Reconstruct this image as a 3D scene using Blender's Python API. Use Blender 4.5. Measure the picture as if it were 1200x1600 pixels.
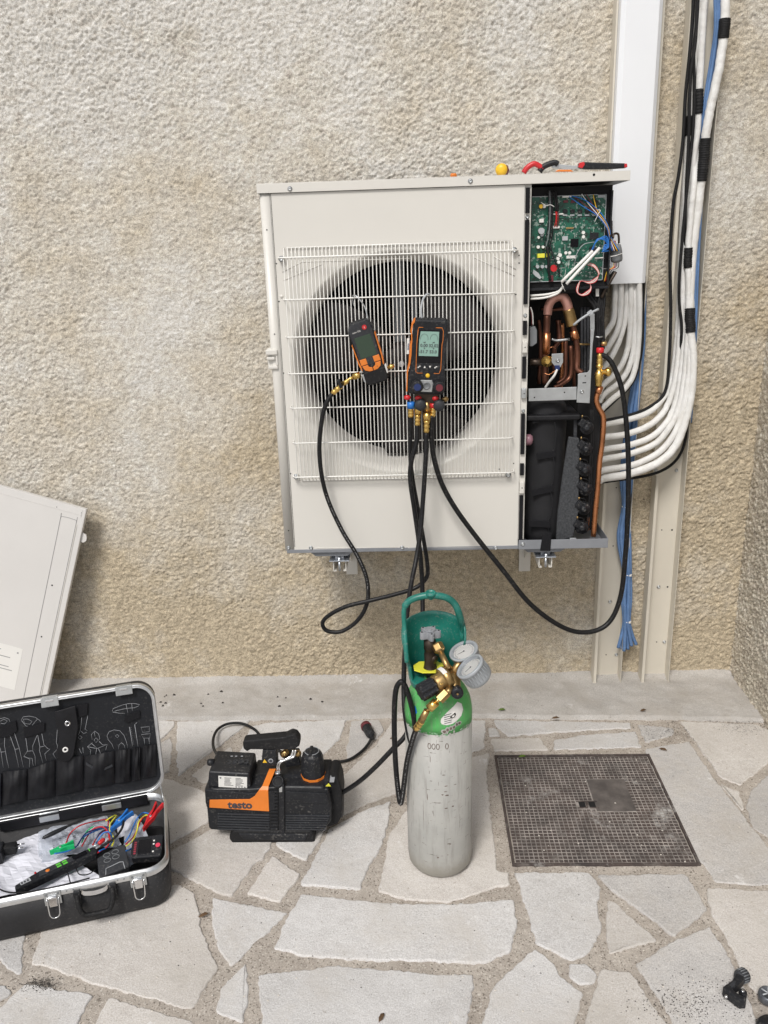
import bpy, bmesh, math, random
import numpy as np
from mathutils import Vector, Matrix
random.seed(7)
sc = bpy.context.scene
for o in list(bpy.data.objects): bpy.data.objects.remove(o)
R = math.radians
# ------------------------------------------------------------------ camera
FOC = 1277.58                                  # focal length in photograph pixels (1200 x 1600)
CAM = Vector((0.38697, -2.71693, 1.53662))
RGT = Vector((0.99909064, 0.02895975, -0.03129249))
UPV = Vector((0.02088599, 0.30742359, 0.95134353))
FWD = Vector((-0.03717072, 0.95113199, -0.30653918))
cam = bpy.data.objects.new('camera', bpy.data.cameras.new('camera'))
sc.collection.objects.link(cam); sc.camera = cam
cam.matrix_world = Matrix(((RGT.x, UPV.x, -FWD.x, CAM.x), (RGT.y, UPV.y, -FWD.y, CAM.y), (RGT.z, UPV.z, -FWD.z, CAM.z), (0, 0, 0, 1)))
cam.data.sensor_fit = 'HORIZONTAL'; cam.data.sensor_width = 36.0
cam.data.lens = FOC / 1200 * 36.0
cam.data.clip_start = .05; cam.data.clip_end = 200
# ------------------------------------------------------------------ sky, sun, exposure
SUN_EL, SUN_AZ = R(50), R(200)                 # azimuth clockwise from +Y: high, behind the camera to the left
w = bpy.data.worlds.new('World'); sc.world = w; w.use_nodes = True
nt = w.node_tree; nt.nodes.clear()
sky = nt.nodes.new('ShaderNodeTexSky'); sky.sky_type = 'NISHITA'; sky.sun_disc = False
sky.sun_elevation = SUN_EL; sky.sun_rotation = SUN_AZ; sky.dust_density = 3.0; sky.air_density = 1.0
hs = nt.nodes.new('ShaderNodeHueSaturation'); hs.inputs['Saturation'].default_value = .32
bg = nt.nodes.new('ShaderNodeBackground'); bg.inputs['Strength'].default_value = .095
wo = nt.nodes.new('ShaderNodeOutputWorld')
nt.links.new(sky.outputs[0], hs.inputs['Color']); nt.links.new(hs.outputs[0], bg.inputs['Color']); nt.links.new(bg.outputs[0], wo.inputs[0])
sl = bpy.data.lights.new('sun', 'SUN'); sl.energy = 2.0; sl.angle = R(15); sl.color = (1, .965, .92)
sun = bpy.data.objects.new('sun', sl); sc.collection.objects.link(sun)
sd = Vector((math.sin(SUN_AZ) * math.cos(SUN_EL), math.cos(SUN_AZ) * math.cos(SUN_EL), math.sin(SUN_EL)))
sun.rotation_euler = sd.to_track_quat('Z', 'Y').to_euler(); sun.location = (-1, -3, 5)
sc.view_settings.view_transform = 'Standard'; sc.view_settings.look = 'None'; sc.view_settings.gamma = 1
sc.view_settings.use_curve_mapping = False; sc.view_settings.exposure = 0.22

# ------------------------------------------------------------------ points of the place read off the photograph
def ray(px, py): return FWD + RGT * ((px - 600) / FOC) - UPV * ((py - 800) / FOC)
def pY(px, py, Y=0.0):
    d = ray(px, py); return CAM + d * ((Y - CAM.y) / d.y)
def pZ(px, py, Z=0.0):
    d = ray(px, py); return CAM + d * ((Z - CAM.z) / d.z)
def xz(poly, Y): return [(p.x, p.z) for p in (pY(a, b, Y) for a, b in poly)]

# ------------------------------------------------------------------ helpers
LOC = {}
def tag(o, label=None, cat=None, group=None, kind=None):
    if label: o['label'] = label
    if cat: o['category'] = cat
    if group: o['group'] = group
    if kind: o['kind'] = kind
    return o
def thing(name, label, cat, loc=(0, 0, 0), group=None):
    o = bpy.data.objects.new(name, None); sc.collection.objects.link(o)
    o.location = loc; o.empty_display_size = .05; LOC[o] = Vector(loc)
    return tag(o, label, cat, group)
def spline(pts, n=8, closed=False):
    P = [Vector(p) for p in pts]; out = []; m = len(P)
    rng = range(m) if closed else range(m - 1)
    for i in rng:
        p0 = P[(i - 1) % m] if closed or i > 0 else P[0] * 2 - P[1]
        p1 = P[i]; p2 = P[(i + 1) % m]
        p3 = P[(i + 2) % m] if closed or i + 2 < m else P[-1] * 2 - P[-2]
        for k in range(n):
            t = k / n
            out.append(.5 * ((2 * p1) + (p2 - p0) * t + (2 * p0 - 5 * p1 + 4 * p2 - p3) * t * t + (3 * p1 - p0 - 3 * p2 + p3) * t ** 3))
    if not closed: out.append(P[-1])
    return out
class MB:
    def __init__(s, T=None): s.v = []; s.f = []; s.sm = []; s.mi = []; s.T = T; s.m = 0
    def add(s, V, F, smooth=False):
        b = len(s.v)
        for p in V:
            p = Vector(p); s.v.append(s.T @ p if s.T else p)
        for i, f in enumerate(F):
            s.f.append([b + k for k in f]); s.sm.append(smooth if isinstance(smooth, bool) else smooth[i]); s.mi.append(s.m)
        return s
    def box(s, lo, hi):
        x0, y0, z0 = lo; x1, y1, z1 = hi
        V = [(x0, y0, z0), (x1, y0, z0), (x1, y1, z0), (x0, y1, z0), (x0, y0, z1), (x1, y0, z1), (x1, y1, z1), (x0, y1, z1)]
        return s.add(V, [(0, 3, 2, 1), (4, 5, 6, 7), (0, 1, 5, 4), (1, 2, 6, 5), (2, 3, 7, 6), (3, 0, 4, 7)])
    def cbox(s, c, d): return s.box([c[i] - d[i] / 2 for i in range(3)], [c[i] + d[i] / 2 for i in range(3)])
    def lathe(s, o, ax, prof, n=20, smooth=True, cap=True):
        o = Vector(o); ax = Vector(ax).normalized(); a = ax.orthogonal().normalized(); b = ax.cross(a)
        V = []; F = []
        for r, h in prof:
            for k in range(n):
                t = 2 * math.pi * k / n; V.append(o + ax * h + (a * math.cos(t) + b * math.sin(t)) * r)
        for i in range(len(prof) - 1):
            for k in range(n):
                F.append((i * n + k, i * n + (k + 1) % n, (i + 1) * n + (k + 1) % n, (i + 1) * n + k))
        S = [smooth] * len(F)
        if cap:
            F.append(tuple(range(n))[::-1]); F.append(tuple((len(prof) - 1) * n + k for k in range(n))); S += [False, False]
        return s.add(V, F, S)
    def cyl(s, p0, p1, r, r1=None, n=14, smooth=True):
        p0 = Vector(p0); p1 = Vector(p1); d = p1 - p0
        return s.lathe(p0, d, [(r, 0), (r if r1 is None else r1, d.length)], n, smooth)
    def tube(s, pts, r, n=8, closed=False, cap=True):
        P = [Vector(p) for p in pts]; m = len(P); V = []; F = []
        t = (P[1] - P[0]).normalized(); a = t.orthogonal().normalized()
        for i in range(m):
            if closed: t = (P[(i + 1) % m] - P[i - 1]).normalized()
            else: t = (P[min(i + 1, m - 1)] - P[max(i - 1, 0)]).normalized()
            a = (a - t * a.dot(t)).normalized(); b = t.cross(a)
            rr = r[i] if isinstance(r, (list, tuple)) else r
            for k in range(n):
                q = 2 * math.pi * k / n; V.append(P[i] + (a * math.cos(q) + b * math.sin(q)) * rr)
        for i in range(m if closed else m - 1):
            j = (i + 1) % m
            for k in range(n): F.append((i * n + k, i * n + (k + 1) % n, j * n + (k + 1) % n, j * n + k))
        S = [True] * len(F)
        if cap and not closed:
            F.append(tuple(range(n))[::-1]); F.append(tuple((m - 1) * n + k for k in range(n))); S += [False, False]
        return s.add(V, F, S)
    def prism(s, poly, o, u, v, w, smooth=False):
        """polygon in (u,v) from o, thickness vector w"""
        o = Vector(o); u = Vector(u); v = Vector(v); w = Vector(w); n = len(poly)
        ar = sum(poly[i][0] * poly[(i + 1) % n][1] - poly[(i + 1) % n][0] * poly[i][1] for i in range(n))
        if (ar > 0) != (u.cross(v).dot(w) < 0): poly = poly[::-1]
        A = [o + u * a + v * b for a, b in poly]; V = A + [p + w for p in A]
        F = [tuple(range(n)), tuple(range(2 * n - 1, n - 1, -1))] + [(i, n + i, n + (i + 1) % n, (i + 1) % n) for i in range(n)]
        return s.add(V, F, [False, False] + [smooth] * n)
    def face(s, poly, Y, th=.004, smooth=False):
        """photo polygon standing in the plane y=Y, thickness going back"""
        return s.prism(xz(poly, Y), (0, Y, 0), (1, 0, 0), (0, 0, 1), (0, th, 0), smooth)
    def sphere(s, c, r, n=12, sq=(1, 1, 1)):
        V = [(c[0], c[1], c[2] + r * sq[2])]; F = []; m = n // 2
        for i in range(1, m):
            a = math.pi * i / m
            for k in range(n):
                q = 2 * math.pi * k / n
                V.append((c[0] + r * sq[0] * math.sin(a) * math.cos(q), c[1] + r * sq[1] * math.sin(a) * math.sin(q), c[2] + r * sq[2] * math.cos(a)))
        V.append((c[0], c[1], c[2] - r * sq[2])); L = len(V) - 1
        for k in range(n): F.append((0, 1 + k, 1 + (k + 1) % n)); F.append((L, L - n + (k + 1) % n, L - n + k))
        for i in range(m - 2):
            for k in range(n): F.append((1 + i * n + k, 1 + (i + 1) * n + k, 1 + (i + 1) * n + (k + 1) % n, 1 + i * n + (k + 1) % n))
        return s.add(V, F, True)
    def obj(s, name, mats, parent=None, bevel=0, seg=2, at=None, rot=None, **kw):
        off = LOC.get(parent, Vector()) if parent else Vector()
        me = bpy.data.meshes.new(name)
        d = Vector() if at is not None else off
        me.from_pydata([tuple(p - d) for p in s.v], [], s.f)
        for i, mt in enumerate(mats if isinstance(mats, (list, tuple)) else [mats]): me.materials.append(mt)
        me.polygons.foreach_set('use_smooth', s.sm); me.polygons.foreach_set('material_index', s.mi); me.update()
        return place(me, name, parent, at, rot, bevel, seg, **kw)
def place(me, name, parent=None, at=None, rot=None, bevel=0, seg=2, **kw):
    o = bpy.data.objects.new(name, me); sc.collection.objects.link(o)
    off = LOC.get(parent, Vector()) if parent else Vector()
    if parent: o.parent = parent
    LOC[o] = off if at is None else Vector(at)
    if at is not None: o.location = Vector(at) - off
    if rot is not None: o.rotation_euler = rot.to_euler() if hasattr(rot, 'to_euler') else rot
    if bevel:
        b = o.modifiers.new('bevel', 'BEVEL'); b.width = bevel; b.segments = seg; b.limit_method = 'ANGLE'; b.angle_limit = R(32)
        b.harden_normals = False
    return tag(o, **kw)
def frame(o, ang=0, tilt=0, yaw=0):
    """x right, y up, z towards the viewer"""
    M = Matrix(((1, 0, 0, 0), (0, 0, -1, 0), (0, 1, 0, 0), (0, 0, 0, 1)))
    return Matrix.Translation(o) @ Matrix.Rotation(R(yaw), 4, 'Z') @ M @ Matrix.Rotation(R(tilt), 4, 'X') @ Matrix.Rotation(R(ang), 4, 'Z')
def text(s, size, T, mt, name, parent, depth=.0004, bold=0, align='CENTER', sx=1):
    c = bpy.data.curves.new('t', 'FONT'); c.body = s; c.size = size; c.extrude = depth; c.offset = bold
    c.align_x = align; c.align_y = 'CENTER'; c.resolution_u = 3
    to = bpy.data.objects.new('t', c); sc.collection.objects.link(to)
    me = bpy.data.meshes.new_from_object(to.evaluated_get(bpy.context.evaluated_depsgraph_get()))
    bpy.data.objects.remove(to)
    b = MB(T @ Matrix.Diagonal((sx, 1, 1, 1)))
    b.add([tuple(v.co) for v in me.vertices], [tuple(p.vertices) for p in me.polygons])
    bpy.data.meshes.remove(me)
    return b.obj(name, mt, parent)

# ------------------------------------------------------------------ materials
def nodes(name):
    m = bpy.data.materials.new(name); m.use_nodes = True; n = m.node_tree
    return m, n, n.nodes['Principled BSDF'], n.nodes.new('ShaderNodeTexCoord')
def noise(n, vec, scale, detail=3, rough=.5, sx=None):
    t = n.nodes.new('ShaderNodeTexNoise'); t.inputs['Scale'].default_value = scale; t.inputs['Detail'].default_value = detail
    t.inputs['Roughness'].default_value = rough
    if sx:
        mp = n.nodes.new('ShaderNodeMapping'); mp.inputs['Scale'].default_value = sx; n.links.new(vec, mp.inputs[0]); vec = mp.outputs[0]
    n.links.new(vec, t.inputs['Vector']); return t.outputs['Fac']
def ramp(n, fac, stops):
    r = n.nodes.new('ShaderNodeValToRGB'); e = r.color_ramp.elements
    while len(e) < len(stops): e.new(.5)
    for i, (p, c) in enumerate(stops): e[i].position = p; e[i].color = (c if len(c) == 4 else (*c, 1)) if hasattr(c, '__len__') else (c, c, c, 1)
    n.links.new(fac, r.inputs[0]); return r.outputs[0]
def mix(n, fac, a, b, mode='MIX'):
    x = n.nodes.new('ShaderNodeMix'); x.data_type = 'RGBA'; x.blend_type = mode
    for s, k in ((fac, 0), (a, 6), (b, 7)):
        if hasattr(s, 'links'): n.links.new(s, x.inputs[k])
        elif k == 0: x.inputs[0].default_value = s
        else: x.inputs[k].default_value = (*s, 1) if len(s) == 3 else s
    return x.outputs[2]
def bump(n, fac, strength, dist, prev=None):
    b = n.nodes.new('ShaderNodeBump'); b.inputs['Strength'].default_value = strength; b.inputs['Distance'].default_value = dist
    n.links.new(fac, b.inputs['Height'])
    if prev: n.links.new(prev, b.inputs['Normal'])
    return b.outputs[0]
def mat(name, col, rough=.5, metal=0, var=0, vs=6, dust=0, bmp=0, bs=200, alpha=1, trans=0, emit=0):
    m, n, p, tc = nodes(name); v = tc.outputs['Object']
    p.inputs['Base Color'].default_value = (*col, 1); p.inputs['Roughness'].default_value = rough; p.inputs['Metallic'].default_value = metal
    if max(col) < .05 and not metal: p.inputs['Specular IOR Level'].default_value = .28
    c = None
    if var:
        f = noise(n, v, vs, 5, .6); g = ramp(n, f, [(.3, tuple(x * (1 - var) for x in col)), (.7, tuple(min(1, x * (1 + var)) for x in col))]); c = g
    if dust:
        f = noise(n, v, 160, 2, .6); g = noise(n, v, 9, 3, .6)
        k = n.nodes.new('ShaderNodeMath'); k.operation = 'MULTIPLY'; n.links.new(ramp(n, f, [(.56, 0.), (.72, 1.)]), k.inputs[0]); n.links.new(ramp(n, g, [(.4, .15), (.65, 1.)]), k.inputs[1])
        k2 = n.nodes.new('ShaderNodeMath'); k2.operation = 'MULTIPLY'; n.links.new(k.outputs[0], k2.inputs[0]); k2.inputs[1].default_value = dust
        c = mix(n, k2.outputs[0], c if c else col, (.35, .33, .3))
    if c: n.links.new(c, p.inputs['Base Color'])
    if var or dust:
        f = noise(n, v, vs * 4, 4); rr = n.nodes.new('ShaderNodeMapRange'); rr.inputs[3].default_value = max(.05, rough - .12); rr.inputs[4].default_value = min(1, rough + .15)
        n.links.new(f, rr.inputs[0]); n.links.new(rr.outputs[0], p.inputs['Roughness'])
    if bmp: n.links.new(bump(n, noise(n, v, bs, 4), bmp, .001), p.inputs['Normal'])
    if trans: p.inputs['Transmission Weight'].default_value = trans
    if alpha < 1: p.inputs['Alpha'].default_value = alpha
    return m
M = {}
M['panel'] = mat('panel_paint', (.66, .64, .595), .38, var=.025, vs=3, bmp=.05, bs=700)
M['panel2'] = mat('spare_panel_paint', (.63, .615, .595), .4, var=.03, vs=3, bmp=.05, bs=700)
M['wire'] = mat('grille_wire_coating', (.80, .79, .75), .35, var=.05, vs=20)
M['duct'] = mat('white_duct_pvc', (.80, .82, .85), .35, var=.02, vs=2)
M['chan'] = mat('cream_channel_pvc', (.62, .58, .50), .45, var=.06, vs=4)
M['black'] = mat('black_plastic', (.016, .017, .02), .42, var=.25, vs=14, dust=.35)
M['blackm'] = mat('matt_black_rubber', (.012, .012, .013), .65, var=.3, vs=20, dust=.12)
M['hose'] = mat('black_hose_rubber', (.009, .009, .010), .42, var=.2, vs=30, dust=.2)
M['dark'] = mat('dark_interior', (.015, .015, .016), .7, var=.3, vs=8)
M['foam'] = mat('black_foam_strip', (.01, .01, .012), .95, bmp=.6, bs=900)
M['steel'] = mat('galvanised_steel', (.55, .57, .58), .38, .85, var=.15, vs=18)
M['zinc'] = mat('bright_zinc', (.62, .66, .72), .3, .9, var=.2, vs=30)
M['chrome'] = mat('polished_chrome', (.75, .75, .76), .15, 1)
M['alu'] = mat('brushed_aluminium', (.68, .69, .70), .33, .9, var=.12, vs=25)
M['grey'] = mat('grey_pan_paint', (.22, .23, .25), .45, var=.15, vs=9)
M['lgrey'] = mat('light_grey_plastic', (.42, .44, .46), .4, var=.08, vs=12, dust=.2)
M['mgrey'] = mat('mid_grey_plastic', (.18, .19, .20), .45, var=.1, vs=12)
M['brass'] = mat('brass', (.78, .52, .16), .25, .95, var=.2, vs=40)
M['oldbrass'] = mat('dull_brass', (.42, .28, .12), .35, .9, var=.3, vs=30)
M['dbrass'] = mat('darkened_bronze', (.06, .045, .035), .4, .7, var=.3, vs=30)
M['copper'] = mat('copper_pipe', (.62, .26, .12), .28, .95, var=.35, vs=14)
M['oxcopper'] = mat('oxidised_copper', (.17, .075, .05), .42, .8, var=.5, vs=18)
M['pinkcu'] = mat('pink_fresh_copper', (.62, .33, .27), .45, .5, var=.15, vs=18)
M['white'] = mat('white_plastic', (.78, .77, .74), .45)
M['paper'] = mat('paper_label', (.72, .71, .68), .6)
M['print'] = mat('dark_print', (.05, .05, .06), .6)
M['sprint'] = mat('grey_print', (.3, .3, .3), .6)
M['lprint'] = mat('white_line_print', (.34, .35, .37), .6)
M['orange'] = mat('orange_plastic', (.72, .20, .025), .42, var=.08, vs=18, dust=.15)
M['yellow'] = mat('yellow_plastic', (.85, .52, .03), .4, var=.05, vs=20)
M['lemon'] = mat('lemon_yellow', (.75, .72, .06), .4)
M['red'] = mat('red_plastic', (.55, .02, .025), .32, var=.1, vs=30)
M['maroon'] = mat('maroon_plastic', (.14, .02, .03), .45)
M['blue'] = mat('blue_plastic', (.02, .17, .55), .35, var=.1, vs=30)
M['dblue'] = mat('dark_blue_plastic', (.015, .03, .12), .35)
M['bluet'] = mat('blue_tubing', (.12, .22, .42), .22, var=.2, vs=20)
M['green'] = mat('green_plastic', (.01, .45, .14), .4)
M['teal'] = mat('teal_guard_plastic', (.012, .16, .125), .38, var=.35, vs=9, dust=.5)
M['pcb'] = None
M['darkgrey'] = mat('dark_grey_plastic', (.035, .037, .042), .5, var=.2, vs=20, dust=.2)
M['lcd1'] = mat('dark_green_lcd', (.035, .06, .04), .12)
M['lcd2'] = mat('grey_green_lcd', (.26, .42, .36), .15)
M['screen'] = mat('black_screen', (.006, .006, .008), .1)
M['leaf'] = mat('dry_leaf', (.12, .07, .035), .8, var=.3, vs=60)
M['grass'] = mat('fresh_green_leaf', (.12, .2, .03), .6)
def insul():
    m, n, p, tc = nodes('white_pipe_insulation'); v = tc.outputs['Object']
    c = ramp(n, noise(n, v, 30, 4, .6), [(.3, (.70, .69, .66)), (.7, (.82, .82, .81))]); n.links.new(c, p.inputs['Base Color'])
    p.inputs['Roughness'].default_value = .6
    n.links.new(bump(n, noise(n, v, 260, 3), .35, .001, bump(n, noise(n, v, 55, 4, .6), .8, .003)), p.inputs['Normal']); return m
M['insul'] = insul()
# ------------------------------------------------------------------ stucco, stone, mortar
def stucco(name, tan, white, wfac):
    m, n, p, tc = nodes(name); v = tc.outputs['Object']
    big = noise(n, v, 1.6, 7, .7); fine = noise(n, v, 42, 6, .7, (1, 1, 1.5)); grit = noise(n, v, 300, 4, .75)
    sx = n.nodes.new('ShaderNodeSeparateXYZ'); n.links.new(v, sx.inputs[0])      # paler upwards and to the left, tan below and to the right
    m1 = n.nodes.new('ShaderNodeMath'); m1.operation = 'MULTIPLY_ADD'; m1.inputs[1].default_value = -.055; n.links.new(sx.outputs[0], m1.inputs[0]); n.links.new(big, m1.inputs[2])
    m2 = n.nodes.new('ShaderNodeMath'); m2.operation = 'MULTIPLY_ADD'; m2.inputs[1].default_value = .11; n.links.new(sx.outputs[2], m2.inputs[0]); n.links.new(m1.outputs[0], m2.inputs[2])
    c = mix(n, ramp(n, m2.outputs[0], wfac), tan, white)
    c = mix(n, ramp(n, noise(n, v, 5, 5, .65), [(.56, 0.), (.75, .22)]), c, (.34, .28, .20))
    c = mix(n, .6, c, ramp(n, fine, [(.30, .16), (.42, .42), (.55, .60), (.72, .92)]), 'OVERLAY')
    c = mix(n, .6, c, ramp(n, grit, [(.34, .16), (.5, .54), (.64, .92)]), 'OVERLAY')
    sp = noise(n, v, 55, 2, .5); c = mix(n, ramp(n, sp, [(.745, 0.), (.77, .8)]), c, (.10, .07, .045))
    n.links.new(c, p.inputs['Base Color']); p.inputs['Roughness'].default_value = .95
    b = bump(n, noise(n, v, 140, 4, .7), .8, .0035); b = bump(n, noise(n, v, 420, 3, .7), .6, .0012, b)
    n.links.new(b, p.inputs['Normal']); return m
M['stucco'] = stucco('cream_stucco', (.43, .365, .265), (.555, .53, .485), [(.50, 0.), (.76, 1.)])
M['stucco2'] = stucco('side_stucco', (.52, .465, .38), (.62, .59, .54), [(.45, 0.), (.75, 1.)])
def mineral(name, a, b, grain, spots, bstr, vs=9):
    m, n, p, tc = nodes(name); v = tc.outputs['Object']
    oi = n.nodes.new('ShaderNodeObjectInfo')
    c = ramp(n, noise(n, v, vs, 6, .65), [(.3, a), (.7, b)])
    c = mix(n, .75, c, ramp(n, noise(n, v, grain, 4, .78), [(.30, .28), (.5, .52), (.70, .76)]), 'OVERLAY')
    if spots:
        c = mix(n, ramp(n, noise(n, v, 4.5, 7, .72), [(.47, 0.), (.66, .6)]), c, (.40, .365, .32))
        c = mix(n, ramp(n, noise(n, v, 14, 6, .8, (1, 1, 1)), [(.60, 0.), (.70, .5)]), c, (.34, .32, .30))
        c = mix(n, ramp(n, noise(n, v, 7.3, 5, .75, (1.3, 1, 1)), [(.63, 0.), (.70, .7)]), c, (.74, .73, .72))
    if spots: c = mix(n, ramp(n, noise(n, v, 95, 3, .6), [(.66, 0.), (.72, .75)]), c, spots)
    mr = n.nodes.new('ShaderNodeMapRange'); mr.inputs[3].default_value = .88; mr.inputs[4].default_value = 1.1; n.links.new(oi.outputs['Random'], mr.inputs[0])
    h = n.nodes.new('ShaderNodeHueSaturation'); n.links.new(c, h.inputs['Color']); n.links.new(mr.outputs[0], h.inputs['Value'])
    n.links.new(h.outputs[0], p.inputs['Base Color']); p.inputs['Roughness'].default_value = .9
    bb = bump(n, noise(n, v, grain, 3, .7), bstr, .0015); bb = bump(n, noise(n, v, vs * 3, 5, .6), bstr, .006, bb)
    n.links.new(bb, p.inputs['Normal']); return m, n, p, tc, h
M['stone'] = mineral('pale_limestone', (.48, .465, .45), (.64, .63, .62), 300, (.30, .27, .24), .6)[0]
M['stonew'] = mineral('warm_limestone', (.52, .485, .45), (.66, .63, .59), 300, (.33, .28, .23), .6)[0]
M['stoneg'] = mineral('grey_limestone', (.43, .415, .40), (.56, .54, .52), 300, (.25, .23, .21), .7)[0]
def mortar():
    m, n, p, tc, h = mineral('mortar_with_grit', (.325, .285, .245), (.455, .41, .36), 380, None, .9, 7)
    v = tc.outputs['Object']; vo = n.nodes.new('ShaderNodeTexVoronoi'); vo.inputs['Scale'].default_value = 300; n.links.new(v, vo.inputs['Vector'])
    sep = n.nodes.new('ShaderNodeSeparateColor'); n.links.new(vo.outputs['Color'], sep.inputs[0])
    c = mix(n, ramp(n, sep.outputs[0], [(.90, 0.), (.93, .7)]), h.outputs[0], (.60, .56, .5))
    c = mix(n, ramp(n, sep.outputs[1], [(.90, 0.), (.93, .7)]), c, (.12, .10, .08))
    n.links.new(c, p.inputs['Base Color']); return m
M['mortar'] = mortar()
def slabmat():
    m, n, p, tc, h = mineral('grey_concrete', (.40, .38, .355), (.53, .51, .485), 330, (.2, .18, .16), .7, 6)
    return m
M['concrete'] = slabmat()

TAB = np.random.RandomState(3).rand(512, 512).astype(np.float32)
def vn(x, y):
    xi = np.floor(x).astype(int); yi = np.floor(y).astype(int); fx = x - xi; fy = y - yi
    fx = fx * fx * (3 - 2 * fx); fy = fy * fy * (3 - 2 * fy)
    g = lambda a, b: TAB[a & 511, b & 511]
    return (g(xi, yi) * (1 - fx) + g(xi + 1, yi) * fx) * (1 - fy) + (g(xi, yi + 1) * (1 - fx) + g(xi + 1, yi + 1) * fx) * fy - .5
def rough_h(u, v):
    a = .6; p = u * math.cos(a) + v * math.sin(a); q = -u * math.sin(a) + v * math.cos(a)
    big = vn(u * 5, v * 5) * .006 + vn(u * 17 + 9, v * 17) * .004
    patch = np.clip(.80 + .8 * vn(u * 2.3 + 40, v * 2.3), .3, 1.3)
    bil = lambda x, y: np.abs(vn(x, y)) - .18
    w_ = vn(u * 30 + 3, v * 30) * .9
    return big + patch * (bil(p * 56 + w_, q * 84) * .0034 + bil(p * 118 + 5 + w_, q * 150 + 3) * .0092 + vn(u * 175, v * 175) * .0056 + vn(u * 270, v * 270 + 7) * .0042)
def sheet(name, us, vs_, fn, mt, **kw):
    U, V = np.meshgrid(us, vs_); P = fn(U, V); co = np.stack([p.ravel() for p in P], 1).astype(np.float32)
    nu, nv = len(us), len(vs_); i = (np.arange(nv - 1)[:, None] * nu + np.arange(nu - 1)[None, :]).ravel()
    F = np.stack([i, i + 1, i + nu + 1, i + nu], 1).astype(np.int32)
    me = bpy.data.meshes.new(name); me.vertices.add(len(co)); me.vertices.foreach_set('co', co.ravel())
    me.loops.add(F.size); me.loops.foreach_set('vertex_index', F.ravel()); me.polygons.add(len(F))
    me.polygons.foreach_set('loop_start', np.arange(0, F.size, 4, dtype=np.int32)); me.polygons.foreach_set('loop_total', np.full(len(F), 4, dtype=np.int32))
    me.update(calc_edges=True); me.polygons.foreach_set('use_smooth', np.ones(len(F), dtype=bool)); me.materials.append(mt)
    return place(me, name, **kw)
XC = 1.53
st = .0036
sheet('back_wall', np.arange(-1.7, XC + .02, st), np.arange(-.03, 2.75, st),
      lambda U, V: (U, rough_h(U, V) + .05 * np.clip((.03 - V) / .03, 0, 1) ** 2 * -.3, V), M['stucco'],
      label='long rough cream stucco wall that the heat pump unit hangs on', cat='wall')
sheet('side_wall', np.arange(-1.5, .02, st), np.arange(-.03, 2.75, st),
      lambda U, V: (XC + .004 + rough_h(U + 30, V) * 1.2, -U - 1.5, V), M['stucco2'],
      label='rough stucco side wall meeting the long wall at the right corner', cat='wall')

# patio: mortar bed with crazy paving
def bed(U, V):
    return U, V, -.0038 + vn(U * 60, V * 60) * .003 + vn(U * 150, V * 150) * .002 + vn(U * 8, V * 8) * .003
patio = sheet('patio', np.arange(-1.7, 1.55, .007), np.arange(-2.3, -.02, .007), bed, M['mortar'], kind='structure')
g = MB(); g.add([(-60, -80, -.03), (60, -80, -.03), (60, 2, -.03), (-60, 2, -.03)], [(0, 1, 2, 3)])
g.obj('ground', M['concrete'], kind='structure')
def jag(poly, step=.009, amp=.0026):
    out = []; n = len(poly)
    for i in range(n):
        a = Vector(poly[i]); b = Vector(poly[(i + 1) % n]); L = (b - a).length; k = max(1, int(L / step)); d = (b - a) / max(L, 1e-6); nn = Vector((-d.y, d.x))
        ph = random.random() * 9
        for j in range(k):
            t = j / k; off = (math.sin(t * L * 60 + ph) * .5 + random.uniform(-1, 1)) * amp * (1 if 0 < j else .3)
            p = a + (b - a) * t + nn * off; out.append((p.x, p.y))
    return out
def chamf(poly, c=.004):
    out = []; n = len(poly)
    for i in range(n):
        p = Vector(poly[i]); a = Vector(poly[i - 1]); b = Vector(poly[(i + 1) % n])
        la = (a - p).length; lb = (b - p).length
        k = min(c, la * .3, lb * .3)
        out += [tuple(p + (a - p) / la * k), tuple(p + (b - p) / lb * k)]
    return out
def stone(poly, mt, parent, name='paving_stone', top=.0, th=.02):
    P = [pZ(a, b, 0) for a, b in poly]; P = jag(chamf([(p.x, p.y) for p in P]))
    n = len(P); c = Vector((sum(p[0] for p in P) / n, sum(p[1] for p in P) / n))
    ar = sum(P[i][0] * P[(i + 1) % n][1] - P[(i + 1) % n][0] * P[i][1] for i in range(n))
    if ar < 0: P = P[::-1]
    tx, ty = random.uniform(-.004, .004), random.uniform(-.004, .004); dz = random.uniform(-.0008, .0012)
    H = lambda p: top + dz + tx * (p[0] - c.x) + ty * (p[1] - c.y)
    def inset(d, z):
        o = []
        for i in range(n):
            a = Vector(P[i - 1]); b = Vector(P[(i + 1) % n]); t = (b - a).normalized(); q = Vector(P[i]) + Vector((-t.y, t.x)) * d
            o.append((q.x, q.y, H(q) + z))
        return o
    rings = [inset(0, -th), inset(0, -.0035), inset(.0012, -.0012), inset(.0035, 0)]
    b = MB(); V = sum(rings, []); F = []
    for r in range(3):
        for i in range(n): F.append((r * n + i, r * n + (i + 1) % n, (r + 1) * n + (i + 1) % n, (r + 1) * n + i))
    F.append(tuple(3 * n + i for i in range(n)))
    b.add(V, F, [True] * (len(F) - 1) + [False])
    return b.obj(name, mt, parent)
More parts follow.
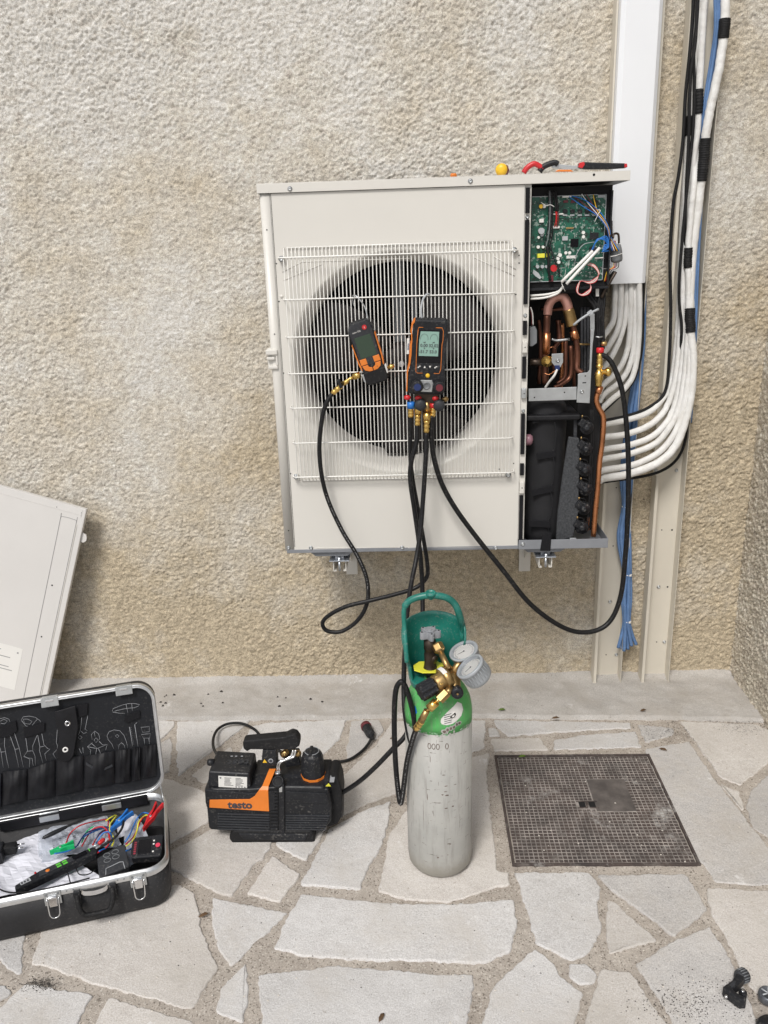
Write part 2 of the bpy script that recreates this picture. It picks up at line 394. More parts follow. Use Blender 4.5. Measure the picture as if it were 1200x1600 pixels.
STONES = """s 249,1125 274,1127 270,1137 250,1156 225,1160 225,1125
g 251,1160 267,1150 270,1172 265,1205 252,1208 220,1210 220,1168
s 277,1127 392,1124 378,1137 330,1174 278,1212 275,1165
w 298,1211 338,1181 362,1165 365,1190 345,1215 318,1224
s 393,1134 420,1128 541,1124 532,1154 507,1176 470,1200 375,1195 374,1174
s 505,1203 522,1185 535,1196 518,1212
w 215,1212 262,1216 315,1233 345,1262 322,1286 263,1318 200,1340
w 264,1332 326,1297 350,1285 400,1288 430,1300 423,1325 415,1332 412,1342 400,1346 390,1360 362,1400 340,1395 302,1375 266,1357
s 440,1327 478,1344 490,1327 502,1307 512,1285 450,1290 430,1318
w 425,1337 470,1365 437,1409 385,1396
s 469,1382 497,1330 513,1295 545,1278 577,1262 611,1251 606,1290 595,1322 572,1362 564,1389 520,1386
w 614,1126 586,1165 555,1193 530,1219 522,1240 535,1273 578,1253 616,1240 655,1225 700,1185 690,1126
g 549,1126 592,1124 600,1142 580,1160 545,1187 541,1172
s 705,1124 759,1125 757,1168 737,1176 705,1182
w 655,1240 631,1270 607,1305 600,1347 591,1392 620,1402 660,1407 700,1410 732,1400 770,1387 797,1382 795,1363 777,1360 772,1310 766,1265 761,1210 765,1175 740,1182 705,1192
s 771,1125 985,1129 987,1137 836,1146 794,1150 778,1137
s 763,1137 774,1137 782,1150 764,1150
w 767,1154 843,1152 858,1171 772,1173
s 865,1156 905,1148 993,1142 1003,1167 866,1171
g 997,1131 1052,1137 1052,1148 1008,1160
w 1062,1127 1177,1131 1230,1152 1230,1167 1190,1200 1156,1227 1127,1215 1085,1156
g 1008,1169 1077,1158 1112,1210 1198,1320 1240,1368 1240,1384 1119,1378 1089,1336 1050,1263 1018,1195
w 1125,1223 1156,1236 1163,1262 1160,1266
g 1230,1185 1172,1235 1166,1262 1176,1292 1240,1335
s 803,1363 920,1363 939,1386 933,1409 941,1451 920,1488 893,1501 836,1474 828,1436 807,1371
g 933,1367 1070,1365 1083,1382 1106,1420 1054,1463 997,1420 955,1390
w 949,1405 962,1409 1027,1468 951,1490 947,1436
w 1104,1386 1196,1390 1260,1395 1260,1590 1200,1565 1170,1540 1154,1507 1135,1467 1110,1422
g 992,1505 1052,1470 1109,1446 1135,1485 1150,1517 1175,1570 1190,1625 1060,1625 1050,1595 1010,1530
w 940,1512 985,1517 1000,1540 1020,1570 1042,1597 1055,1640 905,1640 916,1587 927,1550
s 889,1505 916,1505 934,1524 928,1537 905,1539 888,1524
s 836,1482 866,1505 874,1524 912,1551 905,1578 897,1601 888,1650 745,1650 753,1597 767,1547 790,1520
s 470,1396 500,1400 597,1410 700,1413 803,1405 805,1430 809,1445 797,1487 758,1504 716,1503 646,1501 590,1501 527,1497 485,1494 427,1482 450,1431
s 403,1522 467,1515 520,1508 576,1511 660,1520 740,1522 737,1564 728,1610 722,1650 418,1650 405,1560
s 332,1402 450,1426 360,1510 340,1480 331,1432
s 384,1504 386,1530 388,1556 380,1598 336,1580 344,1544
w 48,1506 66,1448 110,1400 200,1370 256,1388 276,1380 304,1394 310,1420 316,1456 342,1510 300,1577 216,1556 152,1538 80,1512
s -40,1470 38,1456 34,1520 24,1522 -10,1490
s 40,1536 146,1554 120,1600 105,1650 -60,1650 -60,1610 0,1574
w 170,1558 300,1595 350,1640 365,1670 125,1670 150,1595
s -60,1520 -25,1515 20,1550 -60,1595"""
MS = {'s': M['stone'], 'w': M['stonew'], 'g': M['stoneg']}
for ln in STONES.split('\n'):
    t = ln.split(); stone([tuple(map(float, q.split(','))) for q in t[1:]], MS[t[0]], patio)
# stones just outside the picture
for (x0, y0, x1, y1) in ((-1.2, -.95, -.75, -.62), (-1.2, -1.4, -.72, -1.0), (-1.25, -.56, -.7, -.3), (-.6, -2.1, -.15, -1.75), (-.1, -2.05, .45, -1.78), (.5, -2.1, .95, -1.75), (1.05, -2.0, 1.45, -1.72), (-1.2, -2.0, -.68, -1.5)):
    pts = [(x0, y0 + .05), (x0 + .1, y0), (x1 - .08, y0 - .02), (x1, y0 + .1), (x1 - .03, y1), (x0 + .05, y1 - .02)]
    def back(x, y):
        d = Vector((x, y, 0)) - CAM; z = d.dot(FWD); return (600 + FOC * d.dot(RGT) / z, 800 - FOC * d.dot(UPV) / z)
    stone([back(*p) for p in pts], M['stone'], patio)

# concrete strip along the wall foot
edge = [(-1.7, -.262), (-.51, -.258), (-.2, -.268), (0, -.262), (.1, -.272), (.27, -.262), (.6, -.268), (.92, -.285), (1.2, -.29), (1.48, -.312), (1.56, -.32)]
def strip(U, V):
    ex = np.interp(U, [e[0] for e in edge], [e[1] for e in edge]) + vn(U * 40, U * 0 + 3) * .006
    t = V; y = .01 + (ex - .01) * np.clip(t, 0, 1)
    z = .010 + vn(U * 25, y * 25) * .004 + vn(U * 120, y * 120) * .0018 + np.clip(.05 + y, 0, .05) ** 2 * 6
    z = np.where(t > 1, -.02, z); z = z - np.clip(t - .97, 0, .03) * .15
    return U, y, z
sheet('concrete_strip', np.arange(-1.7, 1.56, .008), np.concatenate([np.linspace(1.001, 0, 34)]), strip, M['concrete'], kind='structure')

# grit and crumbs lying about
def grit(name, n, gen, mt, lab):
    b = MB()
    for _ in range(n):
        x, y, z, s = gen(); a = [random.uniform(.5, 1) * s for _ in range(4)]
        V = [(x - a[0], y - a[1] * .6, z), (x + a[1], y - a[0] * .7, z), (x + a[2] * .8, y + a[3], z), (x - a[3] * .7, y + a[2], z), (x + random.uniform(-.3, .3) * s, y, z + s * random.uniform(.6, 1.1))]
        b.add(V, [(0, 1, 4), (1, 2, 4), (2, 3, 4), (3, 0, 4)])
    o = b.obj(name, mt); return tag(o, lab, 'debris', kind='stuff')
M['gw'] = mat('pale_chips', (.6, .56, .5), .9); M['gd'] = mat('dark_grit', (.05, .045, .04), .9)
grit('pale_grit', 520, lambda: (random.uniform(-.7, 1.5), random.uniform(-1.6, -.3), .0, random.choice([.0012, .0016, .002, .003])), M['gw'], 'tiny pale stone chips scattered over the paving')
grit('dark_grit', 420, lambda: (random.uniform(-.7, 1.5), random.uniform(-1.6, -.02) , .001, random.choice([.001, .0014, .002])), M['gd'], 'fine dark specks scattered over paving and concrete strip')
def clump():
    c = random.choice([(1.40, -.335, .05), (1.44, -.36, .04), (1.46, -.33, .05), (.93, -1.38, .05), (-.47, -1.33, .02), (1.0, -1.36, .07), (1.2, -.36, .06)])
    return (random.gauss(c[0], c[2]), random.gauss(c[1], c[2] * .45), .0005, random.choice([.0008, .0012, .0018]))
grit('dirt_crumbs', 2200, clump, M['gd'], 'dark dirt crumbs gathered in the corner and between stones')
grit('black_gravel', 16, lambda: (random.choice([-.49, -.43, -.40, -.55, -.33, -.1, .02]) + random.uniform(-.03, .03), random.uniform(-.2, -.05), .012, random.uniform(.004, .007)), M['gd'], 'few black gravel bits on the concrete strip behind the case')
def leaf(px, py, s, a, mt, lab):
    p = pZ(px, py, .004 if py > 1125 else .016); b = MB(Matrix.Translation(p) @ Matrix.Rotation(a, 4, 'Z'))
    V = [(-s, 0, 0), (-s * .3, -s * .35, .002), (s * .5, -s * .3, .003), (s, 0, .001), (s * .4, s * .35, .004), (-s * .4, s * .3, .003), (0, 0, .0005)]
    b.add(V, [(0, 1, 6), (1, 2, 6), (2, 3, 6), (3, 4, 6), (4, 5, 6), (5, 0, 6)], True)
    o = b.obj('leaf', mt); o.modifiers.new('s', 'SOLIDIFY').thickness = .0006; tag(o, lab, 'leaf', 'small leaves on the paving')
leaf(318, 1430, .013, .5, M['leaf'], 'dry brown leaf in the joint below the open case')
leaf(868, 1122, .014, .1, M['leaf'], 'dark dry leaf on the concrete edge above the manhole cover')
leaf(1036, 1171, .013, -.6, M['leaf'], 'pale brown leaf by the top right corner of the manhole cover')
leaf(1005, 1110, .012, .3, M['leaf'], 'grey brown leaf on the concrete strip right of the channels')
leaf(784, 1109, .013, 0, M['grass'], 'small yellow green leaf on the concrete strip beside the cylinder')
leaf(816, 1182, .012, .1, M['grass'], 'thin green blade on the top edge of the manhole cover')
leaf(612, 1154, .006, .4, M['leaf'], 'tiny red brown leaf left of the cylinder near the plug')
leaf(596, 1590, .012, 1.1, M['leaf'], 'thin dry twig leaf on the large bottom stone')
# ------------------------------------------------------------------ manhole cover
iron = None
def ironmat():
    m, n, p, tc = nodes('rusty_cast_iron'); v = tc.outputs['Object']
    c = ramp(n, noise(n, v, 9, 5, .65), [(.3, (.040, .034, .033)), (.7, (.095, .070, .061))])
    c = mix(n, ramp(n, noise(n, v, 26, 6, .75), [(.52, 0.), (.75, .7)]), c, (.26, .24, .22))
    c = mix(n, ramp(n, noise(n, v, 7, 6, .75), [(.57, 0.), (.68, .8)]), c, (.50, .49, .47))
    n.links.new(c, p.inputs['Base Color']); p.inputs['Roughness'].default_value = .8
    n.links.new(bump(n, noise(n, v, 300, 3), .7, .002), p.inputs['Normal']); return m
M['iron'] = ironmat(); M['irondust'] = mat('dusty_iron_groove', (.27, .245, .225), .9, var=.6, vs=22)
p0 = pZ(772, 1180); p1 = pZ(1018, 1178); p2 = pZ(1090, 1354); p3 = pZ(803, 1351)
mc = (p0 + p1 + p2 + p3) / 4; sz = ((p1 - p0).length + (p3 - p0).length + (p2 - p1).length + (p2 - p3).length) / 8
mh = thing('manhole_cover', 'square rusty cast iron manhole cover with fine raised grid and chalky splashes', 'manhole cover', (mc.x, mc.y, 0))
MT = Matrix.Translation((mc.x, mc.y, 0)) @ Matrix.Rotation(math.atan2(p1.y - p0.y, p1.x - p0.x), 4, 'Z')
b = MB(MT); e = sz; f_ = sz - .007
for lo, hi in (((-e, -e, -.02), (e, -f_, .0025)), ((-e, f_, -.02), (e, e, .0025)), ((-e, -f_, -.02), (-f_, f_, .0025)), ((f_, -f_, -.02), (e, f_, .0025))): b.box(lo, hi)
b.obj('frame', M['iron'], mh, bevel=.001)
i_ = sz - .010
b = MB(MT); b.box((-i_, -i_, -.02), (i_, i_, -.0012)); b.obj('cover_plate', M['irondust'], mh)
b = MB(MT); N = 37; cell = 2 * i_ / N
for i in range(N):
    for j in range(N):
        x = -i_ + (i + .5) * cell; y = -i_ + (j + .5) * cell
        if (abs(x) < .032 and abs(y) < .022): continue
        if .02 < x < .135 and -.03 < y < .12: continue
        h = cell / 2 - .0011; k = cell / 2 - .0017; t = -.0004 + random.uniform(-.0002, .0003)
        b.add([(x - h, y - k, -.0012), (x + h, y - k, -.0012), (x + h, y + k, -.0012), (x - h, y + k, -.0012),
               (x - h * .9, y - k * .9, t), (x + h * .9, y - k * .9, t), (x + h * .9, y + k * .9, t), (x - h * .9, y + k * .9, t)],
              [(4, 5, 6, 7), (0, 1, 5, 4), (1, 2, 6, 5), (2, 3, 7, 6), (3, 0, 4, 7)])
o = b.obj('raised_grid', M['iron'], mh); o['kind'] = 'stuff'
b = MB(MT); b.box((.022, -.028, -.002), (.133, .118, -.0007)); b.obj('smooth_badge', mat('worn_dusty_badge', (.105, .092, .085), .85, var=.45, vs=18, bmp=.5, bs=200), mh)
for sx in (-1, 1):
    b = MB(MT); b.box((sx * .014 - .009, -.012, -.0011), (sx * .014 + .009, .012, .0002)); b.obj('lifting_hole', M['dark'], mh)
b = MB(MT)
for lo, hi in (((-.03, -.016, -.0011), (.03, -.0125, .0012)), ((-.03, .0125, -.0011), (.03, .016, .0012)), ((-.004, -.0125, -.001), (.004, .0125, .0011))): b.box(lo, hi)
b.obj('hole_rim', M['iron'], mh, bevel=.0005)

# ------------------------------------------------------------------ channels, duct
def screw(me_store=[]):
    if not me_store:
        b = MB(); b.lathe((0, 0, 0), (0, -1, 0), [(.0065, 0), (.0065, .0008), (.004, .0012), (.0042, .0038), (.0036, .0042), (.0022, .0042), (.002, .0025), (.0001, .0025)], 12)
        o = b.obj('screw', M['steel']); me_store.append(o.data); bpy.data.objects.remove(o)
    return me_store[0]
def put_screw(parent, x, y, z, s=1, rot=None):
    o = place(screw(), 'screw', parent, (x, y, z), rot); o.scale = (s, s, s); return o
def hole(parent, x, y, z, r=.0022):
    b = MB(); b.cyl((x, y + .0005, z), (x, y - .0006, z), r, n=10); return b.obj('hole', M['dark'], parent)
def channel(name, lab, xl, xr, top, lcuts, fl=.058, bot=0.008, rtop=None):
    t = thing(name, lab, 'cable channel', (xl, 0, bot), 'open wall channels')
    b = MB(); b.box((xl, -.0125, bot), (xr, -.0095, top)); b.obj('back_plate', M['chan'], t)
    for z0, z1 in lcuts:
        b = MB(); b.box((xl - .002, -fl, z0), (xl, -.0095, z1)); b.box((xl, -fl, z0), (xl + .008, -fl + .002, z1)); b.obj('flange', M['chan'], t, bevel=.0006)
    b = MB(); b.box((xr, -fl, bot), (xr + .002, -.0095, rtop or top)); b.obj('flange', M['chan'], t, bevel=.0006)
    return t
zt = pY(1035, 866 if False else 615, -.05).z
zc = pY(1019, 744, -.058).z
cl = channel('cable_channel', 'open cream channel under the wide white duct, behind the blue tubing', pY(923, 1067, -.01).x, pY(968.5, 1076, -.058).x, 1.43, [(.008, pY(938, 755, -.058).z)])
cr = channel('cable_channel', 'open cream channel nearest the side wall, running full height behind white pipes', pY(996, 1074, -.01).x, pY(1042.6, 1080, -.058).x, 2.6, [(.008, zc), (zt, 2.6)])
for px, py in ((1025, 735), (1057, 735), (1029, 917), (1038, 1003)): q = pY(px, py, -.0125); put_screw(cr, q.x, q.y, q.z, 1)
for px, py in ((1034, 828), (1026, 1003), (1006, 780)): q = pY(px, py, -.0125); hole(cr, q.x, q.y, q.z)
for px, py in ((1050, 828), (1043, 917)): q = pY(px, py, -.0125); hole(cr, q.x, q.y, q.z, .0032)
for px, py in ((953, 940), (963, 1023)): q = pY(px, py, -.0125); put_screw(cl, q.x, q.y, q.z, 1)
for px, py in ((963, 762), (958, 853), (947, 1023), (966, 941)): q = pY(px, py, -.0125); hole(cl, q.x, q.y, q.z)
# wide white duct
dl = pY(972, 0, -.085).x; dr = pY(1038, 0, -.085).x; zb = pY(985, 443, -.085).z
du = thing('duct_cover', 'wide white vertical duct cover ending above the loose white pipes', 'duct', (dl, 0, zb))
b = MB(); b.prism([(dl, 0), (dl, -.075), (dl + .012, -.085), (dr - .012, -.085), (dr, -.075), (dr, 0), (dr - .002, 0), (dr - .002, -.074), (dr - .0125, -.083), (dl + .0125, -.083), (dl + .002, -.074), (dl + .002, 0)], (0, 0, zb), (1, 0, 0), (0, 1, 0), (0, 0, 2.7 - zb))
b.obj('cover', M['duct'], du, bevel=.001)
b = MB(); b.box((dr + .0005, -.05, zb + .004), (dr + .014, -.003, 2.7)); b.box((dl - .006, -.05, zb + .004), (dl - .0005, -.003, 2.7)); b.obj('base_rail', M['chan'], du, bevel=.001)

# ------------------------------------------------------------------ insulated pipes, cables, tubing
def path(spec):
    P = []
    for s in spec: P.append(pY(*s))
    return P
def ptube(name, spec, r, mt, lab, cat, group=None, parent=None, n=10, k=6, tapes=(), amp=0):
    P = spline(path(spec), k)
    if amp:
        for i, p in enumerate(P): p += Vector((vnp(i * .7, 1), vnp(i * .7, 5), 0)) * amp
    b = MB(); b.tube(P, r, n); o = b.obj(name, mt, parent)
    if not parent: tag(o, lab, cat, group)
    pys = []
    for p in P:
        d = p - CAM; pys.append(800 - FOC * d.dot(UPV) / d.dot(FWD))
    for lo, hi in tapes:
        S = [p for p, q in zip(P, pys) if lo <= q <= hi]
        if len(S) > 1:
            S2 = []; 
            for a, c in zip(S, S[1:]):
                for j in range(6): S2.append(a.lerp(c, j / 6))
            b = MB(); b.tube(S2, [r + .0022 + .0009 * ((i // 2) % 2) for i in range(len(S2))], 12); b.obj('tape', M['blackm'], o)
    return o
def vnp(a, b): return float(vn(np.array([a]), np.array([float(b)]))[0])
GP = 'white insulated pipes curving into the wall channels'
pipe = lambda spec, r, lab, tapes=(), k=6: ptube('insulated_pipe', spec, r, M['insul'], lab, 'pipe', GP, tapes=tapes, k=k, amp=.0016)
pipe([(934, 668, -.2), (945, 663, -.16), (975, 657, -.11), (1008, 647, -.08), (1030, 630, -.06), (1045, 605, -.045), (1054, 565, -.035), (1060, 500, -.03), (1063, 430, -.03), (1067, 330, -.028), (1072, 230, -.028), (1079, 100, -.028), (1088, -30, -.028)], .0096, 'white insulated pipe leaving the unit highest of the lower six', k=8)
pipe([(934, 687, -.2), (945, 683, -.16), (980, 678, -.115), (1015, 664, -.09), (1038, 642, -.07), (1051, 610, -.06), (1059, 565, -.055), (1064, 500, -.05), (1067, 430, -.05), (1070, 330, -.045), (1074, 240, -.045), (1079, 180, -.045), (1084, 90, -.045), (1092, -30, -.045)], .0100, 'white insulated pipe second from the top of the lower six, taped black high up', tapes=[(176, 218)], k=9)
pipe([(934, 706, -.2), (945, 702, -.16), (985, 695, -.12), (1020, 681, -.1), (1044, 656, -.085), (1058, 620, -.075), (1066, 565, -.065), (1071, 500, -.06), (1074, 440, -.055), (1079, 340, -.05), (1084, 250, -.05), (1090, 200, -.05), (1093, 130, -.05), (1097, 60, -.05), (1102, -30, -.05)], .0100, 'white insulated pipe third of the lower six, taped black beside the blue tubes', tapes=[(134, 181)], k=9)
pipe([(934, 722, -.2), (945, 717, -.17), (985, 709, -.13), (1025, 692, -.11), (1049, 663, -.1), (1062, 630, -.09), (1071, 575, -.08), (1075, 510, -.075), (1076, 440, -.07), (1075, 400, -.068), (1080, 330, -.066), (1084, 290, -.062), (1090, 200, -.03), (1096, 90, -.025), (1104, -30, -.025)], .0098, 'white insulated pipe fourth of the lower six, taped black below the unit top', tapes=[(384, 421)], k=9)
pipe([(934, 739, -.21), (945, 734, -.18), (990, 726, -.14), (1030, 706, -.12), (1054, 677, -.11), (1067, 640, -.1), (1076, 585, -.09), (1079, 520, -.08), (1080, 480, -.07), (1078, 420, -.045), (1080, 340, -.03), (1088, 200, -.02), (1094, 90, -.02), (1100, -30, -.02)], .0100, 'white insulated pipe with creased wrap, fifth of the lower six')
pipe([(934, 752, -.21), (945, 747, -.18), (985, 740, -.15), (1030, 722, -.13), (1055, 697, -.12), (1070, 660, -.11), (1080, 615, -.1), (1083, 560, -.09), (1079, 515, -.08), (1078, 470, -.07), (1082, 400, -.06), (1090, 330, -.06), (1098, 265, -.062), (1103, 210, -.065), (1112, 160, -.07), (1123, 110, -.075), (1130, 60, -.078), (1133, 20, -.078), (1134, -40, -.078)], .0128, 'thick white insulated pipe bulging furthest right near the picture top', tapes=[(27, 62), (212, 290), (478, 523)], k=10)
GQ = 'white insulated pipes coming out under the duct'
pq = lambda spec, r, lab: tag(ptube('insulated_pipe', spec, r, M['insul'], lab, 'pipe', GQ, amp=.0014, k=7), group=GQ)
pq([(962, 425, -0.054), (961, 470, -0.063), (959, 498, -0.083), (952, 513, -0.111), (941, 528, -0.151), (934, 545, -0.201)], .0090, 'leftmost short white pipe bending from the duct to the red capped valve')
pq([(970, 425, -0.066), (970, 480, -0.071), (966, 512, -0.088), (953, 538, -0.125), (940, 556, -0.162), (934, 575, -0.201)], .0090, 'second white pipe from the left under the duct')
pq([(979, 425, -0.054), (978, 490, -0.062), (970, 525, -0.082), (957, 555, -0.120), (942, 578, -0.161), (934, 600, -0.200)], .0090, 'third white pipe from the left under the duct')
pq([(986, 425, -0.066), (984, 520, -0.066), (976, 560, -0.083), (960, 585, -0.120), (942, 602, -0.160), (934, 620, -0.200)], .0090, 'fourth white pipe under the duct, behind the hose bend')
pq([(993, 425, -0.059), (992, 525, -0.067), (984, 570, -0.085), (968, 597, -0.120), (945, 615, -0.160), (934, 632, -0.200)], .0090, 'fifth white pipe under the duct, next to the black cable')
pq([(999, 425, -0.076), (998, 530, -0.075), (991, 580, -0.091), (977, 606, -0.130), (955, 625, -0.170), (934, 645, -0.210)], .0090, 'rightmost and lowest white pipe bending out of the duct')
GC = 'black cables beside the white pipes'
cable = lambda spec, r, lab, k=8: ptube('black_cable', spec, r, M['blackm'], lab, 'cable', GC, n=8, k=k)
cable([(1084, -30, -.06), (1082, 30, -.06), (1077, 90, -.06), (1071, 150, -.06), (1067, 220, -.06), (1060, 275, -.06), (1052, 320, -.06), (1047, 400, -.06), (1048, 480, -.06), (1046, 555, -.06), (1039, 612, -.06), (1013, 637, -.07), (979, 650, -.1), (945, 657, -.16), (934, 660, -.2)], .0052, 'black cable running left of all white pipes and turning above the top one')
cable([(1092, -30, -.066), (1089, 30, -.07), (1084, 80, -.07), (1085, 130, -.07), (1083, 200, -.07), (1077, 260, -.075), (1071, 320, -.075), (1063, 410, -.075), (1061, 465, -.075), (1065, 510, -.075), (1064, 545, -.06), (1066, 600, -.03)], .0048, 'black cable weaving between the white pipes beside the duct')
cable([(1090, -30, -.075), (1087, 60, -.075), (1079, 120, -.078), (1076, 220, -.078), (1072, 300, -.07), (1070, 400, -.05), (1076, 450, -.05), (1080, 520, -.055), (1085, 560, -.05), (1079, 600, -.045), (1074, 650, -.04), (1070, 690, -.045), (1058, 717, -.06), (1035, 735, -.1), (1001, 745, -.13), (945, 753, -.18), (934, 756, -.2)], .0048, 'black cable dropping lowest and passing under the bottom white pipe')
cable([(1004, 425, -.05), (1004, 500, -.06), (1002, 545, -.07), (995, 580, -.08), (983, 604, -.1), (962, 624, -.14), (934, 650, -.2)], .0062, 'black cable along the right side of the pipes under the duct')
def bundle(name, specs, r, mt, lab, cat, ties=()):
    t = thing(name, lab, cat, path(specs[0])[0])
    for s in specs:
        b = MB(); b.tube(spline(path(s), 7), r, 8); b.obj('tube', mt, t)
    for px, py, Y, w_ in ties:
        c = pY(px, py, Y); b = MB(); b.tube([c + Vector((math.cos(a) * w_, math.sin(a) * .012, math.sin(a) * .001)) for a in [i * math.pi / 10 for i in range(20)]], .0018, 6, closed=True)
        b.cbox(c + Vector((w_ * .4, -.0125, 0)), (.007, .005, .006)); b.obj('cable_tie', M['white'], t)
    return t
bs = []
for i, (dx, ex, ey, yy) in enumerate(((-8, 966, 1012, -.050), (-4, 975, 1017, -.058), (0, 981, 1014, -.05), (4, 987, 1009, -.06), (8, 994, 1007, -.052), (-4, 972, 1014, -.044), (4, 978, 1012, -.044))):
    bs.append([(1004 + dx * .4, 430, -.03), (1003 + dx * .4, 520, -.035), (997 + dx * .6, 580, -.04), (989 + dx * .8, 640, yy), (983 + dx, 700, yy), (979 + dx, 750, yy), (978 + dx * .5, 790, yy), (975 + dx * 1.1, 840, yy), (980 + dx * .6, 896, yy), (979 + dx * .8, 935, yy), (979 + dx * .5, 970, yy), (979 + (ex - 979) * .6, 992, yy), (ex, ey, yy)])
bundle('blue_tube_bundle', bs, .0064, M['bluet'], 'bundle of loose blue drain tubes hanging with white ties and splayed ends', 'tubing', [(978, 791, -.052, .013), (981, 897, -.052, .013), (980, 970, -.052, .013)])
bs = []
for dx, yy in ((-3, -.05), (0, -.058), (3, -.05)):
    bs.append([(1119 + dx, -30, -.065), (1121 + dx, 40, -.065), (1115 + dx, 90, yy), (1107 + dx, 140, yy), (1101 + dx, 190, yy), (1097 + dx, 240, yy + .02), (1094 + dx, 300, yy), (1089 + dx, 380, yy), (1086 + dx, 450, yy), (1083 + dx, 530, yy), (1080 + dx, 600, yy + .015), (1076 + dx, 660, yy + .025)])
bundle('blue_tube_bundle', bs, .0052, M['bluet'], 'blue tubes running beside the thick pipe in the right hand channel', 'tubing')

# ------------------------------------------------------------------ spare panel leaning on the wall
a0 = pY(135, 796, -.07); a1 = pY(5, 760, -.07)
ub = (a0 - a1).normalized(); up = Vector((ub.z * -1, 0, ub.x)); up = Vector((-ub.z, 0, ub.x))
PT = Matrix((( ub.x, up.x, 0, a0.x), (0, 0, -1, -.075), (ub.z, up.z, 0, a0.z), (0, 0, 0, 1)))
tp = thing('spare_panel', 'loose beige metal casing panel leaning tilted against the wall behind the case', 'panel', (-.95, -.1, .02))
b = MB(PT @ Matrix.Rotation(R(-5), 4, 'X')); W_ = .335; Hh = .80
b.box((-W_, -Hh, -.002), (0, 0, 0)); b.box((-W_, -.0, -.018), (0, .0015, 0)); b.box((0, -Hh, -.018), (.0015, 0, 0)); b.box((-W_ - .0015, -Hh, -.018), (-W_, 0, 0))
b.box((-W_ + .01, -.024, 0), (-.012, -.0225, .0015)); b.box((-.012, -.03, 0), (-.0105, -.004, .0015))
b.obj('sheet', M['panel2'], tp, bevel=.0012)
b = MB(PT @ Matrix.Rotation(R(-5), 4, 'X')); rr_ = spline([(-.078, -.80, .0004), (-.078, -.1, .0004), (-.078, -.055, .0004), (-.070, -.045, .0004), (-.03, -.045, .0004), (-.023, -.052, .0004), (-.023, -.1, .0004), (-.023, -.8, .0004)], 4)
b.tube(rr_, .0009, 6); b.obj('pressed_groove', M['sprint'], tp)
b = MB(PT @ Matrix.Rotation(R(-5), 4, 'X')); b.box((-.021, -.78, .0), (-.018, -.06, .0018)); b.obj('pressed_rib', M['panel'], tp, bevel=.0008)
b = MB(PT @ Matrix.Rotation(R(-5), 4, 'X')); b.prism([(0.001, -.085), (.016, -.09), (.02, -.1), (.02, -.112), (.012, -.12), (.001, -.12)], (0, 0, -.012), (1, 0, 0), (0, 1, 0), (0, 0, .004)); b.obj('tab', M['panel2'], tp)
TT = PT @ Matrix.Rotation(R(-5), 4, 'X')
for x, y, r in ((-.06, -.30, .003), (-.06, -.50, .0028), (-.098, -.018, .0016), (-.012, -.014, .0016)):
    b = MB(TT); b.cyl((x, y, -.001), (x, y, .0007), r, n=10); b.obj('hole', M['dark'], tp)
b = MB(TT); b.box((-.30, -.73, 0), (-.115, -.565, .0006)); lb = b.obj('label', M['paper'], tp)
b = MB(TT)
for i in range(11): b.box((-.285, -.585 - i * .012, .0006), (-.285 + random.uniform(.08, .15), -.588 - i * .012, .0009))
b.cbox((-.13, -.585, .0007), (.006, .006, .0006)); b.obj('label_print', M['sprint'], tp)
# ------------------------------------------------------------------ the heat pump unit
X0, X1, YF, YB, ZB = 0.0, .95, -.45, -.12, .6824
ZT = ZB + 1.0237
XP = .6885
U = thing('heat_pump_unit', 'large beige outdoor heat pump unit on the wall with its right service bay open', 'heat pump', (.475, YF, ZB))
zc0 = ZT - .0235
b = MB(); b.box((X0 - .004, YF - .006, ZT - .0015), (X1 + .004, YB, ZT)); b.box((X0 - .004, YF - .006, zc0), (X1 + .004, YF - .0045, ZT - .0015))
b.box((X0 - .004, YF - .0045, zc0), (X0 - .0025, YB, ZT - .0015)); b.box((X1 + .0025, YF - .0045, zc0), (X1 + .004, YB, ZT - .0015)); b.box((X0 - .0025, YB - .0015, zc0), (X1 + .0025, YB, ZT - .0015))
cov = b.obj('top_cover', M['panel'], U, bevel=.0014)
for px, py in ((453, 295), (735, 283)): q = pY(px, py, YF - .006); put_screw(cov, q.x, q.y, q.z, 1.0)
q = pY(928, 273, YF - .006); hole(cov, q.x, q.y, q.z, .0032)
# shell: left side, corner post, back
b = MB(); b.prism([(X0, YB), (X0, YF + .008), (X0 + .003, YF + .002), (X0 + .008, YF), (X0 + .0275, YF), (X0 + .0275, YF + .0015), (X0 + .009, YF + .0015), (X0 + .0045, YF + .004), (X0 + .002, YF + .009), (X0 + .002, YB)], (0, 0, ZB + .008), (1, 0, 0), (0, 1, 0), (0, 0, zc0 - ZB - .009), True)
sp = b.obj('side_panel', M['panel'], U)
for px, py in ((417, 359), (429, 522), (451, 829)): q = pY(px, py, YF); hole(sp, q.x, YF - .0002, q.z, .0018)
q = pY(451, 856, YF); put_screw(sp, q.x, YF, q.z, .9)
b = MB(); zh = pY(425, 561, YF).z
b.box((X0 - .010, YF + .004, zh - .028), (X0 + .006, YF + .05, zh + .028)); b.box((X0 - .012, YF - .009, zh + .012), (X0 + .020, YF + .02, zh + .026)); b.box((X0 - .006, YF - .007, zh - .027), (X0 + .019, YF + .02, zh - .018)); b.box((X0 + .014, YF - .005, zh - .018), (X0 + .020, YF + .01, zh + .012)); b.box((X0 - .010, YF - .008, zh - .002), (X0 + .012, YF + .01, zh + .006))
b.obj('side_handle', M['panel'], U, bevel=.0025, seg=3)
b = MB(); b.box((X0 + .03, YB, ZB + .03), (XP, YB + .002, zc0)); b.obj('back_coil', M['dark'], U)
b = MB(); b.box((.700, YF + .02, ZB + .03), (.702, YB, zc0)); b.obj('divider_wall', M['dark'], U)
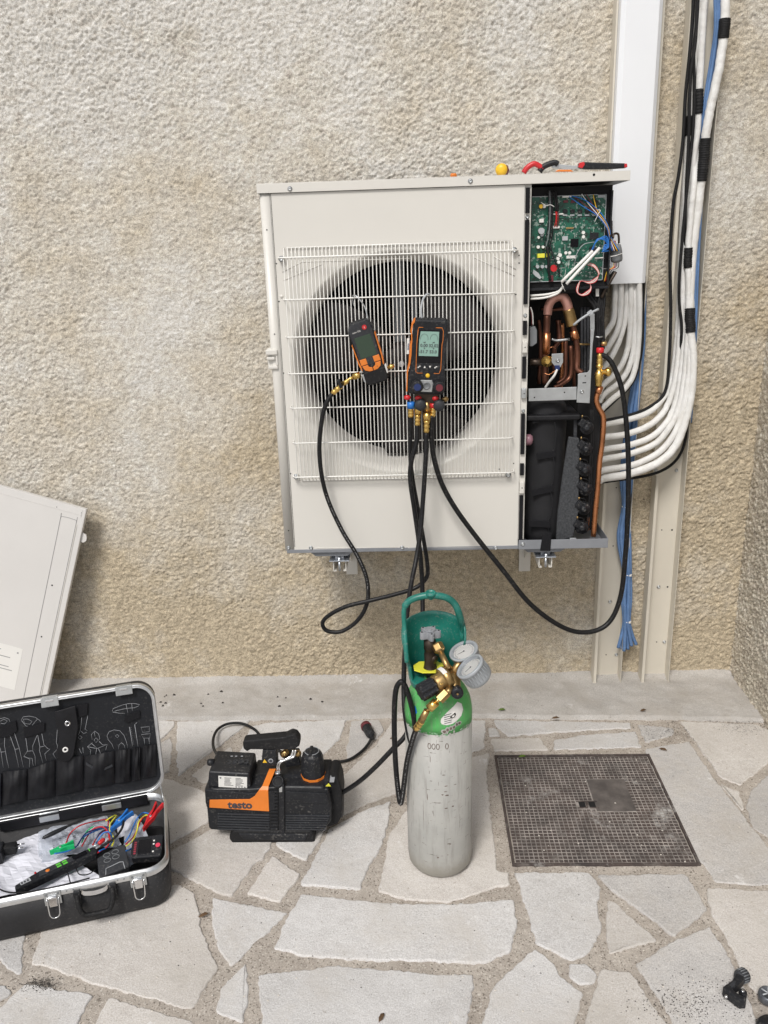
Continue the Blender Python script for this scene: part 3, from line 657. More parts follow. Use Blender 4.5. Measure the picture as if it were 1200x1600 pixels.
b = MB(); b.box((.702, YB - .01, ZB + .03), (X1 - .03, YB - .008, zc0)); b.obj('rear_bay_plate', M['dark'], U)
b = MB(); b.box((X0 + .03, YF + .0, ZB + .02), (.0315, YB, zc0)); b.obj('inner_side', M['dark'], U)
# base pan
b = MB(); b.box((X0 + .006, YF + .002, ZB + .001), (X1 - .003, YB, ZB + .004)); b.box((X0 + .006, YF - .001, ZB + .001), (.69, YF + .001, ZB + .012))
b.box((.69, YF - .006, ZB + .001), (X1, YF - .004, ZB + .03)); b.box((X1 - .002, YF - .004, ZB + .001), (X1, YB, ZB + .03)); b.box((.69, YF - .004, ZB + .001), (.70, YF + .03, ZB + .016))
pan = b.obj('base_pan', M['grey'], U, bevel=.0015)
q = pY(813, 855, YF - .006); put_screw(pan, .702, YF - .006, ZB + .018, .9)
for x0 in (.11, .74): b = MB(); b.prism([(x0 - .04, 0), (x0 + .10, 0), (x0 + .075, -.016), (x0 - .02, -.016)], (0, YF + .01, ZB + .001), (1, 0, 0), (0, 0, 1), (0, .06, 0)); b.obj('foot_rail', M['grey'], U, bevel=.002)
# front panel with the round air outlet
FC = pY(627, 571, YF); fr = .274; rr1 = .306
b = MB(); N = 96; L = X0 + .0285; Rr = XP - .0005; Bz = ZB + .012; Tz = zc0 - .001
def rect_pt(a):
    dx, dz = math.cos(a), math.sin(a); t = 9
    if dx > 1e-6: t = min(t, (Rr - FC.x) / dx)
    if dx < -1e-6: t = min(t, (L - FC.x) / dx)
    if dz > 1e-6: t = min(t, (Tz - FC.z) / dz)
    if dz < -1e-6: t = min(t, (Bz - FC.z) / dz)
    return FC.x + dx * t, FC.z + dz * t
angs = sorted([2 * math.pi * i / N for i in range(N)] + [math.atan2(z - FC.z, x - FC.x) % (2 * math.pi) for x in (L, Rr) for z in (Bz, Tz)])
n = len(angs); V = []; F = []
prof = [(rr1, 0), (rr1 - .006, .002), (rr1 - .014, .012), (fr + .006, .03), (fr, .055), (fr, .15)]
for a in angs: x, z = rect_pt(a); V.append((x, YF, z))
for r, d in prof:
    for a in angs: V.append((FC.x + r * math.cos(a), YF + d, FC.z + r * math.sin(a)))
for k in range(len(prof)):
    for i in range(n): F.append((k * n + i, k * n + (i + 1) % n, (k + 1) * n + (i + 1) % n, (k + 1) * n + i))
b.add(V, F, [False] * n + [True] * (len(F) - n))
fp = b.obj('front_panel', M['panel'], U)
b = MB(); b.box((L, YF, Bz - .001), (Rr, YF + .012, Bz)); b.box((Rr - .0008, YF + .0005, Bz), (Rr, YF + .012, Tz)); b.box((L, YF + .0005, Bz), (L + .0008, YF + .012, Tz)); b.obj('panel_return', M['panel'], U)
b = MB(); b.box((L - .0013, YF + .003, Bz), (L - .0002, YF + .004, Tz)); b.box((L, YF + .003, Tz), (Rr, YF + .004, zc0 + .002)); b.obj('seam_shadow_gap', M['dark'], U)
# pressed shapes round the outlet
def rib(pts, r=.0016, nm='pressed_rib'):
    b = MB(); b.tube([pY(x, y, YF) for x, y in pts], r, 6); return b.obj(nm, M['panel'], U)
rib([(441, 425), (472, 409), (640, 404)]); rib([(443, 438), (505, 412)]); rib([(770, 400), (806, 421)]); rib([(740, 402), (804, 431)])
for x0, x1 in ((494, 620), (637, 770)): rib([(x0, 856), (x1, 855.5)], .0012)
for px, py in ((486, 856), (628.5, 855.5), (774.5, 856)): q = pY(px, py, YF); put_screw(fp, q.x, YF, q.z, 1)
for px, py in ((432, 412), (443, 583), (454, 740), (436, 471), (811, 399), (811, 411), (806, 460), (806, 575), (802.5, 724), (802.5, 736), (476, 737), (780, 733)): q = pY(px, py, YF); hole(fp, q.x, YF - .0002, q.z, .0018)
b = MB(); b.lathe(pY(440, 463, YF) + Vector((0, .001, 0)), (0, -1, 0), [(.006, 0), (.004, .003), (.001, .0035)], 10); b.obj('dimple', M['panel'], U)
M['fanb'] = mat('dark_fan_plastic', (.020, .017, .017), .6, var=.2, vs=9)
# fan behind the outlet
fan = MB(); fan.lathe((FC.x, YF + .04, FC.z), (0, 1, 0), [(.001, 0), (.045, .004), (.055, .02), (.055, .06)], 24); fo = fan.obj('fan_hub', M['fanb'], U)
for k in range(3):
    a0_ = 2 * math.pi * k / 3 + .5; b = MB(); V = []; F = []
    for i in range(9):
        r = .05 + (fr - .06) * i / 8; sweep = .55 * (i / 8) ** 1.4
        for j in range(7):
            t = j / 6; a = a0_ + sweep * .6 + (t - .5) * (1.25 - .25 * i / 8)
            V.append((FC.x + r * math.cos(a), YF + .045 + .05 * t + .01 * i / 8, FC.z + r * math.sin(a)))
    for i in range(8):
        for j in range(6): F.append((i * 7 + j, i * 7 + j + 1, (i + 1) * 7 + j + 1, (i + 1) * 7 + j))
    b.add(V, F, True); o = b.obj('blade', M['fanb'], fo); o.modifiers.new('s', 'SOLIDIFY').thickness = .003
b = MB(); b.cyl((FC.x, YF + .028, FC.z), (FC.x, YF + .045, FC.z), .009, n=6); b.obj('hub_nut', M['chrome'], fo)
b = MB(); b.box((FC.x - .018, YF + .16, ZB + .08), (FC.x + .012, YF + .18, zc0)); b.box((FC.x + .03, YF + .16, ZB + .08), (FC.x + .05, YF + .18, zc0)); b.obj('motor_bracket', M['mgrey'], U)
b = MB()
for i in range(120): z = ZB + .15 + i * .0068; b.box((.05, YB - .03, z), (.69, YB - .008, z + .0012))
o = b.obj('coil_fins', M['darkgrey'], U); o['kind'] = 'stuff'
# wire guard
gxl, gxr = .0521, .6616; gzt, gzb = ZB + .8401 - .002, ZB + .2406; gy = YF - .03
grl = MB(); N = 60
zt2 = gzt + .026; zb2 = gzb - .015
grl.tube([(gxl + .012, YF - .004, zt2), (gxr - .012, YF - .004, zt2)], .0016, 8)
gr_ = grl.obj('wire_guard', M['wire'], U)
b = MB(); b.tube([(gxl + .012, YF - .004, zb2), (gxr - .012, YF - .004, zb2)], .0016, 8); b.obj('cross_wire', M['wire'], gr_)
pt = [(0, 0, zt2 - ZB), (0, -.010, zt2 - ZB - .003), (0, gy - YF + .007, gzt - ZB + .004), (0, gy - YF + .002, gzt - ZB - .003), (0, gy - YF + .002, gzb - ZB + .003), (0, gy - YF + .007, gzb - ZB - .003), (0, -.010, zb2 - ZB + .002), (0, -.003, zb2 - ZB)]
vw = MB(); vw.tube(pt, .00135, 6)
vo = None
for i in range(N):
    x = gxl + (i + .5) / N * (gxr - gxl)
    if vo is None: vo = vw.obj('wire', M['wire'], gr_, at=(x, YF, ZB)).data
    else: place(vo, 'wire', gr_, (x, YF, ZB))
hz = [(404.5, 389, .002), (467, 459, .0018), (526, 518, .0018), (583, 576, .0018), (637, 630, .0018), (691, 686, .0018), (742, 742, .002)]
for i, (pl, pr, r) in enumerate(hz):
    z = (pY(444 + i * 3, pl, gy).z + pY(806 - i * 1.5, pr, gy).z) / 2
    e = .010 if i in (0, 6) else .004
    b = MB(); b.tube([(gxl - e, YF, z), (gxl - e, YF - .006, z), (gxl - e + .002, gy + .004, z), (gxl + .006, gy - .001, z), (gxr - .006, gy - .001, z), (gxr + e - .002, gy + .004, z), (gxr + e, YF - .006, z), (gxr + e, YF, z)], r, 8)
    b.obj('cross_wire', M['wire'], gr_)
for px, py in ((439.5, 404.5), (803.5, 391), (462.5, 745), (794.5, 742)):
    q = pY(px, py, YF - .012); put_screw(gr_, q.x, YF - .010, q.z, 1.25)
    b = MB(); b.cyl((q.x, YF, q.z), (q.x, YF - .010, q.z), .008, n=12); b.obj('mounting_boss', M['panel'], gr_)

# service bay: edge strip with foam
zs0, zs1 = ZB + .03, zc0
b = MB(); b.box((XP + .0005, YF + .004, zs0), (.704, YF + .006, zs1)); b.box((.704, YF + .002, zs0), (.7055, YF + .10, zs1)); fs = b.obj('bay_edge_strip', M['panel'], U)
def zrow(py, x=829): return pY(x, py, YF).z
for a, c in ((293, 333), (343, 475), (501, 523), (557, 591), (646, 709), (724, 742), (774, 850)):
    x0, dz = XP + .002, 0; b = MB(); b.box((XP + .0022, YF - .004, zrow(c)), (XP + .0125, YF + .004, zrow(a))); b.obj('foam_strip', M['foam'], U)
for a, c, mm in ((533, 551, 'panel'), (752, 770, 'panel'), (606, 622, 'steel')):
    b = MB(); b.box((XP + .001, YF - .007, zrow(c)), (XP + .0145, YF + .004, zrow(a))); o = b.obj('clip', M[mm], U, bevel=.002)
    hole(o, XP + .008, YF - .0072, (zrow(a) + zrow(c)) / 2, .0016)
for py in (339, 493, 642, 782): put_screw(U, XP + .008, YF + .004, zrow(py), .85)
# control board
def pcbmat():
    m, n, p, tc = nodes('green_circuit_board'); v = tc.outputs['Object']
    vo = n.nodes.new('ShaderNodeTexVoronoi'); vo.distance = 'MANHATTAN'; vo.inputs['Scale'].default_value = 190; n.links.new(v, vo.inputs['Vector'])
    sep = n.nodes.new('ShaderNodeSeparateColor'); n.links.new(vo.outputs['Color'], sep.inputs[0])
    c = mix(n, ramp(n, noise(n, v, 26, 3), [(.4, 0.), (.6, 1.)]), (.010, .075, .050), (.014, .125, .078))
    c = mix(n, ramp(n, sep.outputs[0], [(.87, 0.), (.89, .7)]), c, (.35, .42, .38))
    c = mix(n, ramp(n, sep.outputs[1], [(.84, 0.), (.86, .9)]), c, (.01, .03, .02))
    n.links.new(c, p.inputs['Base Color']); p.inputs['Roughness'].default_value = .35; return m
M['pcb'] = pcbmat()
yb_ = -.402
b = MB(); b.box((.710, yb_ + .006, pY(890, 458, -.4).z), (.925, yb_ + .14, zc0 - .006)); b.obj('control_box', M['dark'], U)
b = MB(); b.box((.712, YF + .012, zc0 - .0), (X1 + .002, yb_ + .10, zc0 + .001)); b.box((.918, yb_ - .018, pY(890, 446, -.4).z), (.922, yb_ + .10, zc0 - .02)); b.box((.712, yb_ - .015, pY(890, 446, -.4).z - .01), (.922, yb_ + .02, pY(890, 446, -.4).z - .004)); b.obj('control_box_frame', M['black'], U, bevel=.001)
pc = pY(833, 441, yb_); pd = pY(948, 303, yb_)
b = MB(); b.box((.714, yb_, pc.z), (pd.x, yb_ + .002, pd.z)); board = b.obj('circuit_board', M['pcb'], U)
b = MB(); b.box((.714, yb_ - .0004, pc.z), (pd.x, yb_ - .0001, pc.z + .0018)); b.box((.714, yb_ - .0004, pd.z - .0018), (pd.x, yb_ - .0001, pd.z)); b.box((pd.x - .0018, yb_ - .0004, pc.z), (pd.x, yb_ - .0001, pd.z)); b.obj('board_edge_print', M['lgrey'], board)
def comp(name, x0, y0, x1, y1, h, mt, bev=.0005):
    p = pY(x0, y1, yb_); q = pY(x1, y0, yb_); b = MB(); b.box((p.x, yb_ - h, p.z), (q.x, yb_ - .0001, q.z)); return b.obj(name, M[mt], board, bevel=bev)
comp('processor_chip', 891, 373, 904, 386, .0018, 'screen'); comp('chip', 921, 363, 935, 374, .003, 'black'); comp('chip', 920, 386, 932, 396, .003, 'black')
comp('square_capacitor', 878, 369, 887, 376, .004, 'lgrey'); comp('label', 885, 399, 900, 404, .0004, 'paper'); comp('label', 864, 333, 881, 336, .004, 'white')
comp('yellow_transformer', 838.5, 396, 850, 403, .016, 'lemon', .001); comp('yellow_transformer', 853, 396, 858, 402, .014, 'lemon', .001)
comp('connector', 863, 353, 874, 357, .006, 'white'); comp('connector', 878, 306, 892, 309, .007, 'white'); comp('connector', 842, 342, 849, 348, .008, 'white'); comp('connector', 929, 402, 942, 404, .006, 'white')
comp('label', 934, 303, 946, 309, .0004, 'lgrey'); comp('resistor', 884, 355, 896, 358, .003, 'oldbrass'); comp('connector', 857, 430, 864, 440, .008, 'maroon')
for i in range(5):
    comp('relay', 879 + i * 11.5, 327, 886 + i * 11.5, 333, .007, 'black'); comp('relay_label', 879 + i * 11.5, 334.5, 886 + i * 11.5, 337.5, .003, 'lgrey')
    comp('fuse', 880 + i * 12, 313, 887 + i * 12, 317, .004, 'maroon' if i < 2 else 'darkgrey')
for x, y, r, mt, h in ((844.5, 361, 4.6, 'lgrey', .018), (846, 367, 2.5, 'lgrey', .012), (841, 371, 2, 'white', .01), (840, 386, 2.4, 'white', .014), (847.5, 386, 2, 'white', .014), (839, 416.5, 2.6, 'lgrey', .014), (846.5, 416.5, 2.6, 'lgrey', .014), (853, 416.5, 2.2, 'lgrey', .012), (864.5, 419, 5.2, 'red', .010), (874, 398.5, 2.8, 'white', .012), (871, 404, 2.4, 'white', .01), (872, 409.5, 2.5, 'white', .012), (884, 395, 2.4, 'white', .002), (890, 395, 2.4, 'white', .002), (911.5, 363.5, 2.5, 'white', .002), (911.5, 370, 2.5, 'white', .002), (845, 322.5, 3, 'yellow', .006), (850, 322.5, 2.6, 'white', .006)):
    c = pY(x, y, yb_); rad = r / 575; b = MB(); b.cyl(c, c + Vector((0, -h, 0)), rad, n=14); o = b.obj('capacitor' if h > .005 else 'test_pad', M[mt], board)
random.seed(21); b = MB()
for _ in range(420):
    x = random.uniform(836, 945); y = random.uniform(306, 438); 
    if 888 < x < 907 and 370 < y < 389: continue
    c = pY(x, y, yb_); w_ = random.uniform(.0008, .0024); h_ = random.uniform(.0008, .0018); b.m = random.choice([0, 0, 0, 1, 1, 1, 2])
    b.cbox((c.x, yb_ - .0006, c.z), (w_, .0012, h_))
o = b.obj('small_components', [M['black'], M['lgrey'], M['white']], board); o['kind'] = 'stuff'
b = MB(); random.seed(5)
for _ in range(46):
    x = random.uniform(860, 940); y = random.uniform(352, 432); c = pY(x, y, yb_); l = random.uniform(.004, .018)
    if random.random() < .5: b.box((c.x, yb_ - .0003, c.z), (c.x + l, yb_ - .0001, c.z + .0005))
    else: b.box((c.x, yb_ - .0003, c.z), (c.x + .0005, yb_ - .0001, c.z + l))
o = b.obj('board_print', M['white'], board); o['kind'] = 'stuff'
# board wiring
def wr(spec, r, mt, nm='wire', k=6, par=None):
    b = MB(); b.tube(spline(path(spec), k), r, 7); return b.obj(nm, M[mt] if isinstance(mt, str) else mt, par or U)
for i, c_ in enumerate(('blue', 'maroon', 'white', 'black', 'maroon', 'yellow', 'black', 'blue')):
    d = i * 1.5; top = [(889, 307), (898, 308), (909, 303), (911, 304), (916, 304), (927, 304), (930, 305), (893, 306)][i]
    wr([(top[0], top[1], yb_ - .006), ((top[0] + 925) / 2 + 3, 318 - d + 4, yb_ - .012), (931 + d * .4, 335 - d * .6, yb_ - .014), (942 + d * .3, 347 - d * .4, yb_ - .02), (949 + d * .3, 358, yb_ - .02), (952 + d * .3, 372, yb_ - .016), (957 + d, 392, yb_ - .02)], .0012, c_)
for i, (x, c_) in enumerate(((857, 'black'), (859, 'mgrey'), (861, 'black'), (863, 'blackm'))):
    wr([(x, 298, yb_ - .01), (x + .5, 320, yb_ - .014), (x, 345, yb_ - .014), (x - 3 + i, 368, yb_ - .012), (x - 8 + i, 390, yb_ - .008)], .0016, c_)
wr([(855, 385, yb_ - .012), (857, 400, yb_ - .018), (857, 420, yb_ - .016), (860, 438, yb_ - .01)], .0035, 'blackm')
wr([(858, 378, yb_ - .01), (866, 405, yb_ - .016), (873, 420, yb_ - .014), (874, 432, yb_ - .008)], .0018, 'black')
for dx in (0, 3): wr([(865 + dx, 298, yb_ - .012), (868 + dx, 318, yb_ - .015), (869 + dx, 330, yb_ - .014)], .0028, 'blackm')
for dx, dd in ((0, 0), (1.8, .6), (3.2, -.5)): wr([(868 + dx, 328, yb_ - .014), (869 + dx - dd, 342, yb_ - .013), (866 + dx * 1.6, 355, yb_ - .006)], .0012, 'maroon' if dd < 0 else 'red')
wr([(872, 341, yb_ - .004), (895, 342, yb_ - .006), (915, 338, yb_ - .006), (932, 340, yb_ - .006)], .0009, 'black')
wr([(929, 378, yb_ - .008), (912, 382, yb_ - .012), (902, 395, yb_ - .012), (898, 410, yb_ - .006)], .0009, 'lgrey')
for i in range(4):
    wr([(924 + i, 392 - i, yb_ - .03), (930 + i, 380 - i * 2, yb_ - .035), (940 + i, 371 + i * 1.2, yb_ - .034), (948, 370 + i * 3, yb_ - .03), (951, 380 + i * 2, yb_ - .028), (944 - i, 384 + i * 3, yb_ - .03), (948 + i, 392, yb_ - .022)], .0015, 'blue')
for dx, dy in ((0, 0), (8, 3)):
    wr([(926 + dx * 1.4, 392 - dy * 1.6, yb_ - .034), (900 + dx, 418 + dy * .2, yb_ - .040), (877 + dx, 441 + dy, yb_ - .042)], .0042, 'white', 'white_sleeve', 3)
wr([(877, 441, yb_ - .040), (880, 449, yb_ - .044), (883, 455, yb_ - .036)], .0009, 'white'); 
for i in range(5):
    d = i * .9; wr([(917 + d, 414 - d, yb_ - .022), (927 + d, 417 - d * .5, yb_ - .028), (935 + d * .4, 428, yb_ - .03), (931 - d, 440 - d, yb_ - .03), (920, 443 - d * .8, yb_ - .03), (909 - d * .5, 439, yb_ - .028), (902 + d, 446 - d, yb_ - .028), (901 + d * .6, 456, yb_ - .028), (909, 462 - d * .6, yb_ - .028), (920 - d, 459 - d, yb_ - .028), (924 - d * .4, 450, yb_ - .026), (921, 440, yb_ - .02)], .0009, ('red', 'white', 'pinkcu', 'white', 'red')[i])
b = MB(); c = pY(838, 428, yb_ - .012); b.prism([(-.008, .012), (.006, .002), (.014, -.010), (.010, -.014), (-.002, -.006), (-.010, .002)], c, (1, 0, 0), (0, 0, 1), (0, .0012, 0)); b.obj('cable_clamp', M['lgrey'], U)
wr([(845, 316, yb_ - .01), (853, 321, yb_ - .016), (860, 320, yb_ - .018), (866, 323, yb_ - .018)], .0009, 'white', 'cable_tie')
wr([(929, 347, yb_ - .015), (934, 336, yb_ - .02), (938, 329, yb_ - .018), (934, 328, yb_ - .016)], .0009, 'white', 'cable_tie')
# ferrite block and cables down the right edge
f1 = MB(); c = pY(963, 396, -.40); f1.T = Matrix.Translation(c) @ Matrix.Rotation(R(-6), 4, 'Y'); f1.lathe((0, 0, -.024), (0, 0, 1), [(.006, 0), (.0135, .003), (.0155, .008), (.0155, .030), (.0125, .046), (.006, .048)], 12); f1.obj('ferrite_block', M['mgrey'], U)
wr([(954, 401, -.418), (963, 399, -.4185), (972, 396, -.414)], .0009, 'white', 'cable_tie')
for i, c_ in enumerate(('yellow', 'red', 'maroon', 'white', 'black')):
    wr([(958 + i * 2, 376, -.40), (959 + i * 2, 412, -.40), (956 + i * 2, 419, -.405), (949 + i * 1.5, 423, -.405), (944 + i * 1.5, 440, -.40)], .0011, c_)
wr([(958, 372, -.41), (959, 366, -.405), (966, 366, -.40), (967, 380, -.40)], .003, 'dbrass', 'cable')
wr([(955, 345, -.39), (955, 365, -.39), (956, 385, -.39)], .004, 'dbrass', 'cable')
for i, (x, c_) in enumerate(((938, 'blackm'), (944, 'blackm'), (941, 'hose'), (935, 'blackm'))):
    wr([(960 - i * 1.5, 424 + i * 2, -.385), (948 - i * 2, 445 + i, -.39), (x, 475, -.395), (x - 2, 500, -.4), (x - 1, 520, -.4), (x - 2 + i, 545, -.4)], .0042, c_, 'cable')
for dx in (0, 6, 12): wr([(908 + dx, 448, -.37), (918 + dx, 464, -.38), (928 + dx * .7, 478, -.39), (934 + dx * .5, 500, -.395)], .005, 'blackm', 'cable')
wr([(962, 425, -.40), (955, 437, -.405), (946, 452, -.405), (940, 465, -.40)], .0045, 'dbrass', 'cable')
wr([(931, 526, -.41), (936, 527, -.414), (941, 526, -.41)], .002, 'steel', 'cable_tie')
wr([(896, 508, -.44), (907, 499, -.445), (921, 490, -.442), (935, 483, -.43)], .0034, 'lgrey', 'cable_tie', 3)
b = MB(); c = pY(922, 489, -.44); b.T = Matrix.Translation(c) @ Matrix.Rotation(R(-35), 4, 'Y'); b.cbox((0, 0, 0), (.014, .008, .012)); b.obj('tie_lock', M['lgrey'], U, bevel=.001)
b = MB(); b.face([(931, 451), (936, 450), (936, 463), (931, 463)], -.40, .003); b.obj('small_label', M['white'], U)
for d in (0, 5): wr([(829, 462 + d, -.41), (845, 461 + d, -.415), (860, 459 + d * .8, -.42), (873, 455 + d * .4, -.425), (880, 447, -.43)], .003, 'white', 'cable')
wr([(829, 480, -.40), (832, 490, -.40), (833, 508, -.40)], .0018, 'white', 'cable'); wr([(828, 480, -.39), (831, 495, -.39), (831, 508, -.39)], .0018, 'maroon', 'cable')
b = MB(); b.face([(828, 512), (836, 510), (839, 516), (839, 536), (832, 541), (828, 541)], -.41, .03); b.obj('relay_block', M['mgrey'], U, bevel=.001)
# copper pipework
wr([(870, 462, -.375), (880, 468, -.37), (871, 464, -.375)], .001, 'copper')
CP = lambda spec, r, mt, nm='copper_pipe', k=6: wr(spec, r, mt, nm, k)
CP([(855, 492, -.37), (857, 478, -.37), (863, 468, -.375), (872, 463, -.375)], .0125, 'pinkcu', 'pipe_elbow')
CP([(852, 600, -.37), (852, 560, -.37), (853, 530, -.37), (855, 491, -.37)], .0098, 'oxcopper')
CP([(853, 553, -.372), (854, 520, -.372)], .0112, 'copper', k=2)
CP([(871, 463, -.375), (880, 464, -.38), (886, 474, -.385), (888, 484, -.385)], .0135, 'pinkcu', 'pipe_elbow')
CP([(888, 483, -.386), (892, 498, -.386), (894, 509, -.386)], .0160, 'oldbrass', 'solder_socket')
CP([(895, 508, -.386), (899, 525, -.386), (902, 545, -.386), (902, 565, -.386), (902, 577, -.39), (910, 583, -.395)], .0085, 'oxcopper')
CP([(896, 517, -.387), (900, 530, -.387)], .0112, 'copper', k=2)
CP([(892, 540, -.35), (893, 570, -.35), (890, 590, -.35), (878, 600, -.36), (866, 606, -.365)], .0065, 'oxcopper'); CP([(884, 530, -.34), (884, 570, -.34), (882, 590, -.34), (870, 600, -.34)], .006, 'oxcopper')
CP([(897, 545, -.34), (897, 606, -.34)], .005, 'oxcopper', k=2); CP([(872, 500, -.33), (874, 530, -.33), (866, 545, -.33), (866, 580, -.33)], .0075, 'oxcopper')
CP([(842, 500, -.33), (845, 540, -.33), (842, 600, -.33)], .0055, 'oxcopper'); CP([(878, 505, -.31), (879, 560, -.31), (876, 606, -.31)], .006, 'copper')
CP([(845, 482, -.32), (860, 484, -.32), (880, 482, -.32)], .005, 'oxcopper'); CP([(862, 530, -.345), (870, 532, -.345), (890, 530, -.345)], .004, 'steel', 'cross_bar')
CP([(905, 538, -.385), (922, 538, -.36)], .0028, 'oldbrass', k=2)
CP([(868, 545, -.39), (864, 542, -.395), (858, 545, -.395), (856, 552, -.39)], .0008, 'copper', 'thin_wire'); CP([(850, 583, -.39), (858, 585, -.395), (866, 580, -.395), (871, 572, -.39)], .0008, 'copper', 'thin_wire')
b = MB(); c = pY(855, 565, -.405); b.lathe(c + Vector((0, .03, 0)), (0, -1, 0), [(.011, 0), (.011, .018), (.0155, .02), (.0155, .028), (.010, .029), (.010, .034), (.006, .0345), (.006, .037)], 18); b.obj('brass_nut', M['brass'], U)
CP([(828, 566, -.385), (848, 566, -.385)], .010, 'dbrass', 'valve_body', 2)
b = MB(); b.face([(862, 553), (880, 552), (880, 566), (876, 574), (868, 574), (862, 566)], -.41, .003); pl = b.obj('coil_plate', M['steel'], U, bevel=.001)
q = pY(871.5, 563.5, -.41); put_screw(pl, q.x, -.41, q.z, .9)
b = MB(); b.face([(867, 571), (875, 571), (874.5, 578), (867.5, 578)], -.414, .01); b.obj('blue_connector', M['dblue'], U, bevel=.001)
CP([(870.5, 577, -.412), (866, 587, -.412), (858, 597, -.40), (852, 606, -.39)], .0035, 'white', 'cable')
# galvanised bracket
b = MB(); b.face([(826, 607.5), (901, 604.5), (901, 624.5), (826, 627)], -.436, .002); br = b.obj('cross_bracket', M['steel'], U, bevel=.0008)
b = MB(); b.face([(903, 585), (907, 583), (918, 582), (921, 578), (923, 515), (929, 515), (926, 540), (923, 600), (921.5, 630), (901, 629), (902, 610), (903, 600)], -.4385, .002); b.obj('corner_bracket', M['steel'], U, bevel=.0008)
b = MB(); b.face([(922, 490), (929, 490), (929, 515), (922.5, 530)], -.425, .002); b.obj('upright_plate', M['steel'], U)
q = pY(909, 612, -.4385); put_screw(br, q.x, q.y, q.z, .9)
for px, py, Y in ((835, 621, -.436), (882, 613, -.436), (914.5, 587.5, -.4385)): q = pY(px, py, Y); hole(br, q.x, Y - .0002, q.z, .002)
b = MB(); q = pY(913, 598, -.4385); b.cbox((q.x, q.y, q.z), (.010, .001, .003)); b.obj('slot', M['dark'], U)
for x in (909, 914, 919): CP([(x, 480, -.36), (x, 560, -.36), (x - 1, 625, -.36)], .004, 'darkgrey', 'bay_rail', 2)
# compressor in its black jacket, straps, felt
cc = pY(856, 740, -.36)
b = MB(); V = []
for i, (py_, w_) in enumerate(((631, .052), (640, .060), (670, .062), (715, .060), (760, .061), (800, .060), (835, .058), (850, .054))):
    z = pY(856, py_, -.42).z; V.append((w_, z - ZB))
b.lathe((.772 , -.355, ZB), (0, 0, -1 * -1), [(r, h) for r, h in V[::-1]], 32); b.obj('compressor_jacket', mat('jacket_fabric', (.018, .018, .02), .8, var=.3, vs=12, bmp=.4, bs=90), U)
for i, (a, c) in enumerate((((831, 657), (868, 650)), ((838, 714), (868, 709)), ((831, 771), (864, 763)), ((826, 818), (860, 820)))):
    b = MB(); b.face([(a[0], a[1] - 5), (c[0], c[1] - 5), (c[0] + 1, c[1] + 5), (a[0] + 1, a[1] + 5)], -.424, .004); b.obj('strap', M['foam'], U, bevel=.001)
b = MB(); b.face([(848, 835), (862, 833), (860, 861), (844, 861)], -.459, .004); b.obj('hanging_strap', M['foam'], U, bevel=.001)
wr([(867, 660, -.422), (869, 675, -.424), (867, 700, -.422), (863, 706, -.42), (866, 725, -.422), (864, 752, -.422), (860, 762, -.42), (863, 785, -.422), (860, 806, -.422), (856, 818, -.42), (860, 845, -.42)], .0012, 'black', 'jacket_seam')
b = MB(); b.face([(889, 683), (905, 685), (906, 700), (905, 750), (904, 800), (896, 838), (878, 845), (869, 843), (872, 800), (880, 740)], -.425, .014); b.obj('felt_flap', mat('grey_felt', (.05, .053, .058), 1, var=.5, vs=160, bmp=1, bs=240), U, bevel=.003)
b = MB(); b.face([(897, 648), (902, 648), (901, 690), (896, 690)], -.41, .004); b.obj('bay_post', M['darkgrey'], U)
b = MB(); c = pY(826, 687, -.42); b.lathe(c + Vector((0, .0, 0)), (1, 0, 0), [(.016, -.01), (.016, .004), (.012, .010), (.004, .012)], 14); b.obj('pink_fitting', mat('dull_pink_plastic', (.25, .13, .16), .4), U)
b = MB(); q = pY(875, 640, -.35); b.box((.71, -.43, q.z - .015), (.86, -.16, q.z)); b.obj('jacket_top', mat('crumpled_black_wrap', (.012, .012, .014), .5, var=.4, vs=30, bmp=1, bs=60), U, bevel=.004)
for i, (px, py) in enumerate(((920, 671), (918.5, 704.5), (917, 737.5), (918, 767.5), (915, 798), (912.5, 828))):
    c = pY(px, py, -.435); b = MB(); b.lathe(c + Vector((0, .04, 0)), (-.12, -1, .1), [(.013, 0), (.0195, .004), (.0195, .018), (.0182, .0195), (.0182, .022), (.0195, .024), (.0195, .029), (.0172, .032), (.0115, .033), (.0115, .037), (.0085, .0375), (.0085, .040), (.004, .041)], 20); co = b.obj('valve_coil', M['black'], U)
    d = pY(px - 11, py - 11, -.42); b = MB(Matrix.Translation(d) @ Matrix.Rotation(R(35), 4, 'Y')); b.cbox((0, 0, 0), (.018, .022, .022)); b.obj('coil_plug', M['black'], co, bevel=.002)
    b = MB(); b.tube(spline([d + Vector((-.005, -.005, .008)), d + Vector((.004, -.012, .02)), d + Vector((.018, -.012, .014)), d + Vector((.02, -.002, -.004))], 5), .0012, 6); b.obj('coil_wire', M['blackm'], co)
    b = MB(); b.sphere(d + Vector((-.001, -.008, .019)), .0032, 8, (1, 1, 1.4)); b.obj('brass_tip', M['oldbrass'], co)
for dx in (0, 2.5, -1.5): wr([(924 + dx, 640, -.42), (925 + dx, 690, -.425), (922 + dx, 740, -.425), (922 + dx, 780, -.425), (918 + dx, 825, -.42)], .0013, 'blackm', 'coil_wire')
CP([(938, 603, -.43), (932, 622, -.43), (934, 634, -.43), (940, 645, -.43), (943, 656, -.43), (941, 690, -.43), (937, 720, -.43), (934, 760, -.43), (930, 800, -.43), (927, 838, -.43)], .0078, 'copper', k=7)
CP([(919, 808, -.41), (919, 828, -.41)], .004, 'copper', k=2)
b = MB(); b.tube([pY(938, 604, -.43), pY(934, 615, -.43)], .0092, 12); b.obj('flare_collar', M['copper'], U)
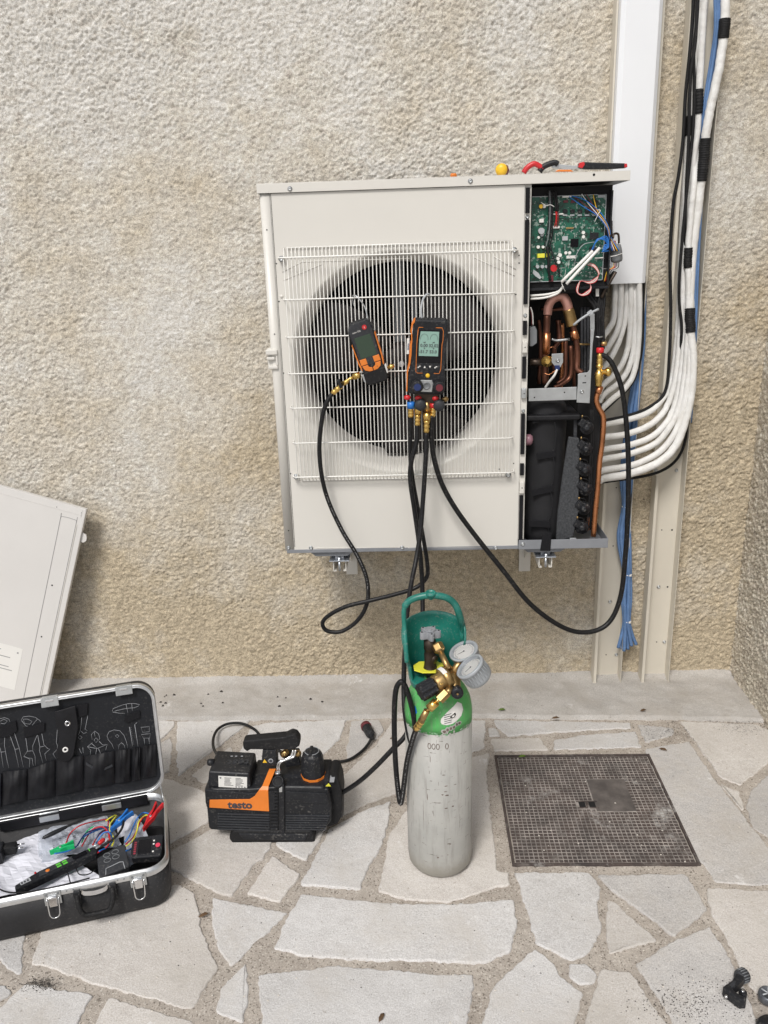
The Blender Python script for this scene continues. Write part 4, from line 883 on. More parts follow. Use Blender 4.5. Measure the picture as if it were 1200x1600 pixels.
b = MB(); b.box((.862, -.375, ZB + .03), (.93, -.372, pY(920, 630, -.37).z)); b.obj('valve_mounting_plate', M['dark'], U)
b = MB(); b.box((.872, -.345, pY(920, 632, -.345).z), (.925, -.342, zc0 - .25)); b.obj('bay_side_plate', M['dark'], U)
# brass service valve
sv = pY(936, 583, -.435); b = MB()
b.lathe(sv + Vector((0, 0, -.036)), (0, 0, 1), [(.0085, 0), (.0095, .004), (.0095, .016), (.0115, .018), (.0115, .038), (.0085, .04), (.0065, .050), (.0095, .052), (.0095, .058), (.007, .06), (.0085, .066), (.0085, .074), (.0075, .076), (.0085, .078), (.0085, .086), (.007, .088), (.007, .092)], 14)
b.lathe(sv + Vector((-.005, 0, .003)), (1, 0, 0), [(.0075, 0), (.0075, .022), (.0105, .023), (.0125, .026), (.0125, .034), (.009, .037)], 10)
vb = b.obj('service_valve', M['brass'], U)
b = MB(); b.lathe(sv + Vector((0, 0, .056)), (0, 0, 1), [(.0098, 0), (.0105, .002), (.0105, .012), (.008, .0135)], 16); b.obj('red_collar', M['red'], vb)
b = MB(); c = pY(944, 537, -.43); b.lathe(c + Vector((-.008, 0, 0)), (1, 0, 0), [(.004, 0), (.0065, .004), (.0065, .013), (.005, .015)], 10); b.obj('side_cap', M['oldbrass'], vb)
b = MB(); b.cbox(pY(895, 842, -.43), (.02, .01, .008)); b.obj('crumpled_clip', M['steel'], U, bevel=.002)
# brackets under the unit
for px, lab in ((531, 'left galvanised wall bracket clamped under the unit'), (852, 'right galvanised wall bracket clamped under the unit')):
    c = pY(px, 888, -.44); x = c.x
    t = thing('wall_bracket', lab, 'bracket', (x, -.02, ZB - .08), 'wall brackets under the unit')
    b = MB(); b.box((x - .02, -.44, ZB - .062), (x - .017, -.01, ZB - .03)); b.box((x + .017, -.44, ZB - .062), (x + .02, -.01, ZB - .03)); b.box((x - .02, -.44, ZB - .033), (x + .02, -.01, ZB - .030)); b.box((x - .02, -.44, ZB - .064), (x - .01, -.01, ZB - .062)); b.box((x + .01, -.44, ZB - .064), (x + .02, -.01, ZB - .062))
    b.obj('arm', M['panel'], t, bevel=.001)
    b = MB(); b.box((x - .03, -.45, ZB - .029), (x + .03, -.385, ZB - .026)); b.box((x - .03, -.385, ZB - .029), (x + .03, -.382, ZB - .004)); b.obj('clamp_plate', M['zinc'], t, bevel=.001)
    b = MB(); b.box((x - .013, -.435, ZB - .026), (x + .013, -.395, ZB - .003)); b.obj('rubber_block', M['grey'], t, bevel=.002)
    b = MB(); b.lathe((x, -.444, ZB - .026), (0, 0, 1), [(.008, 0), (.008, .002), (.006, .002), (.006, .008), (.003, .009)], 8); b.cyl((x, -.444, ZB - .060), (x, -.444, ZB - .03), .0035); b.obj('bolt', M['zinc'], t)
    b = MB(); b.box((x - .02, -.009, ZB - .25), (x + .02, -.004, ZB + .05)); b.prism([(-.009, -.064), (-.20, -.064), (-.009, -.2)], (x - .0015, 0, ZB), (0, 1, 0), (0, 0, 1), (.003, 0, 0)); b.obj('wall_plate', M['panel'], t)
# ------------------------------------------------------------------ tools lying on top of the unit
c = pY(783, 262, -.40); c.z = ZT + .017
t = thing('screwdriver', 'yellow and dark red screwdriver lying on the unit top with its handle end forward', 'screwdriver', (c.x, c.y, ZT))
b = MB(); b.lathe(c + Vector((0, -.01, 0)), (.12, 1, 0), [(.004, 0), (.012, .002), (.0155, .008), (.0165, .02), (.015, .05), (.012, .07), (.015, .09), (.009, .11)], 14); b.obj('handle', M['yellow'], t)
b = MB(); b.lathe(c + Vector((.006, -.004, .0)), (.12, 1, 0), [(.006, 0), (.012, .002), (.0145, .01), (.0145, .06), (.010, .1)], 8); b.obj('grip_inset', M['maroon'], t)
b = MB(); b.cyl(c + Vector((.012, .095, -.004)), c + Vector((.02, .20, -.012)), .003); b.obj('shaft', M['chrome'], t)
c = pY(709, 273, -.42); c.z = ZT + .006
b = MB(); b.lathe(c + Vector((-.008, 0, 0)), (1, .3, 0), [(.003, 0), (.0055, .002), (.0055, .014), (.003, .016)], 10); tag(b.obj('small_fitting', M['orange']), 'small orange brass cap on the unit top, left of the yellow screwdriver', 'cap')
def onTop(px, py, Y=-.36, dz=0):
    p = pY(px, py, Y); return p + Vector((0, 0, dz))
t = thing('pliers', 'pliers with looped red and black handles lying on the unit top', 'pliers', (onTop(850, 262).x, -.36, ZT))
b = MB(); b.tube(spline([onTop(818, 270), onTop(824, 262), onTop(834, 256), onTop(842, 259), onTop(848, 264)], 6), .0072, 8); b.obj('handle', M['red'], t, label='red curved handle')
b = MB(); b.tube(spline([onTop(843, 268), onTop(850, 260), onTop(866, 254), onTop(872, 257)], 6), [.0075] * 18 + [.006], 8); b.obj('handle', M['black'], t, label='black curved handle')
b = MB(); b.face([(862, 260), (868, 256), (898, 259), (905, 261), (898, 264), (864, 263)], -.36, .012); b.obj('jaws', M['steel'], t, bevel=.001)
t = thing('utility_knife', 'black and red utility knife lying along the unit top near its right end', 'knife', (onTop(940, 259).x, -.38, ZT))
b = MB(); b.face([(903, 262), (905, 255), (914, 253), (940, 254), (978, 255), (980, 262), (950, 264), (915, 264)], -.39, .022); b.obj('body', M['black'], t, bevel=.003)
b = MB(); b.face([(903.5, 261), (906, 254), (913, 252.5), (914, 257), (910, 263)], -.392, .026); b.obj('nose', M['red'], t, bevel=.001)
b = MB(); b.face([(976, 255.5), (980, 255.5), (980.5, 261), (976, 262)], -.392, .02); b.obj('end_button', M['red'], t, bevel=.001)
b = MB(); b.face([(878, 262.5), (904, 258), (904, 263), (880, 265)], -.385, .002); b.obj('blade', M['chrome'], t)
b = MB(); b.face([(868, 268), (872, 265), (892, 265), (896, 268)], -.40, .01); tag(b.obj('orange_tag', M['orange'], None, bevel=.001), 'flat orange plastic piece under the knife blade on the unit top', 'plastic piece')

# ------------------------------------------------------------------ vacuum gauge hanging on the guard
o = pY(575, 549, -.505); T = frame(o, 16.5, 4)
vg = thing('vacuum_gauge', 'tilted black and orange vacuum gauge with dark screen hooked on the wire guard', 'gauge', tuple(o))
pr = lambda poly, z, h, mt, nm, par, bv=.001, TT=None: (lambda b: (b.prism(poly, (0, 0, z), (1, 0, 0), (0, 1, 0), (0, 0, h)), b.obj(nm, M[mt] if isinstance(mt, str) else mt, par, bevel=bv))[1])(MB(TT or T))
pr([(-.034, .062), (-.028, .078), (-.02, .085), (.02, .085), (.028, .078), (.034, .062), (.030, -.02), (.028, -.045), (.030, -.078), (-.028, -.078), (-.030, -.045), (-.030, -.02)], -.018, .034, 'black', 'body', vg, .004)
pr([(-.0355, .03), (-.033, .03), (-.031, -.02), (-.026, -.042), (-.031, -.044), (-.0345, -.025)], -.012, .026, 'orange', 'side_grip', vg, .001)
pr([(.0355, .045), (.033, .045), (.031, -.02), (.0285, -.042), (.031, -.044), (.0345, -.025)], -.012, .026, 'orange', 'side_grip', vg, .001)
pr([(-.030, .055), (-.028, .075), (-.02, .080), (.02, .080), (.028, .075), (.030, .055), (.026, -.032), (-.026, -.032)], .0155, .0015, 'darkgrey', 'face_plate', vg, .0005)
lc = pr([(-.0225, .046), (.0225, .046), (.0225, -.012), (-.0225, -.012)], .0168, .001, 'lcd1', 'screen', vg, .0003)
for k, (x, y, w_, h_) in enumerate(((-.017, -.021, .0105, .008), (.0165, -.021, .0105, .008))): pr([(x - w_, y + h_), (x + w_ * .7, y + h_), (x + w_ * .7, y - h_), (x - w_, y - h_)][:4] if k == 0 else [(x - w_ * .7, y + h_), (x + w_, y + h_), (x + w_, y - h_), (x - w_ * .7, y - h_)], .0165, .003, 'orange', 'button', vg, .001)
pr([(-.026, -.031), (-.010, -.031), (-.009, -.037), (-.001, -.041), (-.001, -.050), (-.012, -.049), (-.022, -.043)], .0165, .003, 'orange', 'button', vg, .001)
pr([(.026, -.031), (.010, -.031), (.009, -.037), (.001, -.041), (.001, -.050), (.012, -.049), (.022, -.043)], .0165, .003, 'orange', 'button', vg, .001)
b = MB(T); b.lathe((-.0, .0, 0), (0, 0, 1), [(.001, 0)] * 2, 3); 
b = MB(T); b.cyl((.013, .066, .0165), (.013, .066, .018), .0062, n=16); b.obj('red_badge', M['red'], vg)
text('testo 552', .006, T @ Matrix.Translation((-.011, .060, .0172)), M['white'], 'model_print', vg, .0002)
text('t', .009, T @ Matrix.Translation((.013, .066, .0182)), M['white'], 'badge_print', vg, .0002)
text('0', .006, T @ Matrix.Translation((.013, -.042, .0197)), M['print'], 'button_print', vg, .0001)
pr([(-.030, -.048), (.030, -.048), (.031, -.082), (.022, -.087), (-.022, -.087), (-.031, -.080)], -.016, .034, 'blackm', 'valve_block_cover', vg, .004)
pr([(-.036, -.055), (-.0305, -.055), (-.0305, -.078), (-.036, -.074)], -.008, .016, 'steel', 'port_plate', vg, .0006); pr([(.036, -.046), (.0305, -.046), (.0305, -.070), (.034, -.070)], -.008, .016, 'white', 'port_plate', vg, .0006)
b = MB(T); b.lathe((.034, -.058, 0), (1, 0, 0), [(.004, 0), (.004, .006), (.007, .007), (.007, .014), (.0055, .017), (.0045, .021)], 8); b.obj('brass_cap', M['brass'], vg)
b = MB(); hk = [(575, 500, -.505), (570, 480, -.50), (560, 466, -.50), (553, 461, -.49), (551, 467, -.47), (553, 478, -.468)]; b.tube(spline(path(hk), 6), .0018, 7); b.obj('hook', M['steel'], vg)
# fitting chain from gauge to hose
fa = path([(563, 585, -.505), (548, 591, -.505), (540, 597, -.505), (533, 603, -.505), (525, 609, -.505), (519, 615, -.505)])
# ------------------------------------------------------------------ digital manifold
o = pY(668, 556, -.515); T = frame(o, -3.2, 4)
dm = thing('digital_manifold', 'upright black and orange digital manifold with lit pale screen hung on the guard', 'gauge', tuple(o))
prm = lambda poly, z, h, mt, nm, par=dm, bv=.001: pr(poly, z, h, mt, nm, par, bv, T)
prm([(-.036, .098), (.044, .098), (.049, .088), (.049, .02), (.047, -.03), (.050, -.055), (.048, -.095), (.040, -.100), (-.042, -.100), (-.050, -.094), (-.050, -.05), (-.044, -.028), (-.044, .03), (-.040, .085)], -.022, .044, 'black', 'body', bv=.005)
prm([(-.036, .0995), (-.041, .094), (-.0455, .085), (-.0475, .066), (-.0465, .060), (-.0445, .04), (-.0495, .032), (-.0495, -.018), (-.054, -.040), (-.054, -.094), (-.0505, -.094), (-.0505, -.04), (-.045, -.02), (-.0405, .03), (-.0435, .065), (-.0415, .084), (-.037, .091)], -.012, .032, 'orange', 'side_grip', bv=.001)
prm([(.044, .0985), (.0485, .090), (.0495, .05), (.0505, .05), (.0500, .092), (.045, .0995)], -.012, .028, 'darkgrey', 'side_grip', bv=.001)
ol = [(-.028, .072), (-.026, .078), (-.015, .078)], [(.018, .078), (.034, .078), (.038, .070), (.038, .045), (.036, .035), (.036, -.030), (.032, -.042), (.018, -.042)], [(-.028, .072), (-.030, .035), (-.030, -.038), (-.026, -.042), (-.012, -.042)]
b = MB(T)
for q in ol: b = MB(T); b.tube([(x, y, .0225) for x, y in q], .0009, 5); b.obj('copper_line', M['orange'], dm)
prm([(-.027, .072), (.034, .072), (.035, .0), (.034, -.014), (-.028, -.014), (-.029, .0)], .0215, .0015, 'screen', 'screen_glass', bv=.0004)
lcd = prm([(-.021, .068), (.027, .068), (.027, .004), (-.024, .004), (-.024, .045)], .0228, .0008, 'lcd2', 'screen', bv=0)
for s_, x, y, z_ in (('0.00', -.011, .031, .0095), ('32.02', .014, .031, .0095), ('-51.7', -.012, .015, .0095), ('53.0', .0135, .015, .0095), ('psi', -.010, .040, .004), ('psi', .014, .040, .004), ('°F', -.010, .0235, .004), ('°F', .014, .0235, .004)):
    text(s_, z_ * 1.2, T @ Matrix.Translation((x, y, .0238)), M['print'], 'screen_digits', lcd, .0001, .0003)
for x in (-.011, .0145):
    b = MB(T); b.tube([(x + .0098 * math.cos(R(a)), .049 + .0125 * math.sin(R(a)), .0239) for a in range(-15, 200, 12)], .0004, 5); b.obj('dial_arc', M['print'], lcd)
b = MB(T)
b = MB(T); b.add([(-.010, -.028, .0228), (-.004, -.028, .0228), (-.007, -.022, .0228)], [(0, 1, 2)]); b.obj('arrow_key', M['white'], dm)
b = MB(T); b.add([(.004, -.022, .0228), (.010, -.022, .0228), (.007, -.028, .0228)], [(2, 1, 0)]); b.obj('arrow_key', M['white'], dm)
for x in (-.021, .023): b = MB(T); b.box((x - .0045, -.028, .0224), (x - .001, -.025, .0228)); b.box((x - .001, -.025, .0224), (x + .003, -.0225, .0228)); b.obj('menu_key', M['white'], dm)
b = MB(T); b.lathe((.002, -.048, .022), (0, 0, 1), [(.0058, 0), (.0058, .002), (.004, .0032), (.001, .0034)], 14); b.obj('orange_button', M['yellow'], dm)
prm([(-.0565, .045), (-.0495, .046), (-.0495, .008), (-.0565, .007)], .0, .0225, 'paper', 'white_sticker', bv=.0006)
text('testo', .0085, T @ Matrix.Translation((-.053, .027, .0231)) @ Matrix.Rotation(R(90), 4, 'Z'), M['dblue'], 'sticker_print', dm, .0002)
prm([(-.016, -.060), (.014, -.060), (.018, -.068), (.015, -.092), (-.018, -.092)], .0215, .004, 'steel', 'sight_plate')
b = MB(T); b.lathe((.0, -.075, .024), (0, 0, 1), [(.0105, 0), (.0105, .004), (.008, .005), (.007, .0035), (.0001, .0035)], 18); b.obj('sight_glass', M['mgrey'], dm)
for x, mt in ((-.026, 'blue'), (.032, 'red')):
    b = MB(T); b.lathe((x, -.075, .018), (.05, 0, 1), [(.012, 0), (.0165, .006), (.0165, .022), (.0145, .026), (.0135, .0265), (.001, .0265)], 12); kn = b.obj('valve_knob', M['black'], dm)
    b = MB(T); b.cyl((x + .0015, -.075, .0443), (x + .0015, -.075, .0462), .0095, n=16); b.obj('knob_cap', M['dblue'] if mt == 'blue' else M['maroon'], kn)
prm([(-.030, -.098), (.034, -.098), (.032, -.125), (.010, -.128), (.008, -.150), (-.008, -.150), (-.010, -.128), (-.028, -.122)], -.016, .030, 'dbrass', 'valve_block', bv=.002)
for x, y, mt in ((-.050, -.112, 'red'), (-.020, -.112, 'red'), (.026, -.112, 'red'), (.052, -.113, 'oldbrass')):
    b = MB(T); b.sphere((x, y, .012), .0088, 12, (1.1, .85, .85)); b.obj('service_cap', M[mt], dm)
for x, y, mt in ((-.014, -.128, 'darkgrey'), (.036, -.128, 'darkgrey')):
    b = MB(T); b.lathe((x, y, .012), (0, 0, 1), [(.014, 0), (.016, .004), (.016, .018), (.013, .022), (.001, .022)], 8); b.obj('lower_knob', M[mt], dm)
b = MB(); b.tube(spline(path([(660, 502, -.512), (658, 485, -.51), (661, 468, -.505), (667, 460, -.50), (672, 462, -.475), (674, 475, -.466)]), 6), .0028, 8); b.obj('hook', M['lgrey'], dm)

# ------------------------------------------------------------------ hoses with their end fittings
def fitting(spec, rs, mt, par, n=10, nm='fitting'):
    P = path(spec) if len(spec[0]) == 3 and spec[0][0] > 20 else [Vector(s) for s in spec]
    b = MB(); b.tube(P, rs, n); return b.obj(nm, M[mt], par)
def barb(P0, P1, r, par, mt='brass'):
    """ribbed crimp sleeve"""
    P0 = Vector(P0); P1 = Vector(P1); L_ = (P1 - P0).length; d = P1 - P0; b = MB(); pf = [(r * .8, 0)]
    for k in range(3): h = L_ * (k + .15) / 3; pf += [(r * 1.0, h), (r * 1.0, h + L_ * .16), (r * .75, h + L_ * .2)]
    pf.append((r * .8, L_)); b.lathe(P0, d, pf, 12); return b.obj('crimp_sleeve', M[mt], par)
def hose(spec, r, lab, k=9, n=10):
    P = spline(path(spec), k); b = MB(); b.tube(P, r, n); o = b.obj('hose', M['hose']); tag(o, lab, 'hose', 'black charging hoses'); return o
vh = hose([(519, 615, -.505), (510, 630, -.51), (503, 655, -.51), (499, 700, -.51), (503, 745, -.505), (514, 785, -.50), (535, 830, -.50), (558, 868, -.51), (573, 905, -.52), (574, 940, -.53), (560, 968, -.53), (535, 986, -.53), (512, 986, -.53), (504, 975, -.53), (512, 963, -.535), (540, 948, -.54), (580, 938, -.54), (620, 928, -.53), (650, 918, -.52), (666, 903, -.515), (668, 885, -.51), (663, 850, -.505), (654, 800, -.505), (645, 750, -.505), (641, 710, -.51), (641, 680, -.515), (642, 650, -.52)], .0062, 'black hose looping from the vacuum gauge back to the blue manifold port')
hb = hose([(652, 664, -.52), (651, 690, -.525), (643, 720, -.53), (641, 750, -.53), (648, 800, -.53), (656, 860, -.54), (660, 920, -.56), (660, 985, -.62), (658, 1040, -.70), (650, 1100, -.79), (636, 1145, -.83), (612, 1172, -.845), (585, 1200, -.85), (560, 1222, -.84), (533, 1240, -.82)], .0066, 'black hose dropping behind the green guard and over to the pump')
ha = hose([(666, 676, -.53), (665, 720, -.54), (661, 780, -.55), (657, 830, -.57), (650, 875, -.60), (642, 915, -.65), (636, 960, -.72), (633, 1010, -.80), (631, 1060, -.88), (632, 1105, -.94), (638, 1145, -.97), (645, 1166, -.98), (649, 1158, -.99), (648, 1130, -1.0), (641, 1095, -1.0), (632, 1070, -1.0), (625, 1066, -1.0), (618, 1082, -1.0), (616, 1130, -.99), (618, 1190, -.98), (622, 1235, -.98), (626, 1255, -.985), (630, 1235, -.99), (636, 1190, -1.0), (645, 1155, -1.02), (651, 1138, -1.035)], .0066, 'black hose hanging in a long bight at the left of the gas cylinder')
hd = hose([(675, 650, -.52), (674, 680, -.52), (678, 715, -.52), (690, 755, -.515), (712, 795, -.51), (745, 840, -.51), (785, 890, -.51), (825, 940, -.51), (865, 972, -.50), (900, 987, -.49), (932, 985, -.48), (955, 968, -.47), (970, 930, -.46), (977, 870, -.455), (981, 800, -.45), (982, 730, -.45), (979, 665, -.45), (972, 610, -.45), (960, 575, -.445), (950, 560, -.44), (940, 554, -.437)], .0072, 'thick black hose swinging from the manifold to the brass service valve', k=9)
# gauge side fitting
fitting([(563, 585, -.505), (552, 589, -.505)], [.0095, .0095], 'brass', vh, 6, 'hex_nut'); fitting([(553, 589, -.505), (546, 592, -.505), (541, 597, -.505), (535, 600, -.505)], [.005, .0035, .0065, .006], 'brass', vh)
b = MB(frame(pY(531, 599, -.51), 20)); b.box((-.004, -.012, -.004), (.004, .012, .012)); b.obj('valve_lever', M['black'], vh, bevel=.002)
barb(pY(534, 602, -.505), pY(519, 615, -.505), .0078, vh)
fitting([(642, 628, -.52), (642, 638, -.52)], [.0105, .0105], 'blue', vh, 8, 'blue_nut'); barb(pY(642, 638, -.52), pY(642, 652, -.52), .0082, vh)
fitting([(653, 634, -.515), (653, 648, -.52)], [.0105, .0100], 'brass', hb, 8, 'hex_nut'); barb(pY(652.5, 648, -.52), pY(652, 666, -.52), .0082, hb)
fitting([(667, 628, -.52), (668, 644, -.52)], [.009, .009], 'oldbrass', ha, 8, 'hex_nut'); fitting([(667.5, 645, -.525), (667, 658, -.525)], [.0112, .0105], 'brass', ha, 8, 'hex_nut'); barb(pY(667, 657, -.528), pY(666, 677, -.53), .0084, ha)
fitting([(677, 630, -.52), (677, 637, -.52)], [.0095, .0095], 'red', hd, 8, 'red_nut'); barb(pY(677, 637, -.52), pY(676, 651, -.52), .0078, hd)

# ------------------------------------------------------------------ gas cylinder
CX, CY, CR = .4355, -.941, .0832
def paint(name, base, worn, chips, wear):
    m, n, p, tc = nodes(name); v = tc.outputs['Object']
    c = ramp(n, noise(n, v, 9, 5, .65), [(.3, base), (.7, worn)])
    c = mix(n, ramp(n, noise(n, v, 22, 5, .7, (3, 3, .35)), [(.50, 0.), (.72, .6)]), c, (.22, .21, .19))
    c = mix(n, ramp(n, noise(n, v, 60, 3, .6, (.5, .5, 3.2)), [(.675, 0.), (.70, .9)]), c, chips)
    c = mix(n, ramp(n, noise(n, v, 90, 3, .6, (2.4, 2.4, .25)), [(.66, 0.), (.69, .6)]), c, chips)
    if wear:
        sx = n.nodes.new('ShaderNodeSeparateXYZ'); n.links.new(v, sx.inputs[0]); ad = n.nodes.new('ShaderNodeMath'); ad.operation = 'ADD'
        mu = n.nodes.new('ShaderNodeMath'); mu.operation = 'MULTIPLY'; mu.inputs[1].default_value = .045; n.links.new(noise(n, v, 35, 4, .7), mu.inputs[0]); n.links.new(sx.outputs[2], ad.inputs[0]); n.links.new(mu.outputs[0], ad.inputs[1])
        c = mix(n, ramp(n, ad.outputs[0], wear[0]), c, wear[1])
    n.links.new(c, p.inputs['Base Color']); p.inputs['Roughness'].default_value = .5
    n.links.new(bump(n, noise(n, v, 40, 4, .6, (1, 1, .5)), .25, .002), p.inputs['Normal']); return m
M['gaspaint'] = paint('scuffed_grey_paint', (.33, .33, .31), (.42, .41, .385), (.09, .075, .06), ([(.052, .85), (.085, 0.)], (.27, .255, .22)))
M['gasgreen'] = paint('chipped_green_paint', (.07, .37, .09), (.11, .46, .13), (.45, .47, .42), ([(.452, .0), (.447, .0)], (.4, .4, .4)))
gc = thing('gas_cylinder', 'scuffed grey gas cylinder with green shoulder and teal carrying guard', 'gas cylinder', (CX, CY, 0))
b = MB(); b.lathe((CX, CY, 0), (0, 0, 1), [(CR - .022, 0), (CR - .010, .004), (CR - .002, .016), (CR, .034), (CR, .434)], 64); b.obj('body', M['gaspaint'], gc)
b = MB(); pf = [(CR + .0004, .430), (CR + .0004, .452)] + [(CR * math.cos(a) ** .75 if a < 1.3 else .03, .452 + .088 * math.sin(a)) for a in [R(x) for x in (8, 16, 24, 32, 40, 48, 56, 64, 72)]] + [(.032, .542)]
V = []; 
b.lathe((CX, CY, 0), (0, 0, 1), pf, 64); sh = b.obj('green_shoulder', M['gasgreen'], gc)
b = MB(); b.cyl((CX, CY, .536), (CX, CY, .556), .030, .026, 24); b.obj('neck_ring', M['dbrass'], gc)
b = MB(); q = [(.043, -.02), (.05, .015), (.02, .038), (-.03, .036), (-.048, .012), (-.045, -.018), (-.02, -.034), (.02, -.034)]
b.prism([(x * .82, y * .8) for x, y in q], (CX - .02, CY - .004, .566), (1, 0, 0), (0, 1, 0), (0, 0, .003)); b.obj('yellow_collar_tag', M['lemon'], gc, bevel=.001)
# sticker and worn stamping on the shoulder (built on the curved surface)
def wrap(poly, zoff=.0, rad=CR + .0012, name='sticker', mt='paper', par=None):
    """poly in (angle deg from -Y towards +X, height)"""
    def sp(a, z):
        r = rad
        if z > .452: r = min(rad, CR * math.cos(math.asin(min(1, (z - .452) / .088))) ** .75 + (rad - CR))
        return (CX + r * math.sin(R(a)), CY - r * math.cos(R(a)), z)
    ca = sum(p[0] for p in poly) / len(poly); cz = sum(p[1] for p in poly) / len(poly); n = len(poly)
    b = MB(); V = [sp(ca, cz)]; K = 4 if max(p[0] for p in poly) - min(p[0] for p in poly) > 12 else 1
    for k in range(1, K + 1): V += [sp(ca + (x - ca) * k / K, cz + (y - cz) * k / K) for x, y in poly]
    F = [(0, 1 + i, 1 + (i + 1) % n) for i in range(n)]
    for k in range(1, K): F += [(1 + (k - 1) * n + i, 1 + (k - 1) * n + (i + 1) % n, 1 + k * n + (i + 1) % n, 1 + k * n + i) for i in range(n)]
    b.add(V, F, True)
    return b.obj(name, M[mt], par or gc)
st_ = wrap([(2, .466), (4, .460), (12, .456), (22, .457), (30, .462), (40, .470), (46, .482), (46, .496), (38, .504), (28, .498), (14, .488), (3, .474)], name='white_sticker')
random.seed(4)
for i in range(5): wrap([(8, .482 - i * .005), (8 + random.uniform(10, 18), .484 - i * .005), (8 + 14, .4825 - i * .005), (8, .4805 - i * .005)], rad=CR + .0018, name='sticker_print', mt='print', par=None)
M['scar'] = mat('chipped_brown_metal', (.16, .12, .10), .7, var=.4, vs=60); M['greenflake'] = mat('pale_green_flake', (.22, .42, .24), .6); M['ring'] = mat('bared_grey_edge', (.42, .42, .39), .6, var=.2, vs=60)
for k in range(6):
    a = 8 + k * 5.4; z = .440 + k * .0026 + random.uniform(-.002, .002); w_ = random.uniform(2.2, 3.4)
    ring_ = [(a + w_ * 1.5 * math.cos(t) * random.uniform(.8, 1.2), z + .0075 * math.sin(t) * random.uniform(.7, 1.2)) for t in [i * math.pi / 5 for i in range(10)]]
    wrap(ring_, rad=CR + .0008, name='bared_patch', mt='ring'); wrap([(a + (x - a) * .55, z + (y - z) * .55) for x, y in ring_], rad=CR + .0018, name='paint_chip', mt='scar')
random.seed(77)
for k in range(46):
    a = random.uniform(-65, 75); z = .431 + random.uniform(-.003, .005); w_ = random.uniform(.5, 2.2); h_ = random.uniform(.0008, .0035)
    wrap([(a + w_ * math.cos(t) * random.uniform(.6, 1.3), z + h_ * math.sin(t) * random.uniform(.6, 1.3)) for t in [i * math.pi / 3.5 for i in range(7)]], rad=CR + .0009, name='flaked_paint', mt=random.choice(['ring', 'ring', 'greenflake']))
for k, a in enumerate((-17, -10, -3, 12)):
    z = .398; V = [(CX + (CR + .0004) * math.sin(R(a + 2.6 * math.cos(t))), CY - (CR + .0004) * math.cos(R(a + 2.6 * math.cos(t))), z + .0075 * math.sin(t)) for t in [i * math.pi / 6 for i in range(12)]]
    b = MB(); b.tube(V, .0008, 5, closed=True); b.obj('stamped_mark', M['scar'], gc)
for a, z, l, hgt in ((6, .318, 5, .0012), (10, .286, 6, .0012), (4, .262, 4, .002), (11, .259, 7, .0022), (9, .270, 6, .001), (10, .222, 6, .0016), (22, .224, 5, .0018), (26, .285, 7, .0008), (15, .115, 8, .0014), (16, .112, 4, .001), (-5, .075, 4, .0022), (12, .082, 3, .0012), (-22, .25, 1.2, .012), (-24, .28, .5, .03), (-30, .2, .4, .05), (32, .34, .35, .05), (-16, .36, .9, .01)):
    ring_ = [(a + l / 2 * math.cos(t) * random.uniform(.7, 1.2), z + hgt * math.sin(t) * random.uniform(.6, 1.3)) for t in [i * math.pi / 4 for i in range(8)]]
    wrap(ring_, rad=CR + .0004, name='scratch', mt='scar')
b = wrap([(-52, .470), (-44, .468), (-40, .480), (-46, .492), (-54, .486)], name='blue_sticker', mt='blue')
# teal guard: open half tub with carrying handle
b = MB(); V = []; F = []; na, nz = 28, 14
gz0, gz1 = .530, .668
def gr(a, z):
    t = (z - gz0) / (gz1 - gz0); return .057 + .016 * min(1, t * 1.3)
A0, A1 = R(-30), R(210)
for j in range(nz + 1):
    for i in range(na + 1):
        a = A0 + (A1 - A0) * i / na; z1_ = gz1 + .012 * math.sin(a) ** 2 * (1 if math.sin(a) > 0 else 0)
        edge_ = min(1, max(0, (math.sin(a) + .62) / .8)); top = gz0 + (z1_ - gz0) * (edge_ ** .6)
        z = gz0 + (top - gz0) * j / nz; r = gr(a, z)
        V.append((CX - .008 + r * math.cos(a) * 1.04, CY + .012 + r * math.sin(a) * .9, z))
for j in range(nz):
    for i in range(na): F.append((j * (na + 1) + i, j * (na + 1) + i + 1, (j + 1) * (na + 1) + i + 1, (j + 1) * (na + 1) + i))
b.add(V, F, True); gd = b.obj('carrying_guard', M['teal'], gc); sm_ = gd.modifiers.new('s', 'SOLIDIFY'); sm_.thickness = .005; sm_.offset = 0
b = MB(); b.cyl((CX - .008, CY + .006, gz0 - .006), (CX - .008, CY + .006, gz0 + .010), .060, .062, 28); b.obj('guard_floor', M['teal'], gd, bevel=.002)
def hp(px, py, Y): return pY(px, py, Y)
H_ = spline([hp(636, 1035, -.965), hp(634, 1010, -.955), hp(632, 980, -.935), hp(631, 955, -.93), hp(636, 942, -.925), hp(650, 934, -.925), hp(672, 930, -.925), hp(695, 933, -.925), hp(709, 942, -.925), hp(717, 958, -.93), hp(722, 980, -.915), hp(723, 1000, -.905), hp(722, 1012, -.90)], 6)
b = MB(); n_ = len(H_); b.tube(H_, [.0085 if 20 < i < n_ - 14 else .006 for i in range(n_)], 10); b.obj('handle_bow', M['teal'], gd)
b = MB(); c = hp(673, 930, -.927); b.lathe(c, (0, -.25, 1), [(.006, -.01), (.009, 0), (.0125, .005), (.0125, .008), (.009, .008), (.0085, .0), (.001, -.001)], 20, cap=False); b.obj('handle_socket', M['teal'], gd)
b = MB(); b.tube([hp(722.5, 985, -.91), hp(724, 1010, -.90)], .0075, 10); b.obj('guard_edge', M['teal'], gd)
